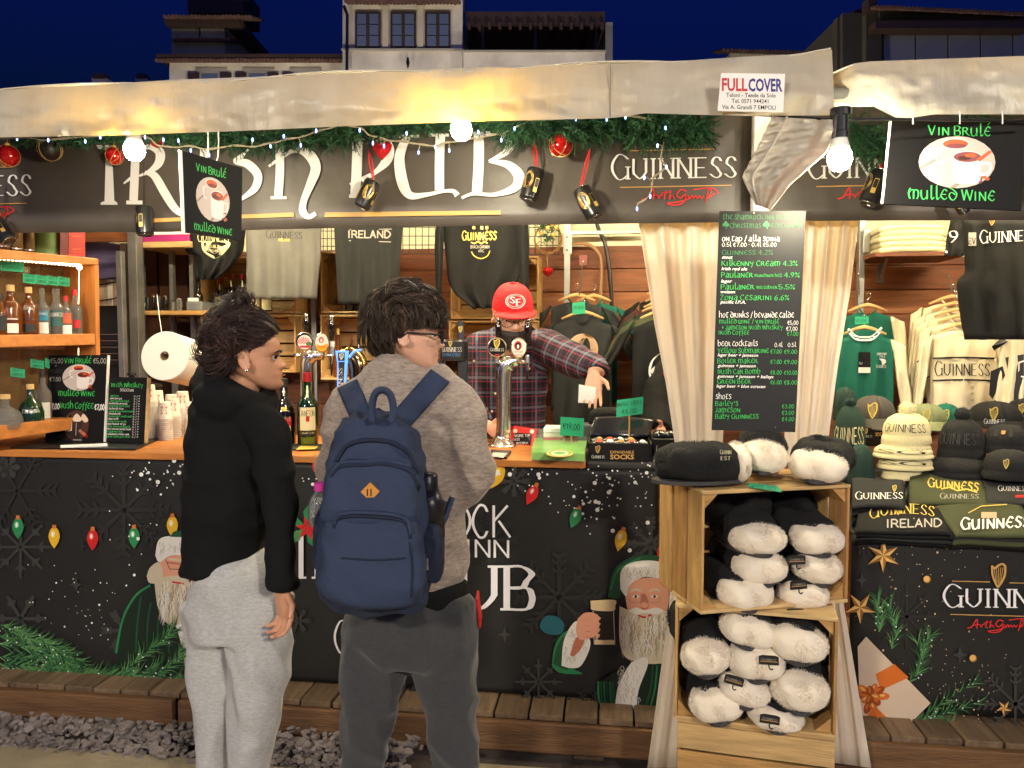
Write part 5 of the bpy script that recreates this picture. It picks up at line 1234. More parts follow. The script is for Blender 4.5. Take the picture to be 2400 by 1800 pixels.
A.blob([(52, 150), (50, 180), (66, 196), (80, 194), (84, 170), (84, 150)], 'coffee'); A.poly([(46, 150), (62, 146), (62, 176), (46, 178)], 'cream'); A.poly([(56, 136), (52, 148), (62, 148)], 'glass_green'); A.blob([(62, 148), (72, 136), (84, 148), (80, 154), (66, 154)], 'cream'); A.blob([(82, 146), (88, 136), (100, 150), (92, 156)], 'cream')
for k in range(7): A.ell(82 + 4 * k % 20, 176 + 3 * (k % 5), 4, 3.5, ('orange', 'wine', 'table_pic2')[k % 3])
A.line([(66, 197), (86, 197)], 2, 'print_grey'); A.line([(72, 158), (72, 186)], 1.5, 'print_grey'); A.build('print', t)
c4 = ((252, 883), (345, 885), (338, 1037), (243, 1035))
a, b = WZ(243, 1035, CT + .01), WZ(338, 1037, CT + .01); P = pl3(a, b, a + V((0, .05, .38)))
t = board('drinks_list', 'narrow black whiskey selection list with a wooden edge', P, *c4); MB().prism([P.p(*q, .001) for q in ((345, 885), (350, 886), (343, 1038), (338, 1037.5))], -P.n * .014).build('wooden_edge', 'pine_c', t, fix=True)
A = Art(P); A.map = quadmap(*c4, 95, 155)
A.text('Irish Whiskey', 10, 24, 9.5, 'green_ink', width=76, nib=(.2, -.04)); A.text('selection', 32, 34, 6.5, 'print_white', width=32, nib=(.2, -.04))
for i, (tx, wd) in enumerate([('jameson', 20), ('jameson ipa', 28), ('jameson black label', 46), ('bushmills original', 42), ('bushmills black label', 48), ('bushmills 10 yo', 34), ('connemara single malt', 58), ('glendalough', 28), ('green spot single malt', 56), ('fane irish', 24), ('jameson cask', 44), ('roe house 10 yo', 42), ('the sexton black', 54), ('the sexton single malt', 56), ('tullamore dew', 36), ('tullamore cider cask', 52), ('west cork pot still', 54)]):
    y = 47 + i * 6.1; A.text(tx, 9 - i * .15, y, 3.6, 'green_ink' if i % 2 == 0 else 'print_white', width=wd, nib=(.26, -.04), mn=.12); A.text('5 / 9', 66, y, 3.4, 'print_white', width=14, mn=.1)
A.build('print', t)
# stacks of paper cups
M('paper_cup', S(230, 220, 208), .7); M('cup_print', S(196, 130, 120), .7)
def cup_mesh():
    mb = MB(); mb.lathe([(.0365, .0), (.038, .0015), (.0365, .004), (.0345, .006), (.0275, .083), (.0265, .085), (.024, .083), (.001, .082)], (0, 0, 0), 18, caps=False); return mb.mesh('paper_cup', 'paper_cup', True)
cm = cup_mesh()
for i, (px, base, top, lb) in enumerate([(352, 1030, 900, 'right against the whiskey list'), (370, 1022, 914, 'second from the whiskey list, at the back'), (387, 1031, 938, 'shortest, in the middle front'), (408, 1026, 932, 'between the short stack and the far one'), (404, 1016, 922, 'behind the middle stacks'), (430, 1018, 915, 'tall one near the woman'), (446, 1018, 940, 'half hidden by the woman')]):
    p = WZ(px, base, CT); d = (p - CAM).dot(RM @ V((0, 0, -1))); H = (base - top) * d / FPX; n = max(1, int((H - .085) / .0092) + 1)
    for j in range(n):
        o = bpy.data.objects.new('paper_cup', cm); COL.objects.link(o); o.location = p + V((rr(-.001, .001), rr(-.001, .001), j * .0092)); o.rotation_euler.z = rr(0, 6)
        tag(o, ('topmost white paper cup of the stack ' if j == n - 1 else 'white paper cup in the stack ') + lb, 'paper cup', 'paper cups in stacks on the counter' if j == n - 1 else 'paper cups in the stack ' + lb)
        if j == n - 1:
            v = CAM - o.location; fa = math.atan2(v.y, v.x); q0 = o.location.copy()
            def fn(x, y, q0=q0, fa=fa): a = fa + x; r = lerp(.0345, .0275, (y - .006) / .077); return q0 + V((math.cos(a) * r, math.sin(a) * r, y)), V((math.cos(a), math.sin(a), 0))
            A = Art(Surf(fn), .0006)
            for sx in (-.55, .1): A.line([(sx, .06), (sx + .35, .062), (sx + .05, .045), (sx + .3, .032), (sx, .028)], .006, 'cup_print')
            for qd in A.q: pass
            o.rotation_euler.z = 0; A.build('print', o)
# paper roll
a = C(386, 834, 3.38); b = C(452, 852, 3.64); ax = (b - a).normalized(); L = (b - a).length
t = thing('paper_roll', 'big white paper roll hanging on a string behind the cups', 'paper roll', a)
MB().lathe([(.02, 0), (.106, 0), (.109, .004), (.109, L - .004), (.106, L), (.02, L), (.02, 0)], a, 40, axis=ax, caps=False).build('roll', M('tissue', S(226, 220, 208), .9, bump=.2, bs=120), t, smooth=True, auto=True)
MB().lathe([(.0205, -.002), (.0205, L), (.018, L), (.018, -.002), (.0205, -.002)], a, 20, axis=ax, caps=False).build('core', M('card', S(150, 126, 92), .8), t)
MB().tube([W(368, 690, 3.9), W(373, 738, 3.7), a + V((0, 0, .012)), b], .0018, 4).build('string', 'white', t)
p = WZ(312, 1000, CT); p = W(312, 990, 3.72); t = thing('soup_kettle', 'black lidded kettle behind the whiskey list', 'kettle', V((p.x, p.y, CT)))
MB().lathe([(.12, 0), (.13, .02), (.135, .24), (.128, .245)], (p.x, p.y, CT), 28).build('pot', 'black_plastic', t, smooth=True, auto=True); MB().lathe([(.142, .235), (.146, .245), (.14, .255), (.09, .275), (.03, .285)], (p.x, p.y, CT), 28).build('lid', M('lid', S(40, 38, 38), .15, coat=.6), t, smooth=True, auto=True); MB().lathe([(.012, .283), (.012, .3), (.022, .305), (.02, .318)], (p.x, p.y, CT), 14).build('knob', 'black_plastic', t); MB().box(p.x - .02, p.x + .04, p.y - .12, p.y - .1, CT + .272, CT + .28).build('steel_tab', 'steel', t)
# liqueur bottles on the bar
bottle(667, 1043, 886, 52, 0, 'dark cream liqueur bottle with red and landscape label on the bar', 'glass_dark', 'lab_black', [(.3, .42, 17, 'lab_red', 'BAILEYS', 'lab_cream'), (.2, .3, 15, 'lab_cream', '', ''), (.12, .17, 14, 'lab_black', 'ORIGINAL', 'lab_cream'), (.52, .58, 7, 'foil', '', ''), (.74, .86, 4, 'lab_white', '', '')], 'bell', z=CT)
jb = bottle(722, 1044, 872, 48, 0, 'green whiskey bottle with cream label and pourer on the bar', 'glass_green', 'cap_red', [(.22, .53, 19, 'lab_cream', 'JAMESON', 'ink'), (.15, .19, 17, 'lab_black', 'JAMESON', 'lab_cream'), (.03, .13, 17, 'glass_olive', '', ''), (.34, .41, 4, 'lab_red', '', ''), (.66, .82, 4.5, 'lab_cream', '', '')], z=CT)
p = WZ(722, 1044, CT); MB().lathe([(.012, .335), (.012, .345), (.004, .375), (.003, .377)], p, 10).build('pourer', 'black_plastic', jb)
t = thing('price_tag', 'green price note behind the woman\'s chin', 'price tag', WZ(632, 1000, CT)); MB().prism([W(x, y, 3.5) for x, y in ((624, 956), (648, 958), (650, 918), (628, 916))], (0, .002, 0)).build('card', 'tag_green', t, fix=True); MB().tube([W(636, 956, 3.505), V((W(636, 956, 3.505).x, 3.505, CT))], .003, 5).build('stick', 'white_plastic', t)
A = Art(PY(3.5), .001)
for i, tx in enumerate(('6,55', '+10€', '1,00')): A.text(tx, 629, 930 + i * 11, 7, 'ink', 'h', width=16)
A.build('writing', t)
t = thing('bar_mat', 'bar mat with a yellow note on the counter edge', 'mat', WZ(720, 1045, CT)); MB().prism([WZ(x, y, CT + .001) for x, y in ((672, 1056), (670, 1044), (770, 1044), (770, 1056))], (0, 0, .007)).build('mat', M('mat_grey', S(60, 58, 54), .8, bump=1, bs=200), t, fix=True); MB().prism([WZ(x, y, CT + .0085) for x, y in ((694, 1054), (704, 1045), (746, 1046), (738, 1053))], (0, 0, .001)).build('note', M('note_y', S(222, 180, 70), .7), t, fix=True)

# ---------------------------------------------------------------- beer taps
M('badge_amber', S(232, 160, 30), .3, coat=.5); M('badge_black', S(18, 18, 20), .2, coat=.5); M('badge_white', S(226, 216, 200), .3, coat=.5); M('badge_red', S(190, 40, 50), .3); M('badge_green', S(70, 110, 60), .4); M('blue_lit', S(60, 120, 220), .4, emit=1.6, ecol=(.12, .3, .95)); M('tap_bronze', S(150, 118, 78), .15, metal=1); M('tap_dark', S(38, 40, 44), .3, coat=.3)
def disc(t, px, py, rx, ry, Y, face, draw):
    p = W(px, py, Y); k = (p - CAM).dot(RM @ V((0, 0, -1))) / FPX
    o = MB().lathe([(rx * k * .96, 0), (rx * k, .004), (rx * k, .014), (rx * k * .9, .018), (.001, .018)], p + V((0, .01, 0)), 28, axis=(0, -1, 0), sy=ry / rx).build('badge', 'chrome', t, smooth=True, auto=True)
    A = Art(PY(Y - .0085), .0006); A.ell(px, py, rx * .88, ry * .88, face, n=28); draw(A); A.build('badge_face', o)
def handle(t, px, y0, y1, Y, w=6):
    a = W(px, y1, Y); b = W(px, y0, Y); L = (b - a).length
    MB().lathe([(.008, 0), (.009, .01), (.014, L * .3), (.016, L * .55), (.013, L * .8), (.009, L * .88)], a, 16, axis=b - a).build('handle', 'glass_dark', t, smooth=True); MB().lathe([(.009, L * .88), (.011, L * .92), (.008, L * .96), (.006, L)], a, 12, axis=b - a).build('handle_tip', 'chrome', t, smooth=True)
def sun(A):
    A.ell(714, 802, 17, 17, 'badge_white')
    for k in range(9): an = -3.0 + k * .33; A.poly([(712, 806), (712 + 16 * math.cos(an), 806 + 16 * math.sin(an)), (712 + 16 * math.cos(an + .17), 806 + 16 * math.sin(an + .17))], 'badge_red')
    A.ell(724, 806, 7, 5, 'badge_green'); A.rect(702, 810, 727, 815, 'badge_red')
t = thing('beer_tap', 'chrome beer tap with a red sunburst badge and an amber badge', 'beer tap', WZ(718, 1010, CT))
MB().tube(crom([tuple(W(x, y, 3.68)) for x, y in ((720, 1026), (720, 930), (720, 880), (722, 845), (736, 834), (758, 834))], 6), [.042] * 6 + [.036] * 18 + [.03, .028, .026, .024, .022, .021, .02], 20).build('column', 'chrome', t, smooth=True)
MB().tube([W(690, 833, 3.68), W(705, 833, 3.68)], [.009, .012], 10).build('side_nozzle', 'chrome', t, smooth=True); MB().tube([W(758, 834, 3.66), W(780, 834, 3.66)], .008, 10).build('arm', 'chrome', t, smooth=True); MB().tube([W(777, 836, 3.64), W(777, 880, 3.64)], [.008, .004], 10).build('spout', 'black_plastic', t, smooth=True)
disc(t, 714, 800, 22, 22, 3.64, 'badge_black', sun)
def amber(A): A.ell(754, 804, 13, 18, 'badge_white'); A.blob([(740, 806), (754, 810), (768, 806), (764, 820), (754, 823), (744, 820)], 'badge_amber'); A.ell(753, 797, 6, 7, 'badge_red'); A.ell(753, 798, 3, 4, 'badge_white'); A.text('PAULANER', 744, 815, 4, 'lab_red', 'r', width=20)
disc(t, 754, 803, 17, 23, 3.64, 'badge_white', amber); handle(t, 718, 735, 780, 3.68); handle(t, 777, 738, 800, 3.68); B('collar', 'white_plastic', 774, 800, 781, 812, 3.67, .02, t); B('body', 'steel', 772, 812, 783, 836, 3.665, .03, t, .004)
for x, y in ((714, 824), (754, 828)): MB().tube([W(x, y, 3.65), W(x, y + 8, 3.66)], .007, 8).build('badge_stem', 'chrome', t)
t = thing('beer_tap', 'bronze beer tap with a glowing blue strip next to the man', 'beer tap', WZ(830, 1010, CT))
MB().tube(crom([tuple(W(x, y, 3.42)) for x, y in ((842, 1010), (842, 900), (838, 850), (815, 832), (800, 838))], 6), [.05] * 7 + [.045] * 12 + [.034] * 6, 18).build('column', 'tap_bronze', t, smooth=True)
MB().prism([W(x, y, 3.36) for x, y in ((790, 905), (808, 905), (812, 850), (814, 822), (786, 822), (790, 850))], (0, .02, 0)).build('blue_panel', 'blue_lit', t, fix=True); A = Art(PY(3.36), .001); A.poly([(793, 905), (805, 905), (808, 848), (793, 848)], 'tap_dark'); A.rect(792, 826, 808, 846, 'tap_dark'); A.harp(796, 829, 14, 'badge_white')
for i, ch in enumerate('NESS'): A.map = lambda x, y: (802 + (y - 0), 900 - x); A.text(ch, 2 + i * 9, 0, 9, 'badge_white', 's'); 
A.map = None; A.build('panel_print', t); MB().tube(crom([tuple(W(x, y, 3.365)) for x, y in ((818, 838), (830, 824), (846, 820))], 5), .006, 6).build('blue_trim', 'blue_lit', t, smooth=True)
t = thing('beer_tap', 'dark drum shaped tap head reading extra cold beside the man\'s face', 'beer tap', WZ(1060, 1010, CT)); Y = 3.5
p = W(1064, 845, Y); r = (W(1096, 820, Y) - W(1030, 820, Y)).length / 2; Ht = (W(1064, 797, Y) - W(1064, 845, Y)).length
MB().lathe([(r * .92, 0), (r, .01), (r, Ht - .008), (r * .9, Ht)], p, 28).build('drum', 'tap_dark', t, smooth=True, auto=True)
v = CAM - p; fa = math.atan2(v.y, v.x)
def fn(x, y): a = fa + (x - 1062) / 34; return p + V((math.cos(a) * r, math.sin(a) * r, (845 - y) / 48 * Ht)), V((math.cos(a), math.sin(a), 0))
A = Art(Surf(fn), .0008); A.text('GUINNESS', 1031, 824, 10, 'badge_white', 's', width=50); A.text('EXTRA COLD', 1032, 834, 6, M('cold_blue', S(90, 140, 200), .5) and 'cold_blue', 'r', width=46); A.harp(1050, 800, 12, 'foil'); A.build('lettering', t)
MB().tube([W(1062, 1012, Y), W(1062, 846, Y)], .036, 18).build('column', 'tap_bronze', t, smooth=True); B('side_panel', 'tap_dark', 1072, 846, 1094, 900, Y - .03, .04, t, .004); B('side_panel', 'tap_dark', 1022, 846, 1038, 900, Y - .03, .04, t, .004)
B('handle', 'tap_dark', 1072, 752, 1086, 802, Y, .03, t, .005); A = Art(PY(Y), .001); A.harp(1075, 766, 13, 'foil'); A.build('harp_print', t)
t = thing('beer_tap', 'tall chrome tap tower with black and white badges in front of the barman', 'beer tap', WZ(1178, 1044, CT)); Y = 3.48
P_ = crom([tuple(W(x, y, Y)) for x, y in ((1177, 1044), (1177, 1030), (1180, 1010), (1181, 940), (1181, 890), (1184, 862), (1198, 848), (1216, 846))], 5)
RR_ = [interp([(0, .062), (.08, .056), (.2, .036), (.4, .034), (.62, .037), (.8, .039), (1, .02)], i / (len(P_) - 1)) for i in range(len(P_))]
MB().tube(P_, RR_, 24, up=(0, 1, 0)).build('column', 'chrome', t, smooth=True); MB().lathe([(.064, 0), (.066, .006), (.05, .016)], WZ(1177, 1046, CT), 28).build('foot', 'chrome', t, smooth=True)
MB().tube([W(1216, 848, Y), W(1242, 848, Y)], .009, 10).build('arm', 'chrome', t, smooth=True); MB().tube([W(1160, 848, Y - .01), W(1176, 850, Y - .01)], [.01, .014], 10).build('side_nozzle', 'chrome', t, smooth=True)
for x in (1164, 1236): MB().tube([W(x, 850, Y - .02), W(x, 888, Y - .02)], [.008, .005], 10).build('spout', 'black_plastic', t, smooth=True); B('valve', 'steel', x - 5, 832, x + 5, 852, Y - .03, .025, t, .004)
def gbk(A): A.harp(1158, 797, 20, 'foil'); A.text('GUINNESS', 1149, 823, 6.5, 'badge_white', 's', width=32); A.rect(1160, 830, 1170, 832, 'badge_red')
def pwh(A): A.ell(1214, 810, 9, 11, 'badge_red'); A.ell(1214, 811, 6, 8, 'badge_black'); A.ell(1214, 812, 3, 5, 'badge_white'); A.text('PAULANER', 1204, 827, 4.5, 'lab_red', 'r', width=22); A.rect(1206, 831, 1224, 833, 'badge_red')
disc(t, 1165, 814, 23, 23, Y - .05, 'badge_black', gbk); disc(t, 1216, 815, 19, 24, Y - .05, 'badge_white', pwh); handle(t, 1168, 745, 800, Y); handle(t, 1236, 745, 804, Y)
for x, y in ((1165, 834), (1216, 836)): MB().tube([W(x, y, Y - .04), W(x + 3, y + 14, Y - .01)], .007, 8).build('badge_stem', 'chrome', t)

# ---------------------------------------------------------------- souvenirs on the counter
tb = thing('tip_box', 'small red tip box with a chalk panel beside the tap tower', 'tip box', WZ(1225, 1045, CT)); a, b = WZ(1188, 1040, CT), WZ(1252, 1046, CT); P = pl3(a, b, a + V((0, .03, .1)))
MB().prism([P.p(*q) for q in ((1189, 1042), (1252, 1046), (1258, 1008), (1202, 1000))], V((0, .05, 0))).build('box', M('tip_red', S(196, 44, 40), .4), tb, bevel=.004, fix=True)
A = Art(P); A.poly([(1200, 1040), (1243, 1043), (1246, 1016), (1206, 1014)], 'badge_black'); A.text('MORE TIP', 1206, 1024, 6, 'print_white', 'h', width=36); A.text('LESS', 1203, 1032, 5, 'print_white', 'h', width=15); A.text('WORK', 1210, 1041, 5, 'print_white', 'h', width=28); A.ell(1208, 1010, 5, 5, 'badge_white'); A.ell(1247, 1011, 5, 5, 'badge_white'); A.build('chalk_panel', tb)
ca = thing('display_case', 'clear plastic case with a bright green card inside', 'display case', WZ(1310, 1080, CT)); 
q = [WZ(x, y, CT) for x, y in ((1244, 1080), (1372, 1084), (1378, 1046), (1252, 1042))]; MB().prism([lerp(p_, sum(q, V()) / 4, .03) + V((0, 0, .004)) for p_ in q], (0, 0, .03)).build('green_card', M('card_green', S(120, 190, 50), .4, coat=.6), ca, fix=True)
A = Art(Pl(q[0] + V((0, 0, .0345)), (0, 0, 1)), .001); A.ell(1312, 1062, 32, 9, 'gold'); A.ell(1312, 1062, 27, 7.4, 'card_green'); A.ell(1312, 1062, 20, 5.4, 'lab_white'); A.ell(1312, 1062, 15, 4, 'card_green')
for dx, dy in ((-5, 0), (5, 0), (0, -1.6)): A.ell(1312 + dx, 1062 + dy, 5, 1.5, 'badge_green')
A.build('clover_print', ca); MB().prism([p_ + V((0, 0, .002)) for p_ in q], (0, 0, .05)).build('clear_cover', M('acryl', S(230, 240, 230), .05, alpha=.16), ca, fix=True); 
f_ = [WZ(1252, 1042, CT), WZ(1378, 1046, CT)]; MB().prism([f_[0], f_[1], f_[1] + V((0, .0, .075)), f_[0] + V((0, 0, .075))], (0, .003, 0)).build('raised_lid', 'acryl', ca, fix=True)
t = thing('card_stack', 'coaster with printed card lying by the tap foot', 'coaster', WZ(1175, 1070, CT)); MB().prism([WZ(x, y, CT + .001) for x, y in ((1146, 1072), (1188, 1076), (1198, 1060), (1152, 1058))], (0, 0, .008)).build('coaster', 'lab_black', t, fix=True); A = Art(Pl((0, 0, CT + .0092), (0, 0, 1))); A.poly([(1150, 1070), (1180, 1073), (1190, 1062), (1156, 1060)], 'print_grey'); A.build('print', t)
def sign_on(px0, py0, px1, py1, Y, label, lines, sl=0, wd=(.85, .85)):
    t = thing('price_tag', label, 'price tag', W((px0 + px1) / 2, py1, Y), 'green price tags of the bar'); k = (py1 - py0)
    MB().prism([W(x, y, Y) for x, y in ((px0, py1), (px1, py1 + sl), (px1 + 2, py0 + sl), (px0 + 2, py0))], (0, .002, 0)).build('card', 'tag_green', t, fix=True); A = Art(PY(Y), .001)
    for i, (tx, yy, h, wf) in enumerate(lines): A.text(tx, px0 + (px1 - px0) * (1 - wf) / 2, py0 + yy, h, 'ink', 'h', width=(px1 - px0) * wf, slope=sl / (px1 - px0))
    A.build('writing', t); p = W((px0 + px1) / 2, py1 - 4, Y + .006); MB().tube([p, V((p.x, p.y, CT))], .003, 6).build('stick', 'gold', t)
sign_on(1312, 977, 1367, 1020, 3.36, 'green nineteen euro price card on the counter', [('€19,00', 28, 13, .72)], 4)
sign_on(1444, 938, 1506, 978, 3.30, 'green price card for magic socks above the sock box', [('MAGIC SOCKS', 15, 8, .9), ('€8,00', 33, 10, .55)], -8)
t = thing('glass_jar', 'small jar with gold lid behind the nineteen euro card', 'jar', WZ(1340, 1015, CT)); p = W(1340, 1012, 3.44); p.z = CT; MB().lathe([(.03, 0), (.032, .01), (.032, .07), (.026, .08)], p, 18).build('glass', 'glass_amber', t, smooth=True); MB().lathe([(.03, .078), (.03, .098), (.027, .1)], p, 18).build('lid', 'gold_bright', t)
bx = thing('book_stack', 'pale cartons piled beside the barman\'s shirt', 'cartons', WZ(1295, 1015, CT))
for k, m in enumerate(('white', 'lab_red', 'off_white', 'white')): p = W(1296, 1000, 3.5); MB().box(p.x - .04, p.x + .045, 3.46, 3.6, CT + .002 + k * .022, CT + .022 + k * .022).build('carton', m, bx, bevel=.002)
sb = thing('sock_box', 'black display box of expandable socks on the counter', 'box', WZ(1455, 1085, CT - .002)); Ys = 3.115
a = W(1378, 1086, Ys); b = W(1528, 1086, Ys); zt = W(1450, 1040, Ys).z; zb = CT; 
MB().box(a.x, b.x, Ys, Ys + .006, zb, zt).build('front_panel', 'board_black', sb); MB().box(a.x, b.x, Ys + .22, Ys + .226, zb, zt + .02).build('back_panel', 'board_black', sb); MB().box(a.x, a.x + .006, Ys + .006, Ys + .22, zb, zt).build('side_panel', 'board_black', sb); MB().box(b.x - .006, b.x, Ys + .006, Ys + .22, zb, zt).build('side_panel', 'board_black', sb); MB().box(a.x + .006, b.x - .006, Ys + .006, Ys + .22, zb + .001, zb + .01).build('base_panel', 'board_black', sb)
MB().sheet(lambda u, v: V((lerp(a.x, b.x, u) + .02 * v, Ys + .2 + .05 * v + .01 * math.sin(u * 5), lerp(zt + .005, zt + .085, v) - .03 * (u - .4) ** 2 * v)), 12, 8, .004).build('open_flap', M('flap_gloss', S(26, 28, 36), .15, coat=.5), sb, smooth=True)
A = Art(PY(Ys), .0012); A.text('GUINNESS', 1387, 1074, 6, 'print_white', 's', width=30); A.harp(1396, 1046, 16, 'gold'); A.bfont('EXPANDABLE', 1430, 1063, 7, 'gold', width=56, bold=.012); A.bfont('SOCKS', 1430, 1076, 11, 'gold', width=56, bold=.03); A.build('lettering', sb)
M('sock_pack', S(34, 34, 38), .2, coat=.5)
for i in range(9):
    x = lerp(a.x + .04, b.x - .04, (i % 5) / 4.); y = Ys + .06 + .08 * (i // 5); t = thing('sock_pack', ['first', 'second', 'third', 'fourth', 'fifth'][i % 5] + ' sock pack from the green case in the ' + ['front', 'back'][i // 5] + ' row of the box', 'socks', (x, y, zt - .06), 'sock packs in the sock box')
    rt = Matrix.Rotation(rr(-.5, .5), 3, 'Z') @ Matrix.Rotation(rr(-.4, .4), 3, 'Y'); MB().ell((x, y, zt - .015), (.038, .03, .022), 12, 8, rt, .8).build('pack', 'sock_pack', t, smooth=True); MB().ell((x + .004, y - .012, zt - .0), (.016, .012, .012), 8, 6, rt).build('print', ('lab_orange', 'print_white', 'gold')[i % 3], t)
ct = thing('card_terminal', 'grey card terminal under the barman\'s hand', 'card reader', WZ(1390, 985, CT)); p = W(1385, 958, 3.5); MB().box(p.x - .09, p.x + .1, 3.47, 3.58, CT, CT + .105).build('housing', M('grey_pl', S(110, 110, 112), .4), ct, bevel=.01); MB().box(p.x + .02, p.x + .07, 3.466, 3.471, CT + .07, CT + .095).build('screen', M('screen', S(40, 110, 200), .3, emit=.8, ecol=(.1, .35, .9)), ct)
t = thing('dark_case', 'dark padded case behind the sock box', 'case', WZ(1420, 990, CT)); MB().ell(W(1425, 985, 3.52) , (.09, .06, .06), 18, 12, None, .7).build('case', 'cloth_black', t, smooth=True)
sb2 = thing('sock_box', 'second dark box of packs squeezed beside the slippers', 'box', WZ(1560, 1085, CT)); a2 = W(1531, 1086, Ys + .02); MB().box(a2.x, a2.x + .13, Ys + .02, Ys + .2, CT, CT + .085).build('carton', 'board_black', sb2, bevel=.003); A = Art(PY(Ys + .02)); A.text('GU', 1533, 1076, 6, 'print_white', 's'); A.build('lettering', sb2); MB().tube([W(1531, 1086, Ys), W(1538, 1060, Ys), W(1540, 1044, Ys)], .001, 4).build('thread', 'white', sb2)
for i in range(3): MB().ell(V((a2.x + .03 + .04 * i, Ys + .09, CT + .095)), (.03, .03, .02), 10, 6).build('pack', 'sock_pack', sb2, smooth=True)
# ---------------------------------------------------------------- curtains and menu board
def curt(name, label, rows, folds, seed):
    t = thing(name, label, 'curtain', V((W(*rows[-1][1], rows[-1][3]).x, rows[-1][3], .17)))
    lt = [(v, a) for v, a, b, Y in rows]; rt = [(v, b) for v, a, b, Y in rows]; yt = [(v, Y) for v, a, b, Y in rows]
    def f(u, v):
        a, b, Y = interp(lt, v), interp(rt, v), interp(yt, v); x, y = lerp(a[0], b[0], u), lerp(a[1], b[1], u)
        return W(x, y, Y + (.024 * math.sin(u * folds * 6.28 + seed + .6 * math.sin(v * 2.5 + seed)) + .006 * math.sin(u * folds * 15 + v * 3)) * max(.25, 1 - 1.1 * v) + .008 * fbm((u * 4, v * 6, seed)))
    MB().sheet(f, 70, 50, .003).build('curtain_sheet', 'curtain', t, smooth=True); return t
curt('pvc_curtain', 'white plastic curtain gathered on the bar side of the menu board', [(0, (1496, 505), (1722, 505), 3.18), (.35, (1535, 760), (1712, 760), 3.16), (.55, (1562, 900), (1700, 900), 3.12), (.7, (1582, 1040), (1694, 1040), 3.05), (.85, (1572, 1400), (1660, 1400), 2.84), (1, (1518, 1800), (1640, 1800), 2.8)], 3.2, 0)
curt('pvc_curtain', 'white plastic curtain hanging on the souvenir side of the menu board', [(0, (1850, 505), (2012, 505), 3.2), (.35, (1845, 700), (1990, 700), 3.18), (.55, (1842, 850), (1965, 850), 3.14), (.7, (1838, 1040), (1940, 1040), 3.1), (.85, (1900, 1400), (1975, 1400), 2.86), (1, (1900, 1780), (2042, 1800), 2.83)], 4.1, 2)
one('cupboard', 'brown wooden cupboard showing between the curtains', 'cupboard', 'plank', 1690, 1000, 1850, 1500, 3.6, .3)
one('cardboard_box', 'brown cardboard box in the gap beside the crates', 'box', M('cardboard', S(140, 108, 66), .85, var=.15) and 'cardboard', 1950, 1480, 2030, 1760, 3.15, .3)
c4 = ((1686, 495), (1889, 494), (1864, 1013), (1668, 1008)); P = pl3(C(*c4[0], 2.62), C(*c4[3], 2.62), C(*c4[1], 2.57))
M('menu_black', S(26, 25, 25), .42, spec=.4)
t = board('menu_board', 'tall black menu board hanging on the corner pole', P, *c4, mat='menu_black', th=.008)
A = Art(P, .001, 1.8e-5); GI = 'green_ink'
M('green_fade', S(52, 120, 72), .5)
A.text('The Shamrock Inn Irish Pub', 1695, 514, 11, 'green_fade', width=184); A.text('Christmas', 1711, 534, 11, 'green_fade', width=73); A.text('Edition', 1808, 534, 11, 'green_fade', width=52)
for x, m in ((1796, GI), (1701, 'green_fade'), (1872, 'green_fade')):
    for dx, dy in ((-4, 0), (4, 0), (0, -5)): A.ell(x + dx, 527 + dy, 4, 4, m, n=10)
    A.line([(x, 528), (x + 2, 536)], 1.6, m)
WT = 'print_white'
def row(tx, x0, x1, y, h=10.5, m=GI, **k): A.text(tx, x0, y, h, m, width=x1 - x0, **k)
row('on tap / alla spina', 1693, 1828, 565, 11, WT, nib=(.2, -.04)); row('0.5l €7.00 • 0.4l €5.00', 1693, 1820, 578, 9, WT); row('Guinness 4.2%', 1693, 1812, 597, 11, 'green_fade'); row('Kilkenny Cream 4.3%', 1692, 1870, 623, 11.5); row('Paulaner', 1691, 1765, 650, 11.5); row('Münchner Hell'.replace('ü', 'u'), 1769, 1833, 649, 6.5); row('4.9%', 1838, 1875, 650, 11)
row('Paulaner', 1690, 1768, 678, 11.5); row('Weissbier', 1773, 1822, 677, 7); row('5.5%', 1826, 1864, 678, 11); row('Zona Cesarini 6.6%', 1688, 1850, 703, 11.5)
for tx, x, w, y in (('stout', 1692, 25, 606), ('Irish red ale', 1691, 60, 633), ('lager', 1690, 26, 662), ('weizen', 1689, 34, 687), ('pacific I.P.A.', 1688, 60, 711), ('lager beer + jameson', 1682, 95, 835), ('guinness + jameson', 1682, 89, 860), ('guinness + jameson + baileys', 1681, 132, 885), ('lager beer + blue curacao', 1679, 115, 908)): A.bfont(tx, x, y, 7.5, WT, width=w, bold=.014, ital=.25, slope=.012)
row('hot drinks / bevande calde', 1686, 1861, 744, 11.5, WT, nib=(.2, -.04)); row('Mulled wine / vin brulè', 1686, 1826, 758, 9.5); row('+ Jameson Irish Whiskey', 1692, 1835, 772, 9.5); row('Irish Coffee', 1684, 1756, 784, 9.5)
A.text('€5,00', 1846, 761, 9, WT, 'h', width=25); A.text('€7,00', 1843, 775, 9, WT, 'h', width=26); row('€7.00', 1845, 1871, 787, 9); row('beer cocktails', 1683, 1776, 811, 11, WT, nib=(.2, -.04)); row('0.4l', 1816, 1834, 813, 9, WT); row('0.5l', 1847, 1866, 813, 9, WT)
for tx, x1, y, a, b in (('Yellow Submarine', 1802, 827, '€7.00', '€9.00'), ('Boiler Maker', 1776, 851, '€7.00', '€9.00'), ('Irish Car Bomb', 1782, 876, '€8.00', '€10.00'), ('Green Beer', 1760, 899, '€6.00', '€8.00')): row(tx, 1682, x1, y, 10.5); row(a, 1806, 1832, y + 1.5, 9); row(b, 1838, 1868, y + 2, 9)
row('shots', 1678, 1714, 935, 11, WT, nib=(.2, -.04))
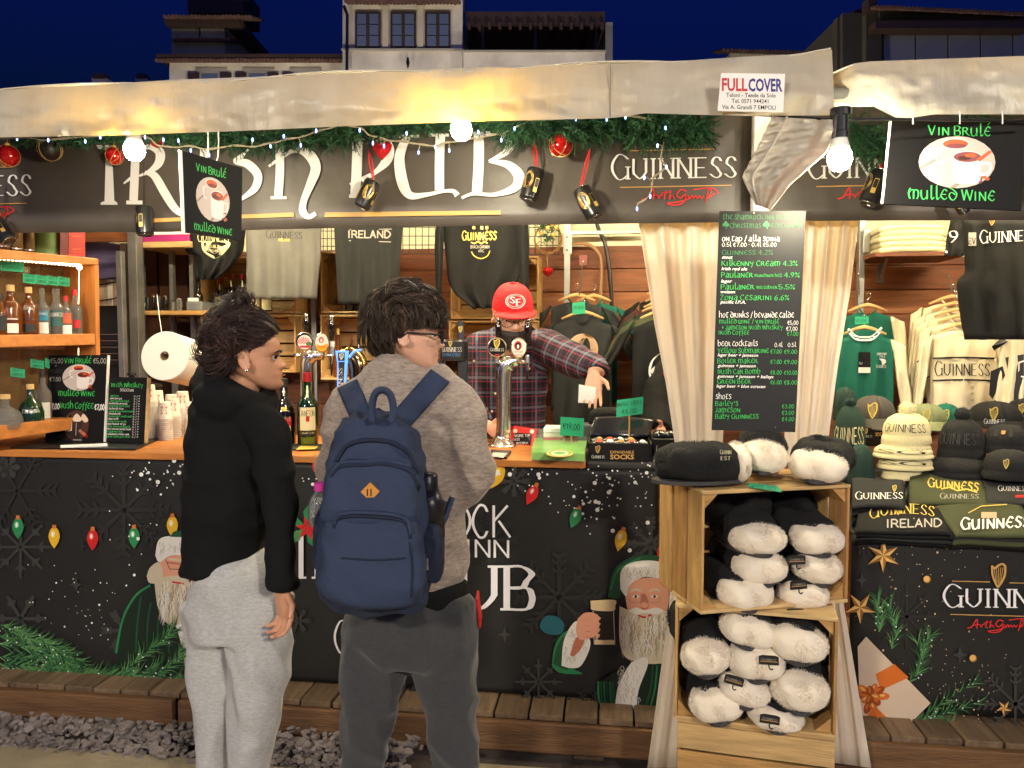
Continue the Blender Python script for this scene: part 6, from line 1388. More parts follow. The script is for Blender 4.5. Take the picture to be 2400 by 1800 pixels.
for tx, x1, y, a in (("Bailey's", 1730, 951, '€3.00'), ('Jameson', 1735, 966, '€3.00'), ('Baby Guinness', 1778, 981, '€4.00')): row(tx, 1677, x1, y, 10.5); row(a, 1833, 1861, y + 6, 9)
A.build('lettering', t)
for x, y in ((1767, 500), (1817, 1002)): MB().lathe([(.004, 0), (.003, .003)], P.p(x, y, .002), 10, axis=P.n).build('screw', 'can_rim', t)

# ---------------------------------------------------------------- hangers with clothes, bar side
M('hanger_wood', S(206, 164, 108), .5)
def hanger(parent, px, py, Y, wpx, ang=.35):
    p = W(px, py, Y); k = (p - CAM).dot(RM @ V((0, 0, -1))) / FPX; w = wpx * k / 2
    h = MB().tube([p + V((-w, 0, -w * ang)), p + V((-w * .4, 0, -w * ang * .3)), p, p + V((w * .4, 0, -w * ang * .3)), p + V((w, 0, -w * ang))], [.006, .01, .012, .01, .006], 8, sq=(1, .6), up=(0, 0, 1)).build('hanger', 'hanger_wood', parent, smooth=True)
    MB().tube(crom([tuple(p + V(q)) for q in ((0, 0, .008), (0, 0, .03), (.012, 0, .045), (.006, 0, .066), (-.012, 0, .06))], 4), .002, 6).build('hook', 'chrome', h, smooth=True)
def tee(label, cat, px, py, Y, wpx, hpx, mat, group, sleeves=True, long=False, draw=None, slope=.3, seed=0, name='hanging_tshirt', collar=None, amp=.008):
    # garment on a hanger: px,py = collar centre, wpx = body width, hpx = height
    t = thing(name, label, cat, W(px, py, Y), group); hanger(t, px, py - 8, Y + .004, wpx * .72)
    a = wpx / 2; sy = lambda x: py + 4 + abs(x - px) * slope - (0 if abs(x - px) > wpx * .16 else -(1 - abs(x - px) / (wpx * .16)) * 14)
    f = lambda x, y: amp * math.sin((x - px) / wpx * 19 + seed + (y - py) * .01) * min(1, (y - py) / 60 if y > py else 0) - .03 * math.cos(max(-1, min(1, (x - px) / a)) * 1.5) + .006 * fbm((x * .03, y * .02, seed))
    w = Wav(Y, f)
    MB().sheet(lambda u, v: w.p(lerp(px - a, px + a, u) + (1 - v) * 0, lerp(sy(lerp(px - a, px + a, u)), py + hpx + 5 * math.sin(u * 6 + seed), v)), 40, 16, .016).build('torso', mat, t, smooth=True)
    if sleeves:
        for s in (-1, 1):
            x0 = px + s * (a - 2); L = hpx * (.88 if long else .30); sw_ = wpx * (.2 if long else .24)
            def sl(u, v): 
                x = x0 + s * (u * sw_ * (1 - .35 * v * long)) + s * v * L * (.16 if long else .55); y = sy(x0) - 2 + (u * sw_ * .55) + v * L
                return W(x, y, Y - .012 + .012 * math.sin(u * 3) + .006 * math.sin(v * 9 + u * 4 + seed) - .012 * v)
            MB().sheet(sl, 10, 14, .014).build('sleeve', collar or mat, t, smooth=True)
    A = Art(Wav(Y - .002, f), .006); A.line([(px - wpx * .17, py + 2), (px - wpx * .08, py + 15), (px, py + 19), (px + wpx * .08, py + 15), (px + wpx * .17, py + 2)], 4, mat, smooth=3)
    if draw: draw(A)
    A.build('print', t); return t
M('tan_print', S(190, 156, 124), .6)
ch = lambda label, x0, y0, x1, y1, Y: tag(MB().tube([W(lerp(x0, x1, k / 16), lerp(y0, y1, k / 16), Y + .004 * (-1) ** k) for k in range(17)], [.005, .003] * 8 + [.005], 6).build('chain', 'chrome', smooth=True), label, 'chain')
ch('chain on a wall hook holding the bar side shirts', 1366, 610, 1358, 690, 4.55)
one('wall_hook', 'clear red hook plate above the hanging shirts', 'hook', M('hookp', S(150, 90, 84), .2) and 'hookp', 1357, 598, 1376, 622, 4.96, .02)
HG = 'shirts on wooden hangers behind the counter'
tee('green shirt at the back of the bar side hanger row', 'shirt', 1392, 700, 4.8, 110, 240, 'cloth_green', HG, seed=1)
tee('charcoal shirt in the middle of the bar side hanger row', 'shirt', 1352, 698, 4.72, 120, 260, 'cloth_char', HG, seed=2)
tee('front charcoal shirt with a tan round crest by the barman\'s arm', 'shirt', 1366, 738, 4.6, 138, 262, 'cloth_char', HG, seed=3, draw=lambda A: roundel(A, 1366, 818, 36, 'tan_print', '', 'tan_print') or A.rect(1340, 850, 1392, 853, 'print_black'))
t = thing('price_tag', 'green price note on the front charcoal shirt', 'price tag', W(1358, 738, 4.5), 'green price notes on hangers'); MB().prism([W(x, y, 4.5) for x, y in ((1342, 737), (1372, 735), (1371, 707), (1341, 710))], (0, .002, 0)).build('card', 'tag_green', t, fix=True); A = Art(PY(4.5)); A.text('29,00€', 1344, 724, 7, 'ink', 'h', width=24); A.build('writing', t)
for i, (dx, dy, Y, m, lb) in enumerate([(30, -46, 4.7, 'cloth_black', 'navy black shirt at the back of the row beside the curtain'), (26, -28, 4.62, 'cloth_brown', 'dark brown shirt second from the back beside the curtain'), (22, -14, 4.54, 'cloth_dgreen', 'dark green shirt third in the row beside the curtain'), (18, -4, 4.46, 'cloth_olive', 'olive shirt behind the front black one beside the curtain'), (14, 12, 4.36, 'cloth_black', 'front black shirt with white round crest beside the curtain')]):
    tee(lb, 'shirt', 1538 + dx, 724 + dy, Y, 140, 300, m, HG, seed=i, slope=.42, draw=(lambda A: roundel(A, 1566, 870, 46, 'print_white', '')) if i == 4 else None)

# ---------------------------------------------------------------- souvenir side: shelf, sweaters
sh = thing('wall_shelf', 'wooden wall shelf on a steel bracket above the sweaters', 'shelf', W(2120, 600, 4.6))
B('board', 'plank_b', 2050, 590, 2270, 600, 4.5, .4, sh, .003); B('bracket_leg', 'galv', 2058, 600, 2072, 662, 4.9, .015, sh); MB().tube([W(2065, 652, 4.88), W(2080, 602, 4.6)], .008, 6).build('bracket_arm', 'galv', sh)
one('metal_post', 'galvanised post beside the souvenir curtain', 'post', 'galv', 2010, 500, 2024, 1000, 4.7, .05); one('metal_post', 'bolted bracket plate on the souvenir side post', 'post', 'galv', 2024, 535, 2040, 592, 4.66, .012)
M('poly_wrap', S(214, 204, 160), .15, coat=.8, bump=.6, bs=30, bdist=.01)
for k in range(5):
    y = 588 - k * 13; t = tag(MB().sheet(lambda u, v: V((lerp(W(2062 + 4 * (k % 2), y, 4.5).x, W(2224 - 5 * (k % 3), y, 4.5).x, u), 4.5 + .3 * v, W(2140, y, 4.5).z + .028 + .008 * math.sin(u * 9 + k) * math.sin(v * 3.1) - .012 * (abs(u - .5) * 2) ** 4)), 16, 8, -.03).build('wrapped_garment', 'poly_wrap', smooth=True), ['bottom', 'second', 'third', 'fourth', 'topmost'][k] + ' plastic wrapped cream garment on the wall shelf', 'garment', 'wrapped garments on the wall shelf')
ch('chain holding the green sweaters', 2012, 640, 2014, 690, 4.4); ch('chain holding the cream sweaters', 2222, 645, 2234, 690, 4.5)
M('cream_flat', S(214, 200, 168), .8)
def green_front(A):
    A.rect(2012, 825, 2040, 874, 'board_black'); A.harp(2021, 837, 14, 'gold'); A.text('GUINNESS', 2014, 854, 4.5, 'print_white', 's', width=24); A.rect(2012, 861, 2040, 874, 'lab_white')
    A.text('Lovely day', 2056, 832, 5, 'print_white', 'r', width=22); A.text('for a', 2062, 838, 4, 'print_white', 'r', width=13); A.text('GUINNESS', 2054, 862, 6, 'print_white', 's', width=23); A.blob([(2060, 840), (2074, 842), (2076, 850), (2068, 856), (2066, 847)], 'print_white')
    for k, m in enumerate(('print_white', 'cloth_green', 'print_white')): A.line([(1988 + k * 2, 771 + k * 5), (2006, 788 + k * 3), (2026, 791 + k * 3), (2046, 788 + k * 3), (2066 - k * 2, 768 + k * 5)], 5, m, smooth=4)
tee('green sweater with cream sleeves at the back of its row', 'sweater', 2034, 722, 4.62, 120, 240, 'cloth_green', 'sweaters on hangers, souvenir side', long=True, seed=5, collar='cloth_cream', name='hanging_sweater')
tee('front green sweater with cream sleeves and a hang tag', 'sweater', 2026, 774, 4.42, 136, 190, 'cloth_green', 'sweaters on hangers, souvenir side', long=True, seed=6, draw=green_front, collar='cloth_cream', name='hanging_sweater')
t = thing('price_tag', 'green price note on the green sweater', 'price tag', W(2020, 760, 4.36), 'green price notes on hangers'); MB().prism([W(x, y, 4.36) for x, y in ((2004, 760), (2036, 758), (2036, 742), (2004, 742))], (0, .002, 0)).build('card', 'tag_green', t, fix=True); A = Art(PY(4.36)); A.text('69,00€', 2007, 755, 7, 'ink', 'h', width=24); A.build('writing', t)
def cream_front(A):
    for y in (840, 892): A.line([(2186, y), (2250, y - 2), (2330, y)], 4, 'print_black', smooth=4)
    A.text('GUINNESS', 2192, 880, 27, 'print_black', 's', width=128, nib=(.22, 0), serif=False)
    for y in (906, 922, 938, 954): A.ell(2279, y, 4, 3, 'furw_d')
    for x0 in (-1, 1):
        for y in (830, 880): A.line([(2262 + x0 * 84, y + 2), (2262 + x0 * 112, y + 18)], 4, 'print_black')
for i in range(5):
    f_ = i == 4; tee(['farthest cream sweater of the row', 'second cream sweater from the back of the row', 'middle cream sweater of the row', 'cream sweater just behind the lettered one', 'front cream sweater with black bands and lettering'][i], 'sweater', [2232, 2238, 2244, 2252, 2262][i], [702, 718, 732, 746, 764][i], 4.66 - i * .06, 142 if not f_ else 152, 210, 'cloth_cream', 'cream sweaters on hangers', long=True, seed=i, draw=cream_front if f_ else None, slope=.25, name='hanging_sweater')
o, w = cloth('black_long_top', 'long black top with white brand lettering hanging from the ceiling', 'shirt', [(515, 2256), (640, 2262), (660, 2240), (740, 2252), (796, 2260)], [(515, 2420), (640, 2420), (796, 2430)], 3.9, 'cloth_black', .014, 3, 2, bulge=.04)
A = Art(w, .006); A.text('GUINNESS', 2298, 570, 24, 'print_white', 's', width=132, slope=-.06); A.harp(2318, 506, 22, 'gold'); A.rect(2270, 545, 2288, 576, 'print_grey'); A.text('EV', 2271, 572, 14, 'cloth_black', 'r', width=16); A.build('lettering', o)
o, w = cloth('black_sleeve_top', 'black jersey with white trim beside the wrapped garments', 'shirt', [(515, 2228), (560, 2218), (600, 2214)], [(515, 2290), (560, 2284), (600, 2262)], 4.1, 'cloth_black', .01, 2, 1); A = Art(w, .006); A.text('9', 2226, 568, 26, 'print_white', 'u'); A.line([(2216, 590), (2260, 600)], 5, 'print_white'); A.build('trim', o)
o, w = cloth('rugby_jersey', 'black and cream striped jersey at the edge of the view', 'shirt', [(790, 2346), (850, 2340), (960, 2330)], [(790, 2420), (960, 2425)], 4.2, 'cloth_cream', .012, 3, 4); A = Art(w, .006)
for q in ([(2346, 792), (2364, 800), (2330, 822), (2324, 812)], [(2322, 870), (2350, 858), (2356, 880), (2326, 936), (2318, 925)], [(2356, 838), (2400, 830), (2400, 960), (2380, 960)]): A.poly(q, 'print_black')
A.line([(2388, 850), (2400, 846)], 4, 'print_white'); A.line([(2388, 850), (2388, 880), (2400, 884)], 3, 'print_white'); A.build('stripes', o)

# ---------------------------------------------------------------- souvenir table
TZ = .885; xL = W(2000, 1300, 3.1).x
tt = thing('souvenir_table', 'long table under the folded shirts and hats', 'table', (2.3, 3.5, .17))
MB().box(xL, 3.0, 3.1, 4.1, TZ - .02, TZ).build('table_top', 'skirt_fold', tt, bevel=.004); MB().box(xL + .15, 3.0, 3.52, 4.1, TZ + .001, .985).build('riser', 'skirt_fold', tt, bevel=.01)
for x in (xL + .05, 2.7): MB().box(x, x + .05, 3.2, 4.0, .17, TZ - .021).build('trestle', 'plank_b', tt)
ts = thing('printed_table_skirt', 'black table skirt printed with gold stars, gift box and lettering', 'banner', (2.3, 3.09, .17))
MB().sheet(lambda u, v: V((lerp(xL - .01, 3.0, u), 3.092 + .004 * fbm((u * 8, v * 2, 8)), lerp(TZ - .006, .19, v))), 40, 16, .003).build('skirt_sheet', 'skirt', ts, smooth=True)
A = Art(PY(3.086), .0008, 8e-6)
flake(A, 2125, 1445, 75, 'ink_dgrey', 5, 8, 1); flake(A, 2380, 1650, 85, 'ink_grey', 6, 8); flake(A, 2070, 1290, 55, 'ink_dgrey', 5, 6); spark(A, 2250, 1535, 22); spark(A, 2020, 1360, 18)
dots(A, 2170, 1400, 75, 90, 60, .9, 2.6, 'foam'); dots(A, 2230, 1620, 80, 60, 90, .9, 2.6, 'foam'); dots(A, 2180, 1290, 70, 14, 16, .9, 3, 'foam')
for pts in ([(2060, 1480), (2062, 1430), (2050, 1390)], [(2090, 1520), (2100, 1470), (2080, 1410)], [(2150, 1570), (2165, 1520), (2180, 1490)], [(2130, 1600), (2160, 1560), (2150, 1500)], [(2120, 1715), (2190, 1660), (2300, 1590)], [(2140, 1700), (2220, 1670), (2310, 1640)], [(2130, 1710), (2190, 1710), (2240, 1690)]): branch(A, pts, 36, 46)
M('giftp', S(206, 184, 160), .5); M('gift_rib', S(206, 106, 36), .45); M('gift_rib_d', S(150, 68, 20), .45); M('star_l', S(226, 180, 104), .4); M('star_d', S(140, 96, 44), .4)
A.poly([(2010, 1516), (2030, 1492), (2181, 1648), (2114, 1715), (2018, 1718)], 'giftp'); A.poly([(2052, 1580), (2096, 1556), (2130, 1588), (2064, 1618)], 'gift_rib'); A.poly([(2030, 1680), (2050, 1655), (2112, 1712), (2076, 1718)], 'gift_rib')
for k in range(12): a = k * 1.9; q_ = 26 - k * 1.6; A.ell(2042 + q_ * math.cos(a), 1632 + q_ * 1.1 * math.sin(a), 17 - k * .5, 9, ('gift_rib', 'gift_rib_d')[k % 2], a); A.ell(2042 + q_ * math.cos(a) - 2, 1632 + q_ * 1.1 * math.sin(a) - 2, 8, 3, ('star_l', 'gift_rib')[k % 2], a)
def star(x, y, r, n=6, rot=.2):
    for k in range(n):
        a = 6.2832 * k / n + rot; b = a + math.pi / n; c = a - math.pi / n; q = .36 * r; R_ = r if k % 2 == 0 or n != 6 else r * .95
        A.poly([(x, y), (x + math.cos(a) * R_, y + math.sin(a) * R_), (x + math.cos(b) * q, y + math.sin(b) * q)], 'star_l'); A.poly([(x, y), (x + math.cos(a) * R_, y + math.sin(a) * R_), (x + math.cos(c) * q, y + math.sin(c) * q)], 'star_d')
star(2070, 1302, 42, 6, .52); star(2016, 1424, 38, 5, .3); star(2353, 1660, 20, 5, .3)
for x, y, r in ((2173, 1358, 9), (2281, 1543, 9)): A.ell(x, y, r, r, 'star_d'); A.ell(x - 1, y - 1, r * .8, r * .8, 'star_l')
A.harp(2325, 1326, 50, 'gold'); A.text('17', 2310, 1362, 12, 'ink_grey', 's', width=12); A.text('59', 2370, 1363, 12, 'ink_grey', 's', width=14); A.text('GUINNESS', 2214, 1422, 42, 'letter_pub', 's', width=310, slope=.01); A.line([(2232, 1362), (2320, 1364)], 2, 'gold'); A.line([(2366, 1366), (2460, 1368)], 2, 'gold'); A.line([(2228, 1440), (2460, 1446)], 2, 'gold'); sigf(A, 2274, 1470, 130)
A.build('printed_picture', ts)
# folded shirts in piles
def pile(lb, cs, z0, n, mats, draw, grp='folded shirts in piles on the souvenir table', sag=.006, tilt=.28):
    q0 = WZ(sum(x for x, y in cs) / 4, sum(y for x, y in cs) / 4, z0 + .014 * n); TP = Pl(q0, V((0, -tilt, 1))); P0 = [TP.p(x, y) - V((0, 0, .014 * n)) for x, y in cs]; c = sum(P0, V()) / 4
    for k in range(n):
        t = thing('folded_tshirt', ('top ' if k == n - 1 else ['lowest ', 'second ', 'third ', 'fourth ', 'fifth ', 'sixth '][k]) + lb, 'shirt', c + V((0, 0, .013 * k)), grp)
        s = rr(.95, 1.03); dx = V((rr(-.008, .008), rr(-.008, .008), 0)); q = [c + (p - c) * s + dx + V((0, 0, .014 * k + .001)) for p in P0]
        def f(u, v): a = lerp(lerp(q[0], q[1], u), lerp(q[3], q[2], u), v); return a + V((0, 0, .0125 - .006 * (abs(u - .5) * 2) ** 6 - .006 * (abs(v - .5) * 2) ** 6 + sag * .5 * math.sin(u * 5 + k) * math.sin(v * 4 + 1)))
        MB().sheet(f, 16, 12, -.012).build('folded_cloth', mats[k % len(mats)], t, smooth=True)
    if draw: A = Art(Pl(c + V((0, 0, .014 * n + .004)), TP.n), .0006); draw(A); A.build('print', t)
def d1(A): A.text('GUINNESS', 2040, 1206, 22, 'foil', 's', width=150, slope=-.04, arc=10); A.harp(2100, 1188, 18, 'foil'); A.text('IRELAND', 2078, 1236, 18, 'print_grey', 'r', width=130, slope=-.02, nib=(.22, 0), mn=.18)
def d2(A): A.text('Guinness', 2176, 1140, 20, 'foil', 'u', width=118, slope=.1, nib=(.26, -.08), mn=.1); A.line([(2206, 1146), (2225, 1142), (2245, 1150), (2265, 1146), (2290, 1154)], 3, 'foil'); A.text('GUINNESS', 2204, 1168, 10, 'print_grey', 's', width=90)
def d3(A): A.text('Guinness', 2254, 1240, 26, 'print_white', 'u', width=160, nib=(.26, -.08), mn=.1, slope=-.03); A.rect(2300, 1200, 2336, 1214, 'tan_print'); A.line([(2270, 1202), (2300, 1186), (2360, 1182)], 2, 'foil')
def d4(A): A.text('GUINNESS', 2006, 1170, 14, 'print_white', 's', width=110, slope=-.02); A.harp(2092, 1138, 14, 'foil')
pile('black shirt of the pile in the front row, lettered ireland', [(2004, 1240), (2228, 1246), (2196, 1180), (2016, 1186)], TZ, 4, ['cloth_black', 'cloth_char', 'cloth_black'], d1); pile('shirt of the olive pile in the front row', [(2236, 1250), (2440, 1256), (2390, 1172), (2180, 1180)], TZ, 4, ['cloth_black', 'cloth_olive', 'cloth_char', 'cloth_olive'], d3)
pile('black shirt of the small pile next to the curtain', [(2000, 1182), (2124, 1184), (2120, 1120), (2000, 1116)], TZ + .045, 6, ['cloth_black', 'cloth_char'], d4); pile('black shirt of the back pile with gold old style lettering', [(2122, 1176), (2318, 1182), (2300, 1104), (2126, 1098)], TZ + .045, 6, ['cloth_black', 'cloth_char', 'cloth_olive'], d2)
pile('black shirt of the back pile at the edge of the view', [(2312, 1176), (2460, 1182), (2430, 1112), (2304, 1106)], TZ + .045, 6, ['cloth_black', 'cloth_char', 'print_white', 'cloth_black'], lambda A: (A.text('GUINNESS', 2340, 1150, 10, 'print_white', 's', width=70), A.rect(2380, 1160, 2400, 1166, 'd_red')))
for i, (x, y, lb) in enumerate(((2042, 1128, 'green paper note lying on the small black pile'), (2190, 1100, 'green paper note behind the gold lettered pile'), (2330, 1118, 'green paper note at the edge of the view'))):
    t = thing('price_tag', lb, 'price tag', WZ(x, y, .96), 'green notes on the souvenir table'); MB().prism([WZ(a, b, .963) for a, b in ((x - 20, y - 6), (x - 12, y + 8), (x + 46, y + 14), (x + 34, y))], (0, 0, .001)).build('card', 'tag_green', t, fix=True)
# knitted hats
def knit(name, c, sc=60): 
    m = M(name, c, .9, bump=.9, bs=90, bdist=.004, stretch=(3, 3, .6)); return name
knit('knit_cream', S(226, 214, 164)); knit('knit_black', S(26, 26, 27)); knit('knit_green', S(30, 54, 46)); M('pom', S(30, 30, 31), 1, bump=1, bs=160)
def beanie(px, base, w, h, Y, mat, label, txt=None, tm='print_black', pom=True, kind='pom hat', patch=False):
    p = W(px, base, Y); k = (p - CAM).dot(RM @ V((0, 0, -1))) / FPX; r = w / 2 * k; H = h * k
    t = thing('beanie', label, 'hat', p, 'knitted hats on the souvenir table'); n = 28; prof = [(.98, .0), (1.04, .05), (1.02, .2), (.97, .3), (.99, .42), (.94, .62), (.78, .82), (.5, .95), (.12, 1.0)]; Hc = H * (.8 if pom else 1)
    def ring(i, j): a = 6.2832 * i / 56; q = prof[j]; rib = 1 + .018 * math.cos(a * 28); return p + V((math.cos(a) * r * q[0] * rib, math.sin(a) * r * q[0] * .72 * rib, q[1] * Hc))
    def part(nm, js): 
        mb = MB(); vs = [ring(i, j) for j in js for i in range(56)]; mb.add(vs, [(b * 56 + i, b * 56 + (i + 1) % 56, (b + 1) * 56 + (i + 1) % 56, (b + 1) * 56 + i) for b in range(len(js) - 1) for i in range(56)]); return mb.build(nm, mat, t, smooth=True)
    part('cuff', [0, 1, 2, 3]); part('crown', [3, 4, 5, 6, 7, 8])
    if pom:
        mb = MB(); c = p + V((0, 0, Hc + r * .16)); pr = r * .4
        for i in range(700): d = V((random.gauss(0, 1), random.gauss(0, 1), random.gauss(0, 1))).normalized(); s = d.orthogonal().normalized() * .0022; mb.add([c + d * pr * .5 - s, c + d * pr * .5 + s, c + d * pr * rr(.85, 1.08)], [(0, 1, 2)])
        mb.ell(c, pr * .82, 14, 10); mb.build('pompom', mat, t)
    v = CAM - p; fa = math.atan2(v.y, v.x)
    def fn(x, y): a = fa + (x / w) * 2.1; q = interp([(b, a_) for a_, b in prof], max(0, min(1, y))); return p + V((math.cos(a) * r * q * 1.03, math.sin(a) * r * q * .74, y * Hc)), (V((math.cos(a), math.sin(a), .1))).normalized()
    if txt: A = Art(Surf(lambda x, y: fn(x, -y)), .003); A.map = lambda x, y: (x, y / 100); A.text(txt, -w * .5, -48, 20, tm, 's', width=w, nib=(.0, 0), mn=0); A.q = []; _bt2(A, txt, w * .52, .42, .24, tm, w); A.build('lettering', t)
    if patch: A = Art(Surf(fn), .003); A._add([(-w * .22, .62), (w * .2, .62), (w * .2, .85), (-w * .22, .85)], 'lab_black'); A.l += 3; A._add([(-w * .05, .7), (w * .03, .7), (w * .05, .82), (-w * .06, .82)], 'gold'); A.build('patch', t)
    return t
def _bt2(A, txt, wd, yb, h, m, w):
    A.map = None; fn0 = A.pl; A.pl = Surf(lambda x, y: fn0.fn(x, -y)); _bt(A, None, txt, wd, yb, h, m)
HT = 'knitted hats on the souvenir table'
beanie(1990, 1100, 76, 190, 3.75, 'knit_green', 'dark green pom hat with white lettering beside the curtain', 'GUINNESS', 'lab_cream'); beanie(1980, 985, 52, 78, 3.9, 'knit_green', 'dark green hat behind the pom hat beside the curtain', None, pom=False); beanie(2016, 1140, 60, 100, 3.6, 'knit_green', 'dark green hat at the bottom beside the slippers', None, pom=False)
beanie(2124, 1040, 104, 92, 3.6, 'knit_cream', 'cream pom hat with dark lettering on top of its pile', 'GUINNESS')
for k, (y, w) in enumerate(((1122, 98), (1098, 132), (1072, 142), (1052, 118))): beanie(2118 + (-4, 3, -2, 4)[k], y, w * .9, 34, 3.6, 'knit_cream', ['lowest folded cream hat of the pile', 'second folded cream hat of the pile', 'third folded cream hat of the pile', 'folded cream hat right under the pom hat'][k], 'SG' if k in (1, 2) else None, pom=False)
beanie(2252, 1080, 100, 126, 3.62, 'knit_black', 'black pom hat with faint grey lettering', 'GUINNESS', 'ink_grey'); beanie(2244, 1118, 132, 52, 3.6, 'knit_black', 'folded black hat under the black pom hat', None, pom=False); beanie(2356, 1062, 96, 68, 3.6, 'knit_black', 'black cuffed hat with a cloth patch', None, pom=False, patch=True); lastb = beanie(2362, 1122, 108, 70, 3.5, 'knit_black', 'black cuffed hat with a gold harp at the edge of the view', None, pom=False)
A = Art(Pl(W(2362, 1090, 3.36), V((0, -1, .1)))); A.harp(2352, 1078, 20, 'foil'); A.build('harp_badge', lastb)
# caps
def cap(px, base, w, h, Y, mat, label, txt=False, button=True):
    p = W(px, base, Y); k = (p - CAM).dot(RM @ V((0, 0, -1))) / FPX; r = w / 2 * k; H = h * k; t = thing('baseball_cap', label, 'cap', p, 'baseball caps on the souvenir table')
    def f(u, v): a = math.pi * (u * 2 - .5); e = v * math.pi / 2; return p + V((math.cos(a) * r * math.cos(e) ** .8, math.sin(a) * r * math.cos(e) ** .8 * .95, H * .3 + H * .7 * math.sin(e)))
    MB().sheet(f, 32, 12, -.003).build('crown', mat, t, smooth=True)
    def g(u, v): a = math.pi * (1.08 + .84 * u); q = 1 + .62 * v * math.sin((u) * math.pi) ** .6; return p + V((math.cos(a) * r * (1 + .04 * v), math.sin(a) * r * .95 * q, H * .3 - H * .3 * v * math.sin(u * math.pi) ** .5 + .01 * math.cos((u - .5) * 3)))
    MB().sheet(g, 20, 8, .004).build('brim', mat, t, smooth=True); MB().ell(p + V((0, 0, H)), (.006, .006, .004), 8, 6).build('button', mat, t, smooth=True)
    for q in (-.8, 0, .8): MB().tube([p + V((math.sin(q) * r * math.cos(e) ** .8 * 1.004, -math.cos(q) * r * .95 * math.cos(e) ** .8 * 1.004, H * .3 + H * .7 * math.sin(e))) for e in [k_ * .19 for k_ in range(9)]], .0012, 4).build('seam', mat, t)
    y = base - h * .62; A = Art(Wav(p.y - r * .98, lambda x, y_: 0), .002); A.harp(px - h * .14, y - h * .12, h * .42, 'foil')
    if txt: A.text('GUINNESS', px - w * .2, base - h * .2, h * .14, 'print_white', 's', width=w * .42)
    A.build('harp_badge', t)
fab('wash_grey', S(72, 68, 64), .6, 60); fab('wash_olive', S(116, 122, 88), .6, 60)
cap(2046, 1005, 100, 78, 3.85, 'wash_grey', 'washed grey cap with gold harp between the pom hats'); cap(2172, 1008, 84, 62, 3.85, 'wash_olive', 'pale olive cap behind the cream pom hat'); cap(2216, 1010, 70, 64, 3.95, 'cloth_green', 'bright green cap mostly hidden behind the black pom hat'); cap(2330, 1006, 116, 66, 3.75, 'cloth_black', 'black cap with gold harp and white lettering', True); cap(2395, 985, 70, 50, 3.9, 'cloth_black', 'black cap cut by the edge of the view')
sb3 = thing('sock_box', 'dark box of socks under the washed grey cap', 'box', W(2045, 1046, 3.7)); B('carton', 'board_black', 2014, 1002, 2078, 1046, 3.72, .12, sb3, .003); A = Art(PY(3.72)); A.text('GUINNESS', 2018, 1025, 5, 'print_grey', 's', width=26); A.harp(2026, 1005, 12, 'gold'); A.bfont('SOCKS', 2052, 1022, 9, 'gold', width=24, bold=.02); A.build('lettering', sb3)

# ---------------------------------------------------------------- crates with slippers
ang1 = R(19.7); cA = C(1642, 1441, 2.42); ang2 = R(-8); cB = C(1579, 1684, 2.55)
crate('wooden_crate', 'upper slipper crate turned slightly, top of the stack', TRS(cA, ang1), .526, .392, .33, 'crates with slippers in front of the curtains')
crate('wooden_crate', 'lower slipper crate, middle of the stack', TRS(cB, ang2), .50, .385, .33, 'crates with slippers in front of the curtains')
t = crate('wooden_crate', 'bottom crate standing closed side out on the ground', TRS(V((cB.x, cB.y, .0)) + V((.012, .01, 0)), ang2), .49, cB.z - .004, .33, 'crates with slippers in front of the curtains')
for k in range(4): a = .004 + (cB.z - .012) * k / 4; o = MB().box(.002, .488, -.012, -.001, a + .004, a + (cB.z - .012) / 4 - .004).build('slat', ('pine', 'pine_c', 'pine_b')[k % 3], None, bevel=.002); o.parent = t
M('plush_w', S(232, 220, 200), .95, bump=.5, bs=60, bdist=.006, sheen=.4); M('plush_b', S(18, 18, 19), .95, bump=.8, bs=90, bdist=.006); M('sole', S(60, 58, 58), .7)
def fur(mb, c, r, n, L, rot=None, cond=None):
    for i in range(n):
        d = V((random.gauss(0, 1), random.gauss(0, 1), random.gauss(0, 1))).normalized()
        if cond and not cond(d): continue
        p = V((d.x * r[0], d.y * r[1], d.z * r[2])); nr = V((d.x / r[0], d.y / r[1], d.z / r[2])).normalized(); g_ = (nr + V((rr(-.6, .6), rr(-.6, .6), rr(-.9, .3)))).normalized(); s = g_.orthogonal().normalized() * .0012
        q = [p - s, p + s, p + g_ * L * rr(.6, 1.2)]; mb.add([c + (rot @ x if rot else x) for x in q], [(0, 1, 2)])
def lump(r, seed, nu=40, nv=24, pw=.85, amp=.13):
    mb = MB(); mb.ell((0, 0, 0), r, nu, nv, None, pw); mb.v = [V(p) * (1 + amp * fbm((p.x * 14 + seed, p.y * 14, p.z * 14), 3)) for p in mb.v]; return mb
SM = {}
def slipper_meshes():
    for i in range(3):
        mb = lump((.085, .07, .05), i * 3.1); fur(mb, V((0, 0, 0)), (.084, .069, .049), 5200, .011); SM['toe', i] = mb.mesh('toe', 'plush_w', True)
        mb = lump((.088, .15, .056), i * 5 + 1, pw=.75); fur(mb, V((0, 0, 0)), (.086, .145, .054), 3800, .011); SM['upper', i] = mb.mesh('upper', 'plush_b', True)
    mb = MB(); n = 28; mb.prism([(.072 * math.cos(a) * (1 + .12 * math.sin(a)), .16 * math.sin(a), 0) for a in [6.2832 * k / n for k in range(n)]], (0, 0, .012)); SM['sole', 0] = mb.mesh('sole', 'sole')
    mb = MB(); mb.prism([(-.03, 0, -.014), (.03, 0, -.014), (.03, 0, .012), (.02, 0, .016), (-.02, 0, .016), (-.03, 0, .012)], (0, .001, 0)); mb.tube(crom([(0, -.002, -.012), (0, -.003, -.022), (.006, -.004, -.028), (.012, -.003, -.024)], 3), .0022, 5); SM['card', 0] = mb.mesh('hang_card', 'lab_black')
slipper_meshes()
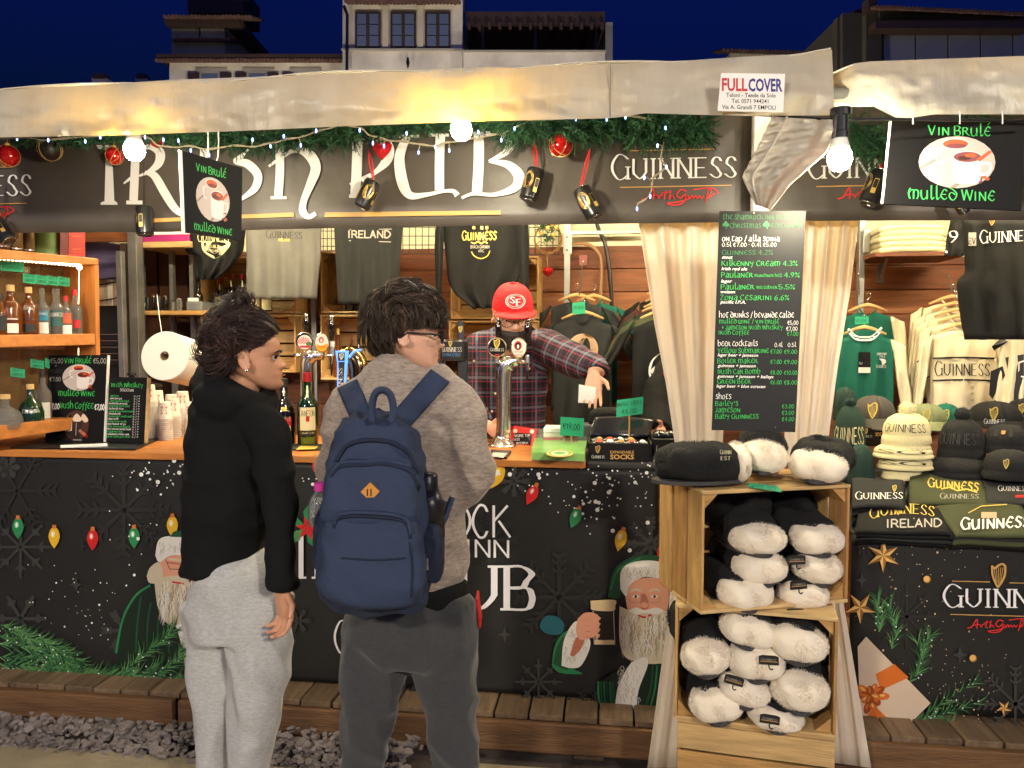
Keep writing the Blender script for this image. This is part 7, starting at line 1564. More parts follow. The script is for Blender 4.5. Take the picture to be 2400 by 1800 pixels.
def slipper(label, px, py, rx, ry, d, rz, tilt=0, i=0, card=None, group='fluffy slippers in the crates', rx_=0):
    p = C(px, py, d); k = d / FPX; t = thing('slipper', label, 'slipper', (0, 0, 0), group); sx = rx * k / .085; sz = ry * k / .05
    def put(me, loc, s=(1, 1, 1)): o = link(me.name, me, t); o.location = loc; o.scale = s; return o
    put(SM['toe', i % 3], (0, 0, 0), (sx, 1, sz)); put(SM['upper', (i + 1) % 3], (0, .122, .014), (sx * 1.06, 1, sz * 1.1)); put(SM['sole', 0], (0, .10, -.052 * sz), (sx, 1, 1))
    if card: o = put(SM['card', 0], card); A = Art(Lin(V((-.026, -.0015, .008)), V((.001, 0, 0)), V((0, 0, -.001))), .0008); A.text('GUINNESS', 4, 8, 6, 'print_grey', 's', width=44); A.rect(0, 10, 52, 12, 'gold'); q = A.build('card_print', t); q.location = card
    t.matrix_basis = TRS(p, R(7.2) + rz, rx_, tilt)
    return t
U = [(1776, 1261, 63, 35, 'white toed slipper at the top bar side of the upper crate', None), (1913, 1260, 59, 36, 'white toed slipper at the top souvenir side of the upper crate', None), (1780, 1329, 61, 36, 'white toed slipper in the middle bar side of the upper crate', (.09, -.075, .04)), (1915, 1329, 54, 36, 'white toed slipper in the middle souvenir side of the upper crate', None), (1746, 1386, 62, 37, 'white toed slipper at the bottom bar side of the upper crate', (.15, -.07, .03)), (1881, 1391, 57, 30, 'white toed slipper at the bottom souvenir side of the upper crate', (-.06, -.075, -.04))]
for i, (x, y, a, b, lb, cd_) in enumerate(U): slipper(lb, x, y, a, b, 2.50 + .0003 * (x - 1700), R(8 + 3 * math.sin(i * 2)), .05 * math.sin(i * 3), i, cd_)
t = slipper('all black fluffy slipper stuffed on top inside the upper crate', 1770, 1200, 66, 44, 2.62, R(30), 0, 1); bpy.data.objects.remove([c_ for c_ in t.children if c_.name.startswith('toe')][0])
t = slipper('second all black slipper deep inside the upper crate', 1870, 1205, 64, 40, 2.68, R(-10), 0, 2); bpy.data.objects.remove([c_ for c_ in t.children if c_.name.startswith('toe')][0])
Lw = [(1753, 1473, 62, 36, 'white toed slipper at the top of the lower crate', None), (1871, 1505, 64, 40, 'white toed slipper high on the souvenir side of the lower crate', None), (1654, 1535, 55, 40, 'white toed slipper at the bar side edge of the lower crate', None), (1772, 1545, 62, 41, 'white toed slipper in the centre of the lower crate', (.035, -.078, .03)), (1744, 1613, 58, 33, 'white toed slipper below the centre of the lower crate', (-.05, -.075, .045)), (1874, 1615, 62, 44, 'largest white toed slipper low on the souvenir side', None), (1679, 1644, 60, 40, 'white toed slipper at the bottom bar corner of the lower crate', None), (1818, 1678, 60, 24, 'flattened white toed slipper at the very bottom of the lower crate', (-.03, -.075, .02))]
for i, (x, y, a, b, lb, cd_) in enumerate(Lw): slipper(lb, x, y, a, b, 2.53 - .0003 * (x - 1650), R(-14 + 3 * math.sin(i * 2)), .22 * math.sin(i * 1.7 + 1), i + 1, cd_)
for x, y, d in ((1640, 1490, 2.7), (1840, 1460, 2.68), (1900, 1560, 2.66)):
    t = slipper(['black slipper back at the bar side of the lower crate', 'black slipper back at the top of the lower crate', 'black slipper back behind the largest toe'][(x > 1700) + (x > 1850)], x, y, 62, 40, d, R(-8), 0, 0); bpy.data.objects.remove([c_ for c_ in t.children if c_.name.startswith('toe')][0])
slipper('white toed slipper pointing out in the middle on top of the crates', 1789, 1069, 52, 37, 2.55, R(-16), .05, 0); slipper('white toed slipper at the souvenir end on top of the crates', 1917, 1090, 62, 37, 2.52, R(-30), .06, 1)
t = thing('slipper', 'black slipper lying sideways with white cuff on top of the crates', 'slipper', (0, 0, 0), 'fluffy slippers in the crates'); p = C(1640, 1083, 2.5)
o = link('upper', SM['upper', 1], t); o.scale = (1.02, .95, 1.15); o = link('cuff', SM['toe', 2], t); o.location = (0, -.125, 0); o.scale = (1.0, .42, 1.2); o = link('sole', SM['sole', 0], t); o.location = (0, 0, -.064); t.matrix_basis = TRS(p, R(7.2 + 96), 0, 0)
A = Art(PY(p.y - .105), .001); t2 = t; A.text('GUINN', 1688, 1064, 8, 'lab_cream', 's', width=26); A.text('EST', 1690, 1078, 8, 'lab_cream', 's', width=22); q = A.build('lettering', None); q.parent = t; q.matrix_parent_inverse = parent_inv(t)
t = thing('price_tag', 'green price note lying on the crate under the slippers', 'price tag', C(1800, 1140, 2.45)); zt = cA.z + .394; MB().prism([WZ(x, y, zt + .003) for x, y in ((1752, 1132), (1822, 1140), (1832, 1154), (1756, 1142))], (0, 0, .001)).build('card', 'tag_green', t, fix=True); A = Art(Pl((0, 0, zt + .0045), (0, 0, 1))); A.text('€25,00', 1762, 1144, 8, 'ink', 'h', width=56, slope=.1); A.build('writing', t)
# ---------------------------------------------------------------- people
def skinmat(name, c): m = M(name, c, .5, var=.08, vs=25, bump=.1, bs=220, bdist=.002); b = m.node_tree.nodes['Principled BSDF']; b.inputs['Subsurface Weight'].default_value = .12; b.inputs['Subsurface Radius'].default_value = (.012, .005, .003); return m
skinmat('skin_w', S(200, 146, 114)); skinmat('skin_m', S(214, 164, 138)); skinmat('skin_b', S(222, 170, 142))
M('hair_w', S(48, 33, 30), .55, spec=.35, var=.3, vs=30); M('hair_m', S(58, 46, 38), .55, spec=.35, var=.3, vs=30); M('hair_w2', S(86, 60, 54), .4, spec=.5); M('hair_m2', S(112, 90, 72), .4, spec=.5); M('beard_dk', S(40, 28, 22), .5); M('eye_w', S(226, 220, 212), .2); M('iris', S(30, 20, 16), .15); M('lip', S(160, 92, 80), .5)
M('hoodie', S(17, 17, 18), .9, spec=.25, bump=.6, bs=9, bdist=.03, var=.1)
def heather(name, a, b, sc, fine):
    m = M(name, a, .95, bump=.5, bs=fine, bdist=.003, sheen=.25); n = m.node_tree; p = n.nodes['Principled BSDF']; tc = n.nodes.new('ShaderNodeTexCoord'); mp = n.nodes.new('ShaderNodeMapping'); mp.inputs['Scale'].default_value = (1, 1, 3.2)
    t = n.nodes.new('ShaderNodeTexNoise'); t.inputs['Scale'].default_value = sc; t.inputs['Detail'].default_value = 6; t.inputs['Roughness'].default_value = .75; r = n.nodes.new('ShaderNodeValToRGB'); r.color_ramp.elements[0].position = .36; r.color_ramp.elements[1].position = .64; r.color_ramp.elements[0].color = (*a, 1); r.color_ramp.elements[1].color = (*b, 1)
    n.links.new(tc.outputs['Object'], mp.inputs[0]); n.links.new(mp.outputs[0], t.inputs[0]); n.links.new(t.outputs[0], r.inputs[0]); n.links.new(r.outputs[0], p.inputs['Base Color'])
heather('sweat_grey', S(158, 157, 156), S(186, 185, 183), 70, 300); heather('knit_taupe', S(122, 109, 98), S(166, 151, 138), 45, 160); heather('trouser', S(48, 49, 51), S(58, 59, 61), 60, 300)
M('navy', S(46, 56, 80), .8, spec=.3, bump=.7, bs=11, bdist=.03, var=.06); M('navy_d', S(31, 38, 57), .8, spec=.3, bump=.7, bs=14, bdist=.03); M('shoe', S(190, 188, 184), .6); M('shoe_d', S(30, 30, 32), .6)
def remesh(mb, vox, it=4, disp=None):
    me = mb.mesh('tmp', []); o = bpy.data.objects.new('tmp', me); COL.objects.link(o)
    m = o.modifiers.new('r', 'REMESH'); m.mode = 'VOXEL'; m.voxel_size = vox; s = o.modifiers.new('s', 'SMOOTH'); s.iterations = it; s.factor = .5
    out = bpy.data.meshes.new_from_object(o.evaluated_get(bpy.context.evaluated_depsgraph_get())); bpy.data.objects.remove(o); bpy.data.meshes.remove(me)
    if disp:
        ns = [v.normal.copy() for v in out.vertices]
        for v, n in zip(out.vertices, ns): v.co += n * disp(v.co, n)
    out.polygons.foreach_set('use_smooth', [True] * len(out.polygons)); out.update(); return out
def wear(name, mb, mat, parent, vox=.009, it=5, disp=None):
    me = remesh(mb, vox, it, disp); me.name = name; me.materials.append(MATS[mat]); return link(name, me, parent)
def limb(mb, pts, n=20, up=None, sub=5, k=1.0):                 # pts: (px,py,depth,r) or (px,py,depth,(rx,rdepth)), or a Vector with r
    P = [tuple(C(*q[:3])) + ((q[3], q[3]) if not isinstance(q[3], tuple) else q[3]) for q in pts]; Q = crom(P, sub)
    return mb.tube([q[:3] for q in Q], [(q[3] * k, q[4] * k) for q in Q], n, up=RT if up is None else up)
HEAD = [(0, .34, .24, .07), (.04, .415, .15, .15), (.10, .43, .05, .215), (.16, .41, -.04, .25), (.22, .42, -.14, .28), (.30, .42, -.28, .305), (.40, .41, -.40, .33), (.50, .395, -.45, .34), (.56, .415, -.47, .345), (.62, .43, -.48, .345), (.72, .42, -.48, .34), (.82, .36, -.45, .31), (.90, .26, -.38, .26), (.96, .13, -.26, .17), (1.0, -.02, -.12, .03)]
def headmesh(mb, mtx, H, nose=.125, ears=True):
    nz, nt = 64, 72; tf = [(z, (a, b, w)) for z, a, b, w in HEAD]; vs = []; g = lambda x, s: math.exp(-x * x / (2 * s * s))
    for j in range(nz + 1):
        z = j / nz; a, b, w = interp(tf, z); cx, rx = (a + b) / 2, (a - b) / 2
        for i in range(nt):
            t = 6.28318 * i / nt; c, s = math.cos(t), math.sin(t); pw = .88; x = cx + rx * math.copysign(abs(c) ** pw, c); y = w * math.copysign(abs(s) ** pw, s)
            if c > 0:
                nz_ = max(0, (.55 - z) / .19 if z > .36 else (z - .275) / .085) if .275 < z < .55 else 0
                x += nose * nz_ ** 1.25 * g(y, .04 + .022 * max(0, 1 - abs(z - .34) / .06)); x += .035 * g(z - .245, .014) * g(y, .085) + .034 * g(z - .188, .016) * g(y, .075) - .022 * g(z - .215, .007) * g(y, .1) + .03 * g(z - .09, .04) * g(y, .09)
                x -= .05 * (g(y - .15, .06) + g(y + .15, .06)) * g(z - .49, .04); x += .018 * g(z - .565, .025) * g(abs(y) - .14, .1)
            vs.append(mtx @ V((x * H, y * H, z * H)))
    k = len(vs); fs = [(j * nt + i, j * nt + (i + 1) % nt, (j + 1) * nt + (i + 1) % nt, (j + 1) * nt + i) for j in range(nz) for i in range(nt)] + [list(range(nt - 1, -1, -1)), list(range(nz * nt, nz * nt + nt))]
    X = mb.X; mb.X = None; mb.add(vs, fs)
    if ears:
        r3 = mtx.to_3x3()
        for s in (-1, 1):
            c = mtx @ V((-.05 * H, s * .355 * H, .46 * H)); rot = r3 @ Matrix.Rotation(s * .35, 3, 'Z') @ Matrix.Rotation(-.2, 3, 'Y'); mb.ell(c, (.07 * H, .02 * H, .125 * H), 16, 12, rot)
            mb.tube([c + rot @ V((H * .075 * math.cos(q) - .0, s * .022 * H, H * .13 * math.sin(q))) for q in [1.0 + k_ * .4 for k_ in range(13)]], .021 * H, 8)
    mb.X = X
def hmat(px, py, d, fwd, up):                                  # head frame with the ear axis at a pixel; head units: chin at 0
    f = V(fwd).normalized(); l = V(up).cross(f).normalized(); u = f.cross(l); return Matrix.Translation(C(px, py, d)) @ Matrix((f, l, u)).transposed().to_4x4()
def hand(mb, w, d, s, curl=(.35, .4, .45, .5), k=1.0, thumb=.6, spread=.012):
    d = V(d).normalized(); s = (V(s) - d * d.dot(V(s))).normalized(); n = d.cross(s)
    mb.tube([w - d * .03 * k, w, w + d * .03 * k, w + d * .07 * k, w + d * .095 * k], [(.028 * k, .02 * k), (.028 * k, .019 * k), (.038 * k, .017 * k), (.042 * k, .015 * k), (.036 * k, .010 * k)], 14, up=s)
    for i, L in enumerate((.072, .08, .074, .058)):
        o = (.030 - .020 * i) * k; p = w + d * (.088 - .004 * abs(i - 1.3)) * k + s * o; a = 0; P = [p - d * .02 * k, p]; dd = (d + s * (1.5 - i) * spread * 4)
        for q in (.42, .33, .25): a += curl[i]; e = dd * math.cos(a) + n * math.sin(a); p = p + e.normalized() * L * q * k; P.append(p)
        mb.tube(P, [.0095 * k, .0095 * k, .0088 * k, .008 * k, .0062 * k], 10); mb.ell(P[-1], .0063 * k, 8, 6)
    p = w + d * .02 * k + s * .028 * k; P = [p - s * .01 * k, p, p + (d * .55 + s * .75 + n * thumb * .3).normalized() * .04 * k]; P.append(P[-1] + (d * .85 + s * .3 + n * thumb).normalized() * .032 * k); mb.tube(P, [.013 * k, .0125 * k, .0105 * k, .0075 * k], 10); mb.ell(P[-1], .0076 * k, 8, 6)
def body(name, mb, mat, parent, vox=.0042):
    o = wear(name, mb, mat, parent, vox, 2); return o
def eyes(parent, hm, H, lash=True):
    r3 = hm.to_3x3()
    for s in (-1, 1):
        c = hm @ V((.338 * H, s * .148 * H, .488 * H)); e = MB().ell(c, .036 * H, 14, 10).build('eye', 'eye_w', parent, smooth=True); MB().ell(c + r3 @ V((.018 * H, s * .002, 0)), (.024 * H,) * 3, 10, 8).build('iris', 'iris', e, smooth=True)
        if lash: MB().tube([hm @ V((x * H, s * y * H, z * H)) for x, y, z in ((.37, .09, .50), (.392, .14, .516), (.375, .2, .505), (.345, .235, .495))], [.003, .0045, .004, .002], 6).build('eyelash', 'iris', e)
        MB().tube([hm @ V((x * H, s * y * H, z * H)) for x, y, z in ((.435, .06, .565), (.437, .12, .588), (.415, .19, .592), (.36, .25, .565))], [.0025, .0036, .003, .001], 6, sq=(.8, 1)).build('eyebrow', 'beard_dk', parent, smooth=True)
def strands(mb, gen, n, r, sides=3):
    for i in range(n):
        P = gen(i)
        if P: m = len(P); mb.tube(P, [r * (1 - .75 * (k / (m - 1)) ** 2) for k in range(m)], sides, caps=False)
def folds(a1, s1, a2, s2, seed):
    return lambda p, n: a1 * (1 - abs(noise.noise(V((p.x * s1[0] + seed, p.y * s1[1], p.z * s1[2] + p.x * s1[0] * .6))) * 2.4) - .55) * .8 + a2 * noise.noise(V((p.x * s2 + seed, p.y * s2, p.z * s2)))
def shoes(t, pts, mat, fwd):
    for x, y, d in pts:
        q = C(x, y, d); q.z = 0; f = V(fwd).normalized(); mb = MB(); mb.tube([q - f * .08 + V((0, 0, .045)), q + V((0, 0, .05)), q + f * .09 + V((0, 0, .04)), q + f * .17 + V((0, 0, .03))], [(.04, .045), (.046, .05), (.048, .04), (.03, .028)], 16, up=f.cross(V((0, 0, 1)))); wear('shoe', mb, mat, t, .008, 3)
# ---- woman in a black hoodie
D = 2.25; wm = thing('person', 'person with dark curly updo in black hoodie and light grey sweatpants', 'person', V((C(560, 1500, D).x, C(560, 1500, D).y, 0)))
fw = RT * .968 + FW * .25 + V((0, 0, .02)); Hg = .194; hm = hmat(588, 844, D - .02, fw, V((0, 0, 1))) @ Matrix.Translation((0, 0, -.46 * Hg))
mb = MB(); headmesh(mb, hm, Hg, .115); limb(mb, [(585, 868, D, .052), (566, 905, D, .054), (548, 950, D, .06)]); limb(mb, [(540, 960, D, (.1, .06)), (545, 1100, D, (.11, .09)), (530, 1300, D, (.1, .09)), (560, 1420, D, (.12, .1))])
armw = [(622, 1004, 2.17, .060), (642, 1090, 2.13, .056), (654, 1190, 2.12, .050), (658, 1280, 2.11, .044), (658, 1345, 2.10, .040), (660, 1376, 2.10, .036)]
limb(mb, [(560, 985, D, .06)] + armw, k=.72); wr = C(660, 1378, 2.10); hand(mb, wr, V((0, 0, -1)) + RT * .12, -RT * .25 - FW * 1.0 if False else RT * .75 - FW * .65, (.5, .55, .6, .6), .92)
for P_ in ([(515, 1440, D + .05, .08), (500, 1700, D + .05, .05), (505, 2060, D + .05, .04)], [(605, 1440, D - .02, .09), (590, 1700, D - .02, .05), (585, 2060, D - .02, .04)]): limb(mb, P_)
body('body', mb, 'skin_w', wm); eyes(wm, hm, Hg); MB().ell(hm @ V((-.03 * Hg, -.385 * Hg, .325 * Hg)), .0045, 8, 6).build('earring', 'chrome', wm, smooth=True)
MB().tube([hm @ V((x * Hg, y * Hg, z * Hg)) for x, y, z in ((.447, -.1, .215), (.468, -.04, .226), (.47, 0, .224), (.468, .04, .226))], [.001, .003, .0035, .003], 8).build('lips', 'lip', wm, smooth=True)
mb = MB(); limb(mb, [(552, 905, D, (.062, .062)), (545, 935, D, (.09, .085)), (538, 965, D, (.115, .10)), (543, 1010, D, (.130, .118)), (546, 1090, D, (.134, .13)), (538, 1180, D, (.134, .13)), (524, 1260, D, (.114, .12)), (515, 1318, D, (.105, .12)), (513, 1342, D, (.1, .118))], 32); limb(mb, [(585, 975, 2.2, .07)] + armw); limb(mb, [(500, 985, 2.36, .07), (540, 1120, 2.48, .06), (620, 1200, 2.55, .05), (640, 1230, 2.5, .045)])
rg = [C(553 + 76 * math.cos(a), 900 + 26 * math.sin(a) + 30 * math.cos(a), D - .085 * math.sin(a)) for a in [k * .3307 for k in range(20)]]; mb.tube(rg, [.030 + .010 * math.sin(k * .33) ** 2 for k in range(20)], 12); mb.tube([C(553 + 80 * math.cos(a), 920 + 24 * math.sin(a) + 22 * math.cos(a), D - .09 * math.sin(a)) for a in [k * .3307 for k in range(20)]], .034, 12); mb.ell(C(516, 938, D - .09), (.085, .055, .06), 18, 12)
limb(mb, [(663, 1352, 2.10, .047), (660, 1368, 2.10, .047), (660, 1384, 2.10, .041)], sub=3); limb(mb, [(516, 1325, D, (.112, .128)), (514, 1345, D, (.108, .124))], 32, sub=3)
wear('hoodie', mb, 'hoodie', wm, .0085, 5, folds(.010, (5, 5, 11), .005, 14, 1))
mb = MB(); limb(mb, [(514, 1326, D, (.1, .115)), (545, 1370, D, (.142, .135)), (560, 1430, D, (.142, .13)), (562, 1485, D, (.138, .13))], 32); limb(mb, [(508, 1420, D + .03, .10), (502, 1500, D + .05, .08), (504, 1600, D + .05, .078), (506, 1700, D + .05, .068), (509, 1800, D + .05, .062), (504, 1920, D + .05, .06), (505, 2060, D + .05, .055)]); limb(mb, [(606, 1400, D - .02, .10), (608, 1480, D - .03, .094), (604, 1570, D - .03, .090), (596, 1650, D - .03, .082), (587, 1720, D - .03, .068), (582, 1800, D - .03, .060), (582, 1920, D - .03, .062), (582, 2060, D - .03, .056)])
wear('sweatpants', mb, 'sweat_grey', wm, .0085, 5, folds(.016, (8, 8, 6), .005, 14, 5)); shoes(wm, [(505, 2090, D + .05), (582, 2090, D - .03)], 'shoe', RT + FW * .4)
def volhair(mb, hm, H, MS, hl, zmin, ncl, per, flow, amp, Lr, tw, rad, lift, pick):
    for c, r in (MS if rad > .0012 else ()):
        m2 = MB(); m2.ell(c, tuple(q * .96 for q in r), 36, 26); mb.add([hm @ (p * H) for p in m2.v], [f for f in m2.f if all(m2.v[i].x < hl(m2.v[i].z) + .01 and m2.v[i].z > zmin for i in f)])
    n = 0
    while n < ncl:
        k = random.choice(pick); c, r = MS[k]; d = V((random.gauss(0, 1), random.gauss(0, 1), random.gauss(.1, 1))).normalized(); p0 = V(tuple(c[i] + d[i] * r[i] for i in range(3))); n += 1
        if p0.x > hl(p0.z) - .02 or p0.z < zmin + .03 or any(sum(((p0[i] - c2[i]) / r2[i]) ** 2 for i in range(3)) < .85 for j, (c2, r2) in enumerate(MS) if j != k): continue
        f0 = flow(d, p0); f0 = f0 - d * f0.dot(d); f0.normalize(); e = d.cross(f0); A_ = rr(*amp); L = rr(*Lr); w = rr(*tw) * random.choice((-1, 1)); lf = rr(*lift); ph = rr(0, 6)
        for s_ in range(per):
            p = p0 + e * random.gauss(0, .022) + f0 * rr(-.06, .03) + d * rr(-.02, .01); P = []; a_ = A_ * rr(.8, 1.2); l_ = L * rr(.8, 1.1); p_ = ph + rr(-.25, .25)
            for j in range(12):
                t = j / 11; an = t * w * 6.28 + p_; q = p + f0 * l_ * t + e * a_ * math.sin(an) + d * (a_ * .5 * math.cos(an) + lf * math.sin(min(1, t * 1.4) * 1.57) - (l_ * t) ** 2 * .95)
                if q.x > hl(q.z) + .05: break
                P.append(hm @ (q * H))
            if len(P) > 3: m = len(P); mb.tube(P, [rad * (1 - .7 * (k2 / (m - 1)) ** 2) for k2 in range(m)], 3, caps=False)
hlw = lambda z: interp([(.3, -.18), (.4, -.14), (.56, -.03), (.62, .13), (.75, .31), (.87, .44), (.93, .7)], z)
mb = MB(); volhair(mb, hm, Hg, [((-.2, 0, .82), (.47, .46, .43)), ((.08, 0, .80), (.36, .42, .34)), ((-.34, 0, .56), (.3, .38, .32)), ((-.12, 0, 1.22), (.12, .13, .13))], hlw, .26, 430, 9, lambda d, p: V((random.gauss(-.5, .8), random.gauss(0, .8), random.gauss(-.2, .9))), (.03, .065), (.25, .5), (.7, 1.6), .0017, (.0, .05), (0, 0, 0, 2, 2, 3))
volhair(mb, hm, Hg, [((.08, 0, .80), (.365, .425, .345))], hlw, .3, 200, 10, lambda d, p: V((-1, 0, .35)), (.004, .015), (.3, .5), (.4, .8), .0015, (0, .01), (0,))
mb.build('hair', 'hair_w', wm, smooth=True)
mb = MB(); volhair(mb, hm, Hg, [((-.2, 0, .82), (.48, .47, .44)), ((-.34, 0, .56), (.31, .39, .33))], lambda z: hlw(z) - .04, .28, 120, 4, lambda d, p: V((random.gauss(-.3, .6), random.gauss(0, .6), random.gauss(-.5, .7))), (.04, .075), (.25, .5), (.9, 1.8), .0011, (.01, .06), (0, 0, 1)); mb.build('loose_curls', 'hair_w2', wm, smooth=True)
# ---- man with a rucksack
D = 2.16; mn = thing('person', 'person with short dark hair and glasses in taupe sweater carrying a blue rucksack', 'person', V((C(955, 1500, D).x, C(955, 1500, D).y, 0)))
fw = RT * .985 + FW * .17 + V((0, 0, -.06)); Hm = .208; hm = hmat(953, 787, D, fw, V((0, 0, 1)) + RT * .05) @ Matrix.Translation((0, 0, -.46 * Hm))
mb = MB(); headmesh(mb, hm, Hm, .125); limb(mb, [(942, 800, D + .03, .054), (932, 850, D + .02, .058), (940, 900, D, .07)]); limb(mb, [(945, 900, D, (.13, .07)), (955, 1100, D, (.14, .1)), (955, 1380, D, (.14, .1))])
ar = [(1062, 948, 2.15, .074), (1092, 1020, 2.13, .07), (1104, 1090, 2.13, .066), (1094, 1136, 2.17, .066), (1060, 1150, 2.32, .06), (1010, 1140, 2.46, .048)]; al = [(828, 948, 2.2, .074), (804, 1040, 2.2, .068), (800, 1110, 2.24, .068), (830, 1150, 2.36, .06), (900, 1140, 2.48, .048)]
limb(mb, [(1000, 930, D, .07)] + ar, k=.7); limb(mb, [(880, 930, D, .07)] + al, k=.7); hand(mb, C(1005, 1139, 2.48), -RT * .8 + FW * .4, V((0, 0, 1))); hand(mb, C(906, 1140, 2.5), RT * .8 + FW * .4, V((0, 0, 1)))
lg = ([(900, 1420, D, .115), (886, 1500, D, .1), (874, 1580, D - .02, .09), (864, 1660, D - .02, .077), (856, 1740, D - .02, .066), (850, 1820, D - .02, .06), (846, 1950, D - .02, .058), (846, 2130, D - .02, .055)], [(1020, 1420, D, .118), (1034, 1500, D, .104), (1046, 1580, D, .092), (1054, 1660, D, .08), (1064, 1740, D, .068), (1068, 1820, D, .06), (1068, 1950, D, .06), (1068, 2130, D, .056)])
for q in lg: limb(mb, q[1:], k=.7)
body('body', mb, 'skin_m', mn); eyes(mn, hm, Hm, False)
mb = MB(); limb(mb, [(928, 854, D + .015, (.066, .062)), (924, 872, D, (.096, .08)), (928, 890, D, (.13, .092)), (936, 912, D, (.158, .105)), (946, 950, D, (.182, .115)), (954, 1000, D, (.178, .12)), (955, 1100, D, (.17, .12)), (952, 1200, D, (.168, .125)), (954, 1290, D, (.17, .12)), (956, 1352, D, (.168, .115)), (957, 1378, D, (.158, .11))], 36); limb(mb, [(1010, 925, D, .075)] + ar); limb(mb, [(872, 930, D, .075)] + al); mb.tube([C(930 + 58 * math.cos(a), 852 + 14 * math.sin(a) - 8 * math.cos(a), D + .02 - .062 * math.sin(a)) for a in [k * .3307 for k in range(20)]], .014, 8)
swt = wear('sweater', mb, 'knit_taupe', mn, .009, 4, folds(.014, (6, 6, 10), .005, 12, 9))
mb = MB(); limb(mb, [(956, 1360, D, (.17, .12)), (956, 1412, D, (.175, .125))], 36, sub=4); wear('black_undershirt', mb, 'hoodie', mn, .01, 3)
mb = MB(); limb(mb, [(960, 1396, D, (.172, .13)), (962, 1450, D, (.182, .135)), (962, 1510, D, (.176, .13)), (960, 1545, D, (.13, .11))], 36)
for q in lg: limb(mb, q)
wear('trousers', mb, 'trouser', mn, .009, 5, folds(.018, (8, 8, 8), .005, 14, 13)); shoes(mn, [(846, 2160, D), (1068, 2160, D)], 'shoe_d', FW + RT * .3)
ph = thing('mobile_phone', 'red cased phone poking out of the trouser pocket', 'phone', C(1122, 1470, D)); MB().prism([C(x, y, D - .02) for x, y in ((1114, 1405), (1120, 1404), (1128, 1470), (1122, 1476))], FW * .08).build('case', 'd_red', ph, bevel=.003, fix=True)
hlm = lambda z: interp([(.24, -.2), (.4, -.14), (.54, -.05), (.57, .3), (.6, .8)], z)
mb = MB(); volhair(mb, hm, Hm, [((-.05, 0, .76), (.52, .43, .40)), ((-.2, 0, .54), (.37, .37, .32))], hlm, .24, 620, 12, lambda d, p: (V((.75, 0, -.1)) if d.z > .25 and p.x > -.35 else V((.25, 0, -1))) + V((random.gauss(0, .25), random.gauss(0, .3), random.gauss(0, .15))), (.008, .03), (.18, .36), (.4, .9), .0016, (.02, .09), (0, 0, 0, 1))
mb.build('hair', 'hair_m', mn, smooth=True)
mb = MB(); volhair(mb, hm, Hm, [((-.05, 0, .76), (.525, .435, .405))], hlm, .3, 130, 4, lambda d, p: (V((.75, 0, -.1)) if d.z > .25 and p.x > -.35 else V((.25, 0, -1))) + V((random.gauss(0, .25), random.gauss(0, .3), random.gauss(0, .15))), (.008, .03), (.15, .3), (.4, .9), .001, (.02, .09), (0,)); mb.build('loose_locks', 'hair_m2', mn, smooth=True)
def glasses(parent, hm, H, mat, r=.002):
    g_ = MB()
    for s in (-1, 1): g_.tube([hm @ V((.47 * H, s * .16 * H + .115 * H * math.cos(a), .475 * H + .085 * H * math.sin(a))) for a in [k * .3927 for k in range(17)]], r, 6); g_.tube([hm @ V((x * H, s * y * H, z * H)) for x, y, z in ((.47, .275, .5), (.3, .345, .5), (0, .375, .5), (-.08, .37, .44))], r, 6)
    g_.tube([hm @ V((.475 * H, y * H, .49 * H)) for y in (-.05, 0, .05)], r, 6); g_.build('glasses', mat, parent, smooth=True)
glasses(mn, hm, Hm, 'black_plastic', .0028); mb = MB(); strands(mb, lambda i: [hm @ V((.475 * Hm, rr(-.09, .09) * Hm, (.268 - .004 * k) * Hm)) for k in range(3)], 60, .0016); mb.build('moustache', 'beard_dk', mn)
# ---- rucksack
D = 1.93; rk = thing('rucksack', 'navy blue rucksack with an orange diamond patch worn by the man', 'backpack', C(885, 1430, D)); RB = Matrix((RT, FW, V((0, 0, 1)))).transposed()
def pack(name, px, py, d, r, pw, mat, tap=0, par=rk, amp=.05, seed=0, nu=72, nv=44):
    mb = MB(); mb.ell((0, 0, 0), r, nu, nv, None, pw); c = C(px, py, d); wr_ = lambda p: amp * fbm((p.x * 9 + seed, p.y * 9, p.z * 13), 3) + .045 * (1 - abs(noise.noise(V((p.x * 11 + seed, p.y * 6, p.z * 17 + p.x * 8))) * 3)) * (.4 if nu < 50 else 1)
    mb.v = [c + RB @ (V((p.x * (1 - tap * p.z / r[2]), p.y * (1 - .25 * p.z / r[2]), p.z)) * (1 + wr_(p))) for p in mb.v]; return mb.build(name, mat, par, smooth=True)
pack('main_compartment', 884, 1198, D, (.132, .10, .248), .55, 'navy', .2, amp=.035, seed=2); pack('upper_pocket', 872, 1158, D - .075, (.112, .055, .085), .55, 'navy', .1, seed=4, amp=.04); pack('lower_pocket', 876, 1310, D - .085, (.122, .065, .11), .5, 'navy', .02, seed=7, amp=.04); pack('side_pocket', 1012, 1290, D - .01, (.03, .055, .075), .6, 'navy_d', 0, seed=9); pack('side_pocket', 762, 1260, D - .01, (.022, .055, .075), .6, 'navy_d', 0, seed=3)
from mathutils.bvhtree import BVHTree
SW = BVHTree.FromPolygons([v.co for v in swt.data.vertices], [p.vertices[:] for p in swt.data.polygons])
vv, pp = [], []
for o_ in [c for c in rk.children if c.name.split('.')[0] in ('main_compartment', 'upper_pocket', 'lower_pocket')]: k = len(vv); vv += [v.co.copy() for v in o_.data.vertices]; pp += [[i + k for i in p.vertices] for p in o_.data.polygons]
PK = BVHTree.FromPolygons(vv, pp)
def onpack(L, r, name, mat):
    P = [PK.ray_cast(CAM, ray(x, y).normalized())[0] for x, y in crom(L, 6)]; MB().tube([p - FW * r * .3 for p in P if p is not None], r, 6).build(name, mat, rk, smooth=True)
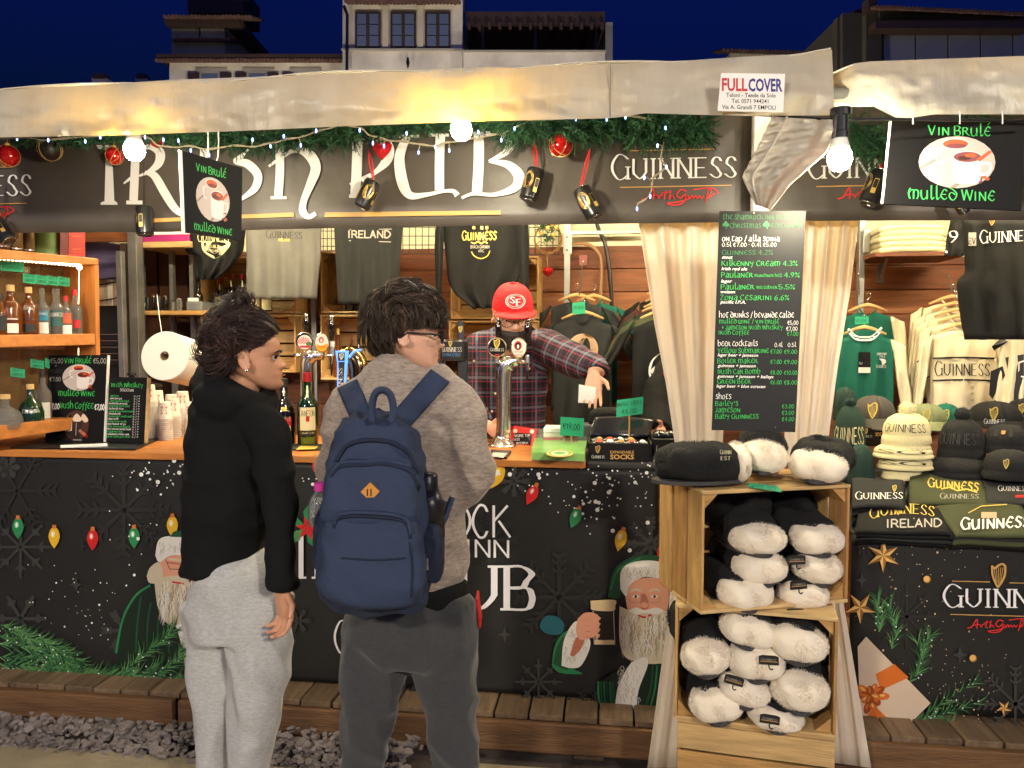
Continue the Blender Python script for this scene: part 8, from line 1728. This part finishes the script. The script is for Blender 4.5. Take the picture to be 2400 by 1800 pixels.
for L in ([(776, 1116), (800, 1094), (860, 1090), (900, 1088), (960, 1106), (980, 1150)], [(782, 1238), (796, 1214), (860, 1210), (945, 1222), (962, 1262)]): onpack(L, .004, 'zip', 'navy_d'); onpack([(x + 2, y - 9) for x, y in L], .0055, 'zip_cover', 'navy')
onpack([(790, 1080), (812, 1046), (855, 1032), (915, 1036), (958, 1062), (978, 1108)], .006, 'seam', 'navy_d'); onpack([(960, 1270), (966, 1330), (964, 1400)], .003, 'seam', 'navy_d'); onpack([(800, 1308), (880, 1312), (950, 1308)], .0025, 'seam', 'navy_d')
def ribbon(name, L, w, mat='navy', th=.012, lay=False):                    # L: (px,py,depth); w half-width px, flat towards the camera
    Q = crom(L, 6); n = len(Q)
    def f(u, v):
        k = min(int(v * (n - 1)), n - 2); a, b = Q[k], Q[k + 1]; t = v * (n - 1) - k; x, y, d = (lerp(p, q, t) for p, q in zip(a, b)); L_ = math.hypot(b[0] - a[0], b[1] - a[1]) or 1; nx, ny = -(b[1] - a[1]) / L_, (b[0] - a[0]) / L_
        X_, Y_ = x + nx * w * (1 - 2 * u), y + ny * w * (1 - 2 * u)
        if lay:
            h_ = SW.ray_cast(CAM, ray(X_, Y_).normalized())[0]
            if h_ is not None: return h_ - ray(X_, Y_) * (.012 + .006 * math.sin(u * 3.14))
        return C(X_, Y_, d - .008 * math.sin(u * 3.14))
    return MB().sheet(f, 8, n - 1, th).build(name, mat, rk, smooth=True)
ribbon('shoulder_strap', [(866, 1010, 2.0), (850, 985, 2.0), (832, 945, 2.02), (818, 912, 2.06), (812, 899, 2.09)], 25, lay=True); ribbon('shoulder_strap', [(925, 1010, 2.0), (945, 980, 2.0), (975, 945, 2.02), (1008, 908, 2.06), (1026, 888, 2.1), (1032, 880, 2.2)], 27, lay=True)
ribbon('grab_handle', [(872, 990, 1.83), (872, 950, 1.84), (880, 922, 1.85), (898, 914, 1.85), (915, 926, 1.85), (922, 960, 1.84), (918, 990, 1.83)], 9, th=.006); ribbon('side_strap', [(1010, 1270, 1.92), (1040, 1220, 1.97), (1060, 1165, 2.03)], 7, th=.004)
PP = Pl(C(867, 1153, D - .133), FW + V((0, 0, .12))); M('leather', S(200, 136, 60), .6); ptc = MB().prism([PP.p(*q) for q in ((845, 1153), (867, 1131), (890, 1152), (868, 1175))], FW * .012).build('diamond_patch', 'leather', rk, fix=True); A = Art(PP, .0012); A.text('Ii', 859, 1162, 15, 'ink', 'r', width=14, nib=(.2, 0), mn=.18); A.build('patch_letters', ptc)
for x, y in ((786, 1340), (1000, 1322)): MB().box(-.004, .004, -.002, .002, -.014, .014).build('zip_puller', 'steel', rk).matrix_basis = TRS(C(x, y, D - .1))
wb = thing('water_bottle', 'small clear bottle with a pink cap in the rucksack side pocket', 'bottle', C(752, 1220, D)); p = C(752, 1230, D + .01); MB().lathe([(.028, 0), (.03, .01), (.03, .055), (.022, .075), (.013, .085), (.013, .092)], p, 18).build('bottle', 'glass_clear', wb, smooth=True); MB().lathe([(.0155, .088), (.0155, .106), (.012, .109)], p, 16).build('cap', M('pink', S(226, 70, 170), .4), wb, smooth=True, auto=True)
um = thing('umbrella', 'black folded umbrella in the rucksack side pocket', 'umbrella', C(1005, 1280, D)); MB().tube([C(1014, 1260, D), C(1008, 1180, D - .01), C(1003, 1150, D - .01)], [.032, .034, .028], 14).build('folded_canopy', 'black_plastic', um, smooth=True); MB().lathe([(.024, 0), (.026, .01), (.025, .04), (.018, .048)], C(1003, 1152, D - .01), 16).build('handle', 'black_plastic', um, smooth=True); MB().tube([C(988, 1165, D - .04), C(1004, 1170, D - .05), C(1022, 1162, D - .03)], .002, 5).build('strap', 'can_rim', um)
# ---- barman
D = 3.9; bm_ = thing('person', 'person with red cap and dark beard in plaid shirt behind the counter', 'person', V((C(1195, 900, D).x, C(1195, 900, D).y, .17)))
fw = -FW * .92 + V((0, 0, -.30)) + RT * .12; Hb = .252; hm = hmat(1202, 736, D - .26, fw, V((0, 0, 1)) - FW * .3) @ Matrix.Translation((0, 0, -.5 * Hb))
mb = MB(); headmesh(mb, hm, Hb, .12); limb(mb, [(1198, 780, D - .2, .062), (1196, 830, D - .02, .075)]); limb(mb, [(1195, 830, D, (.15, .08)), (1195, 920, D, (.16, .1)), (1200, 1050, D + .05, (.15, .1)), (1200, 1200, D + .1, (.15, .11))])
sa = [(1275, 812, D - .04, .092), (1320, 834, D - .12, .09), (1365, 852, D - .22, .078), (1396, 864, D - .3, .062), (1398, 874, D - .32, .056)]; sl = [(1112, 820, D, .08), (1100, 880, D - .02, .075), (1108, 950, D - .1, .062), (1140, 1000, D - .24, .05)]
limb(mb, [(1230, 810, D, .07)] + sa, k=.72); limb(mb, [(1160, 810, D, .07)] + sl, k=.7); hand(mb, C(1392, 876, D - .33), V((0, 0, -1)) - RT * .06 - FW * .25, RT * .95 - FW * .2, (.16, .1, .12, .2), 1.02, .3, .022); hand(mb, C(1146, 1000, D - .30), RT * .7 - FW * .5 + V((0, 0, -.3)), V((0, 0, 1)))
for s in (-1, 1): limb(mb, [(1200 + s * 38, 1200, D + .1, .08), (1200 + s * 42, 1400, D + .1, .06), (1200 + s * 42, 1530, D + .1, .05)])
body('body', mb, 'skin_b', bm_); eyes(bm_, hm, Hb, False); glasses(bm_, hm, Hb, 'wire', .0018)
mb = MB(); bt_ = [(1196, 784, D - .1, (.08, .075)), (1196, 804, D - .04, (.16, .11)), (1194, 840, D, (.205, .135)), (1193, 900, D, (.2, .14)), (1198, 970, D + .02, (.175, .13)), (1202, 1060, D + .05, (.165, .125)), (1204, 1180, D + .1, (.165, .13))]; limb(mb, bt_, 36); limb(mb, [(1240, 808, D, .075)] + sa); limb(mb, [(1150, 808, D, .075)] + sl); mb.tube([C(1197 + 40 * math.cos(a), 792 + 12 * math.sin(a), D - .11 - .085 * math.sin(a)) for a in [k * .3307 for k in range(20)]], .02, 8)
sh_ = wear('plaid_shirt', mb, 'skin_b', bm_, .009, 4, folds(.007, (6, 6, 9), .004, 12, 21))
m = M('plaid', S(30, 34, 54), .9, bump=.3, bs=300, bdist=.002); n = m.node_tree; at = n.nodes.new('ShaderNodeAttribute'); at.attribute_name = 'weave'; sp = n.nodes.new('ShaderNodeSeparateXYZ'); n.links.new(at.outputs['Vector'], sp.inputs[0])
def mth(op, a, b=None):
    k = n.nodes.new('ShaderNodeMath'); k.operation = op
    for i, q in enumerate((a, b)):
        if q is None: continue
        if isinstance(q, (int, float)): k.inputs[i].default_value = q
        else: n.links.new(q, k.inputs[i])
    return k.outputs[0]
def stripe(ax, per, c, w): return mth('LESS_THAN', mth('ABSOLUTE', mth('SUBTRACT', mth('FRACT', mth('MULTIPLY', sp.outputs[ax], 1 / per)), c)), w)
cur = None
def over(col, fac):
    global cur
    x = n.nodes.new('ShaderNodeMix'); x.data_type = 'RGBA'; n.links.new(fac, x.inputs[0]); x.inputs[7].default_value = (*col, 1)
    if cur is None: x.inputs[6].default_value = (*S(30, 33, 52), 1)
    else: n.links.new(cur, x.inputs[6])
    cur = x.outputs[2]
for ax in (0, 1): over(S(16, 17, 26), mth('MULTIPLY', stripe(ax, .074, .15, .13), .7))
for ax in (0, 1): over(S(120, 124, 136), mth('MULTIPLY', stripe(ax, .074, .62, .08), .42))
for ax in (0, 1): over(S(176, 34, 42), mth('MULTIPLY', stripe(ax, .074, .36, .02), .6)); over(S(176, 34, 42), mth('MULTIPLY', stripe(ax, .074, .88, .014), .4))
n.links.new(cur, n.nodes['Principled BSDF'].inputs['Base Color']); sh_.data.materials[0] = m
at = sh_.data.attributes.new('weave', 'FLOAT_VECTOR', 'POINT'); s0, s1 = C(*sa[0][:3]), C(*sa[-2][:3]); axs = (s1 - s0).normalized(); vals = []
for v in sh_.data.vertices:
    p = v.co; q = p - s0; al_ = q.dot(axs)
    if al_ > .02 and (q - axs * al_).length < .13: o_ = axs.cross(FW).normalized(); vals += [al_ + .03, q.dot(o_) + .0, 0]
    else: vals += [p.dot(RT), p.z, 0]
at.data.foreach_set('vector', vals)
for x, y, d in ((1111, 846, D - .12), (1161, 922, D - .14), (1153, 964, D - .13), (1240, 864, D - .13)): MB().lathe([(.006, 0), (.0055, .003), (.002, .003)], C(x, y, d - .012), 10, axis=-FW).build('button', 'lab_cream', sh_)
cp = hm @ Matrix.Translation((-.02 * Hb, 0, .60 * Hb)); cr = MB(); kp = thing('baseball_cap', 'bright red cap with an oval logo worn by the barman', 'cap', cp.to_translation())
cr.sheet(lambda u, v: cp @ V((math.cos(6.2832 * u) * .49 * Hb * math.cos(v * 1.5) ** .75, math.sin(6.2832 * u) * .385 * Hb * math.cos(v * 1.5) ** .75, (.02 + .46 * math.sin(v * 1.5)) * Hb)), 40, 14); M('cap_fab', S(206, 18, 26), .75, bump=.3, bs=300, bdist=.002); cr.build('crown', 'cap_fab', kp, smooth=True)
MB().sheet(lambda u, v: cp @ V(((.26 + .23 * math.sin(u * 3.1416) + v * .30 * abs(math.sin(u * 3.1416)) ** .7) * Hb, math.cos(u * 3.1416) * .385 * Hb * (1 + .02 * v), (.03 - .05 * v * math.sin(u * 3.14) + .06 * math.sin(u * 3.1416) - .02) * Hb)), 24, 8, .004).build('brim', 'cap_fab', kp, smooth=True); MB().ell(cp @ V((0, 0, .48 * Hb)), .008, 10, 6).build('button', 'cap_fab', kp, smooth=True)
def cf(x, y): 
    a = x / 45; e = y / 45; q = V((math.cos(a) * .49 * Hb * math.cos(e) ** .75, math.sin(a) * .385 * Hb * math.cos(e) ** .75, (.02 + .46 * math.sin(e)) * Hb)); return cp @ q, (cp.to_3x3() @ V((math.cos(a), math.sin(a), .4))).normalized()
A = Art(Surf(cf), .0015); A.ell(0, 25, 25, 14, 'print_white'); A.ell(0, 25, 23, 12.6, 'cap_red'); A.ell(0, 25, 20.5, 11, 'print_white'); A.ell(0, 25, 19.5, 10.2, 'cap_red'); A.map = lambda x, y: (x, -y); A.text('S', -13, -21.5, 11, 'print_white', 's', width=11, nib=(.3, 0), mn=.1); A.text('F', 2, -17, 11, 'print_white', 's', width=11, nib=(.3, 0), mn=.1); A.build('logo', kp)
mb = MB(); 
def bd_(i):
    u = rr(-1.25, 1.25); z = rr(.02, .30) + .18 * max(0, abs(u) - .75); a, b, w = interp([(q[0], q[1:]) for q in HEAD], max(0, min(.6, z)))
    if abs(u) < .28 and .175 < z < .255: return None
    x = (a + b) / 2 + (a - b) / 2 * math.cos(u) ** .88 if math.cos(u) > 0 else (a + b) / 2; p = V((x, w * math.sin(u), z)); d = V((.35 * math.cos(u), .35 * math.sin(u), -1)); return [hm @ ((p + d * t * rr(.09, .15) + V((.02, 0, 0)) * math.sin(t * 3)) * Hb) for t in (0, .33, .66, 1)]
strands(mb, bd_, 2000, .0022); mb.build('beard', 'beard_dk', bm_)
cdp = thing('paper_card', 'white card held between the barman\'s fingers', 'card', C(1375, 945, D - .36)); MB().prism([C(x, y, D - .365) for x, y in ((1355, 944), (1396, 946), (1397, 908), (1357, 901))], FW * .0015).build('card', 'white', cdp, fix=True)
# ---- helper hidden behind the curtain
D = 3.95; hp = thing('person', 'person in black jacket with blue and pink shoulder, half behind the curtain', 'person', V((C(1650, 900, D).x, C(1650, 900, D).y, .17))); mb = MB(); hm = hmat(1652, 745, D, -FW * .8 + RT * -.5, V((0, 0, 1))) @ Matrix.Translation((0, 0, -.46 * .22)); headmesh(mb, hm, .22); limb(mb, [(1650, 770, D, .055), (1650, 840, D, .06)]); limb(mb, [(1650, 840, D, (.13, .07)), (1650, 1000, D, (.13, .1)), (1650, 1150, D, (.13, .1))])
aa = [(1590, 852, D, .08), (1556, 900, D - .03, .085), (1538, 960, D - .08, .078), (1545, 1010, D - .2, .06)]; ab = [(1712, 860, D, .08), (1740, 920, D, .075), (1720, 1010, D - .15, .06)]; limb(mb, [(1630, 850, D, .06)] + aa, k=.7); limb(mb, [(1670, 850, D, .06)] + ab, k=.7); hand(mb, C(1548, 1016, D - .24), -FW, V((0, 0, 1))); hand(mb, C(1716, 1014, D - .2), -FW, V((0, 0, 1))); [limb(mb, [(1650 + s * 36, 1150, D, .08), (1650 + s * 36, 1480, D, .05)]) for s in (-1, 1)]; body('body', mb, 'skin_m', hp, .006)
mb = MB(); limb(mb, [(1650, 806, D, (.07, .07)), (1650, 830, D, (.15, .1)), (1650, 880, D, (.175, .13)), (1650, 1000, D, (.165, .13)), (1650, 1120, D, (.165, .13))], 30); limb(mb, [(1620, 845, D, .08)] + aa); limb(mb, [(1680, 845, D, .08)] + ab); wear('jacket', mb, 'hoodie', hp, .012, 4, folds(.008, (6, 6, 10), .004, 12, 31)); mb = MB(); mb.ell(hm @ V((-.03, 0, .15)), (.1, .1, .1), 16, 12); mb.build('hair', 'hair_w', hp, smooth=True)
for nm, mt, L in (('blue_band', 'label_blue', [(1575, 838, D - .06, .048), (1598, 842, D - .06, .05)]), ('pink_band', M('pinkb', S(206, 40, 90), .6) and 'pinkb', [(1574, 868, D - .09, .045), (1582, 905, D - .09, .045)])): mb = MB(); limb(mb, L); mb.build(nm, mt, hp, smooth=True)
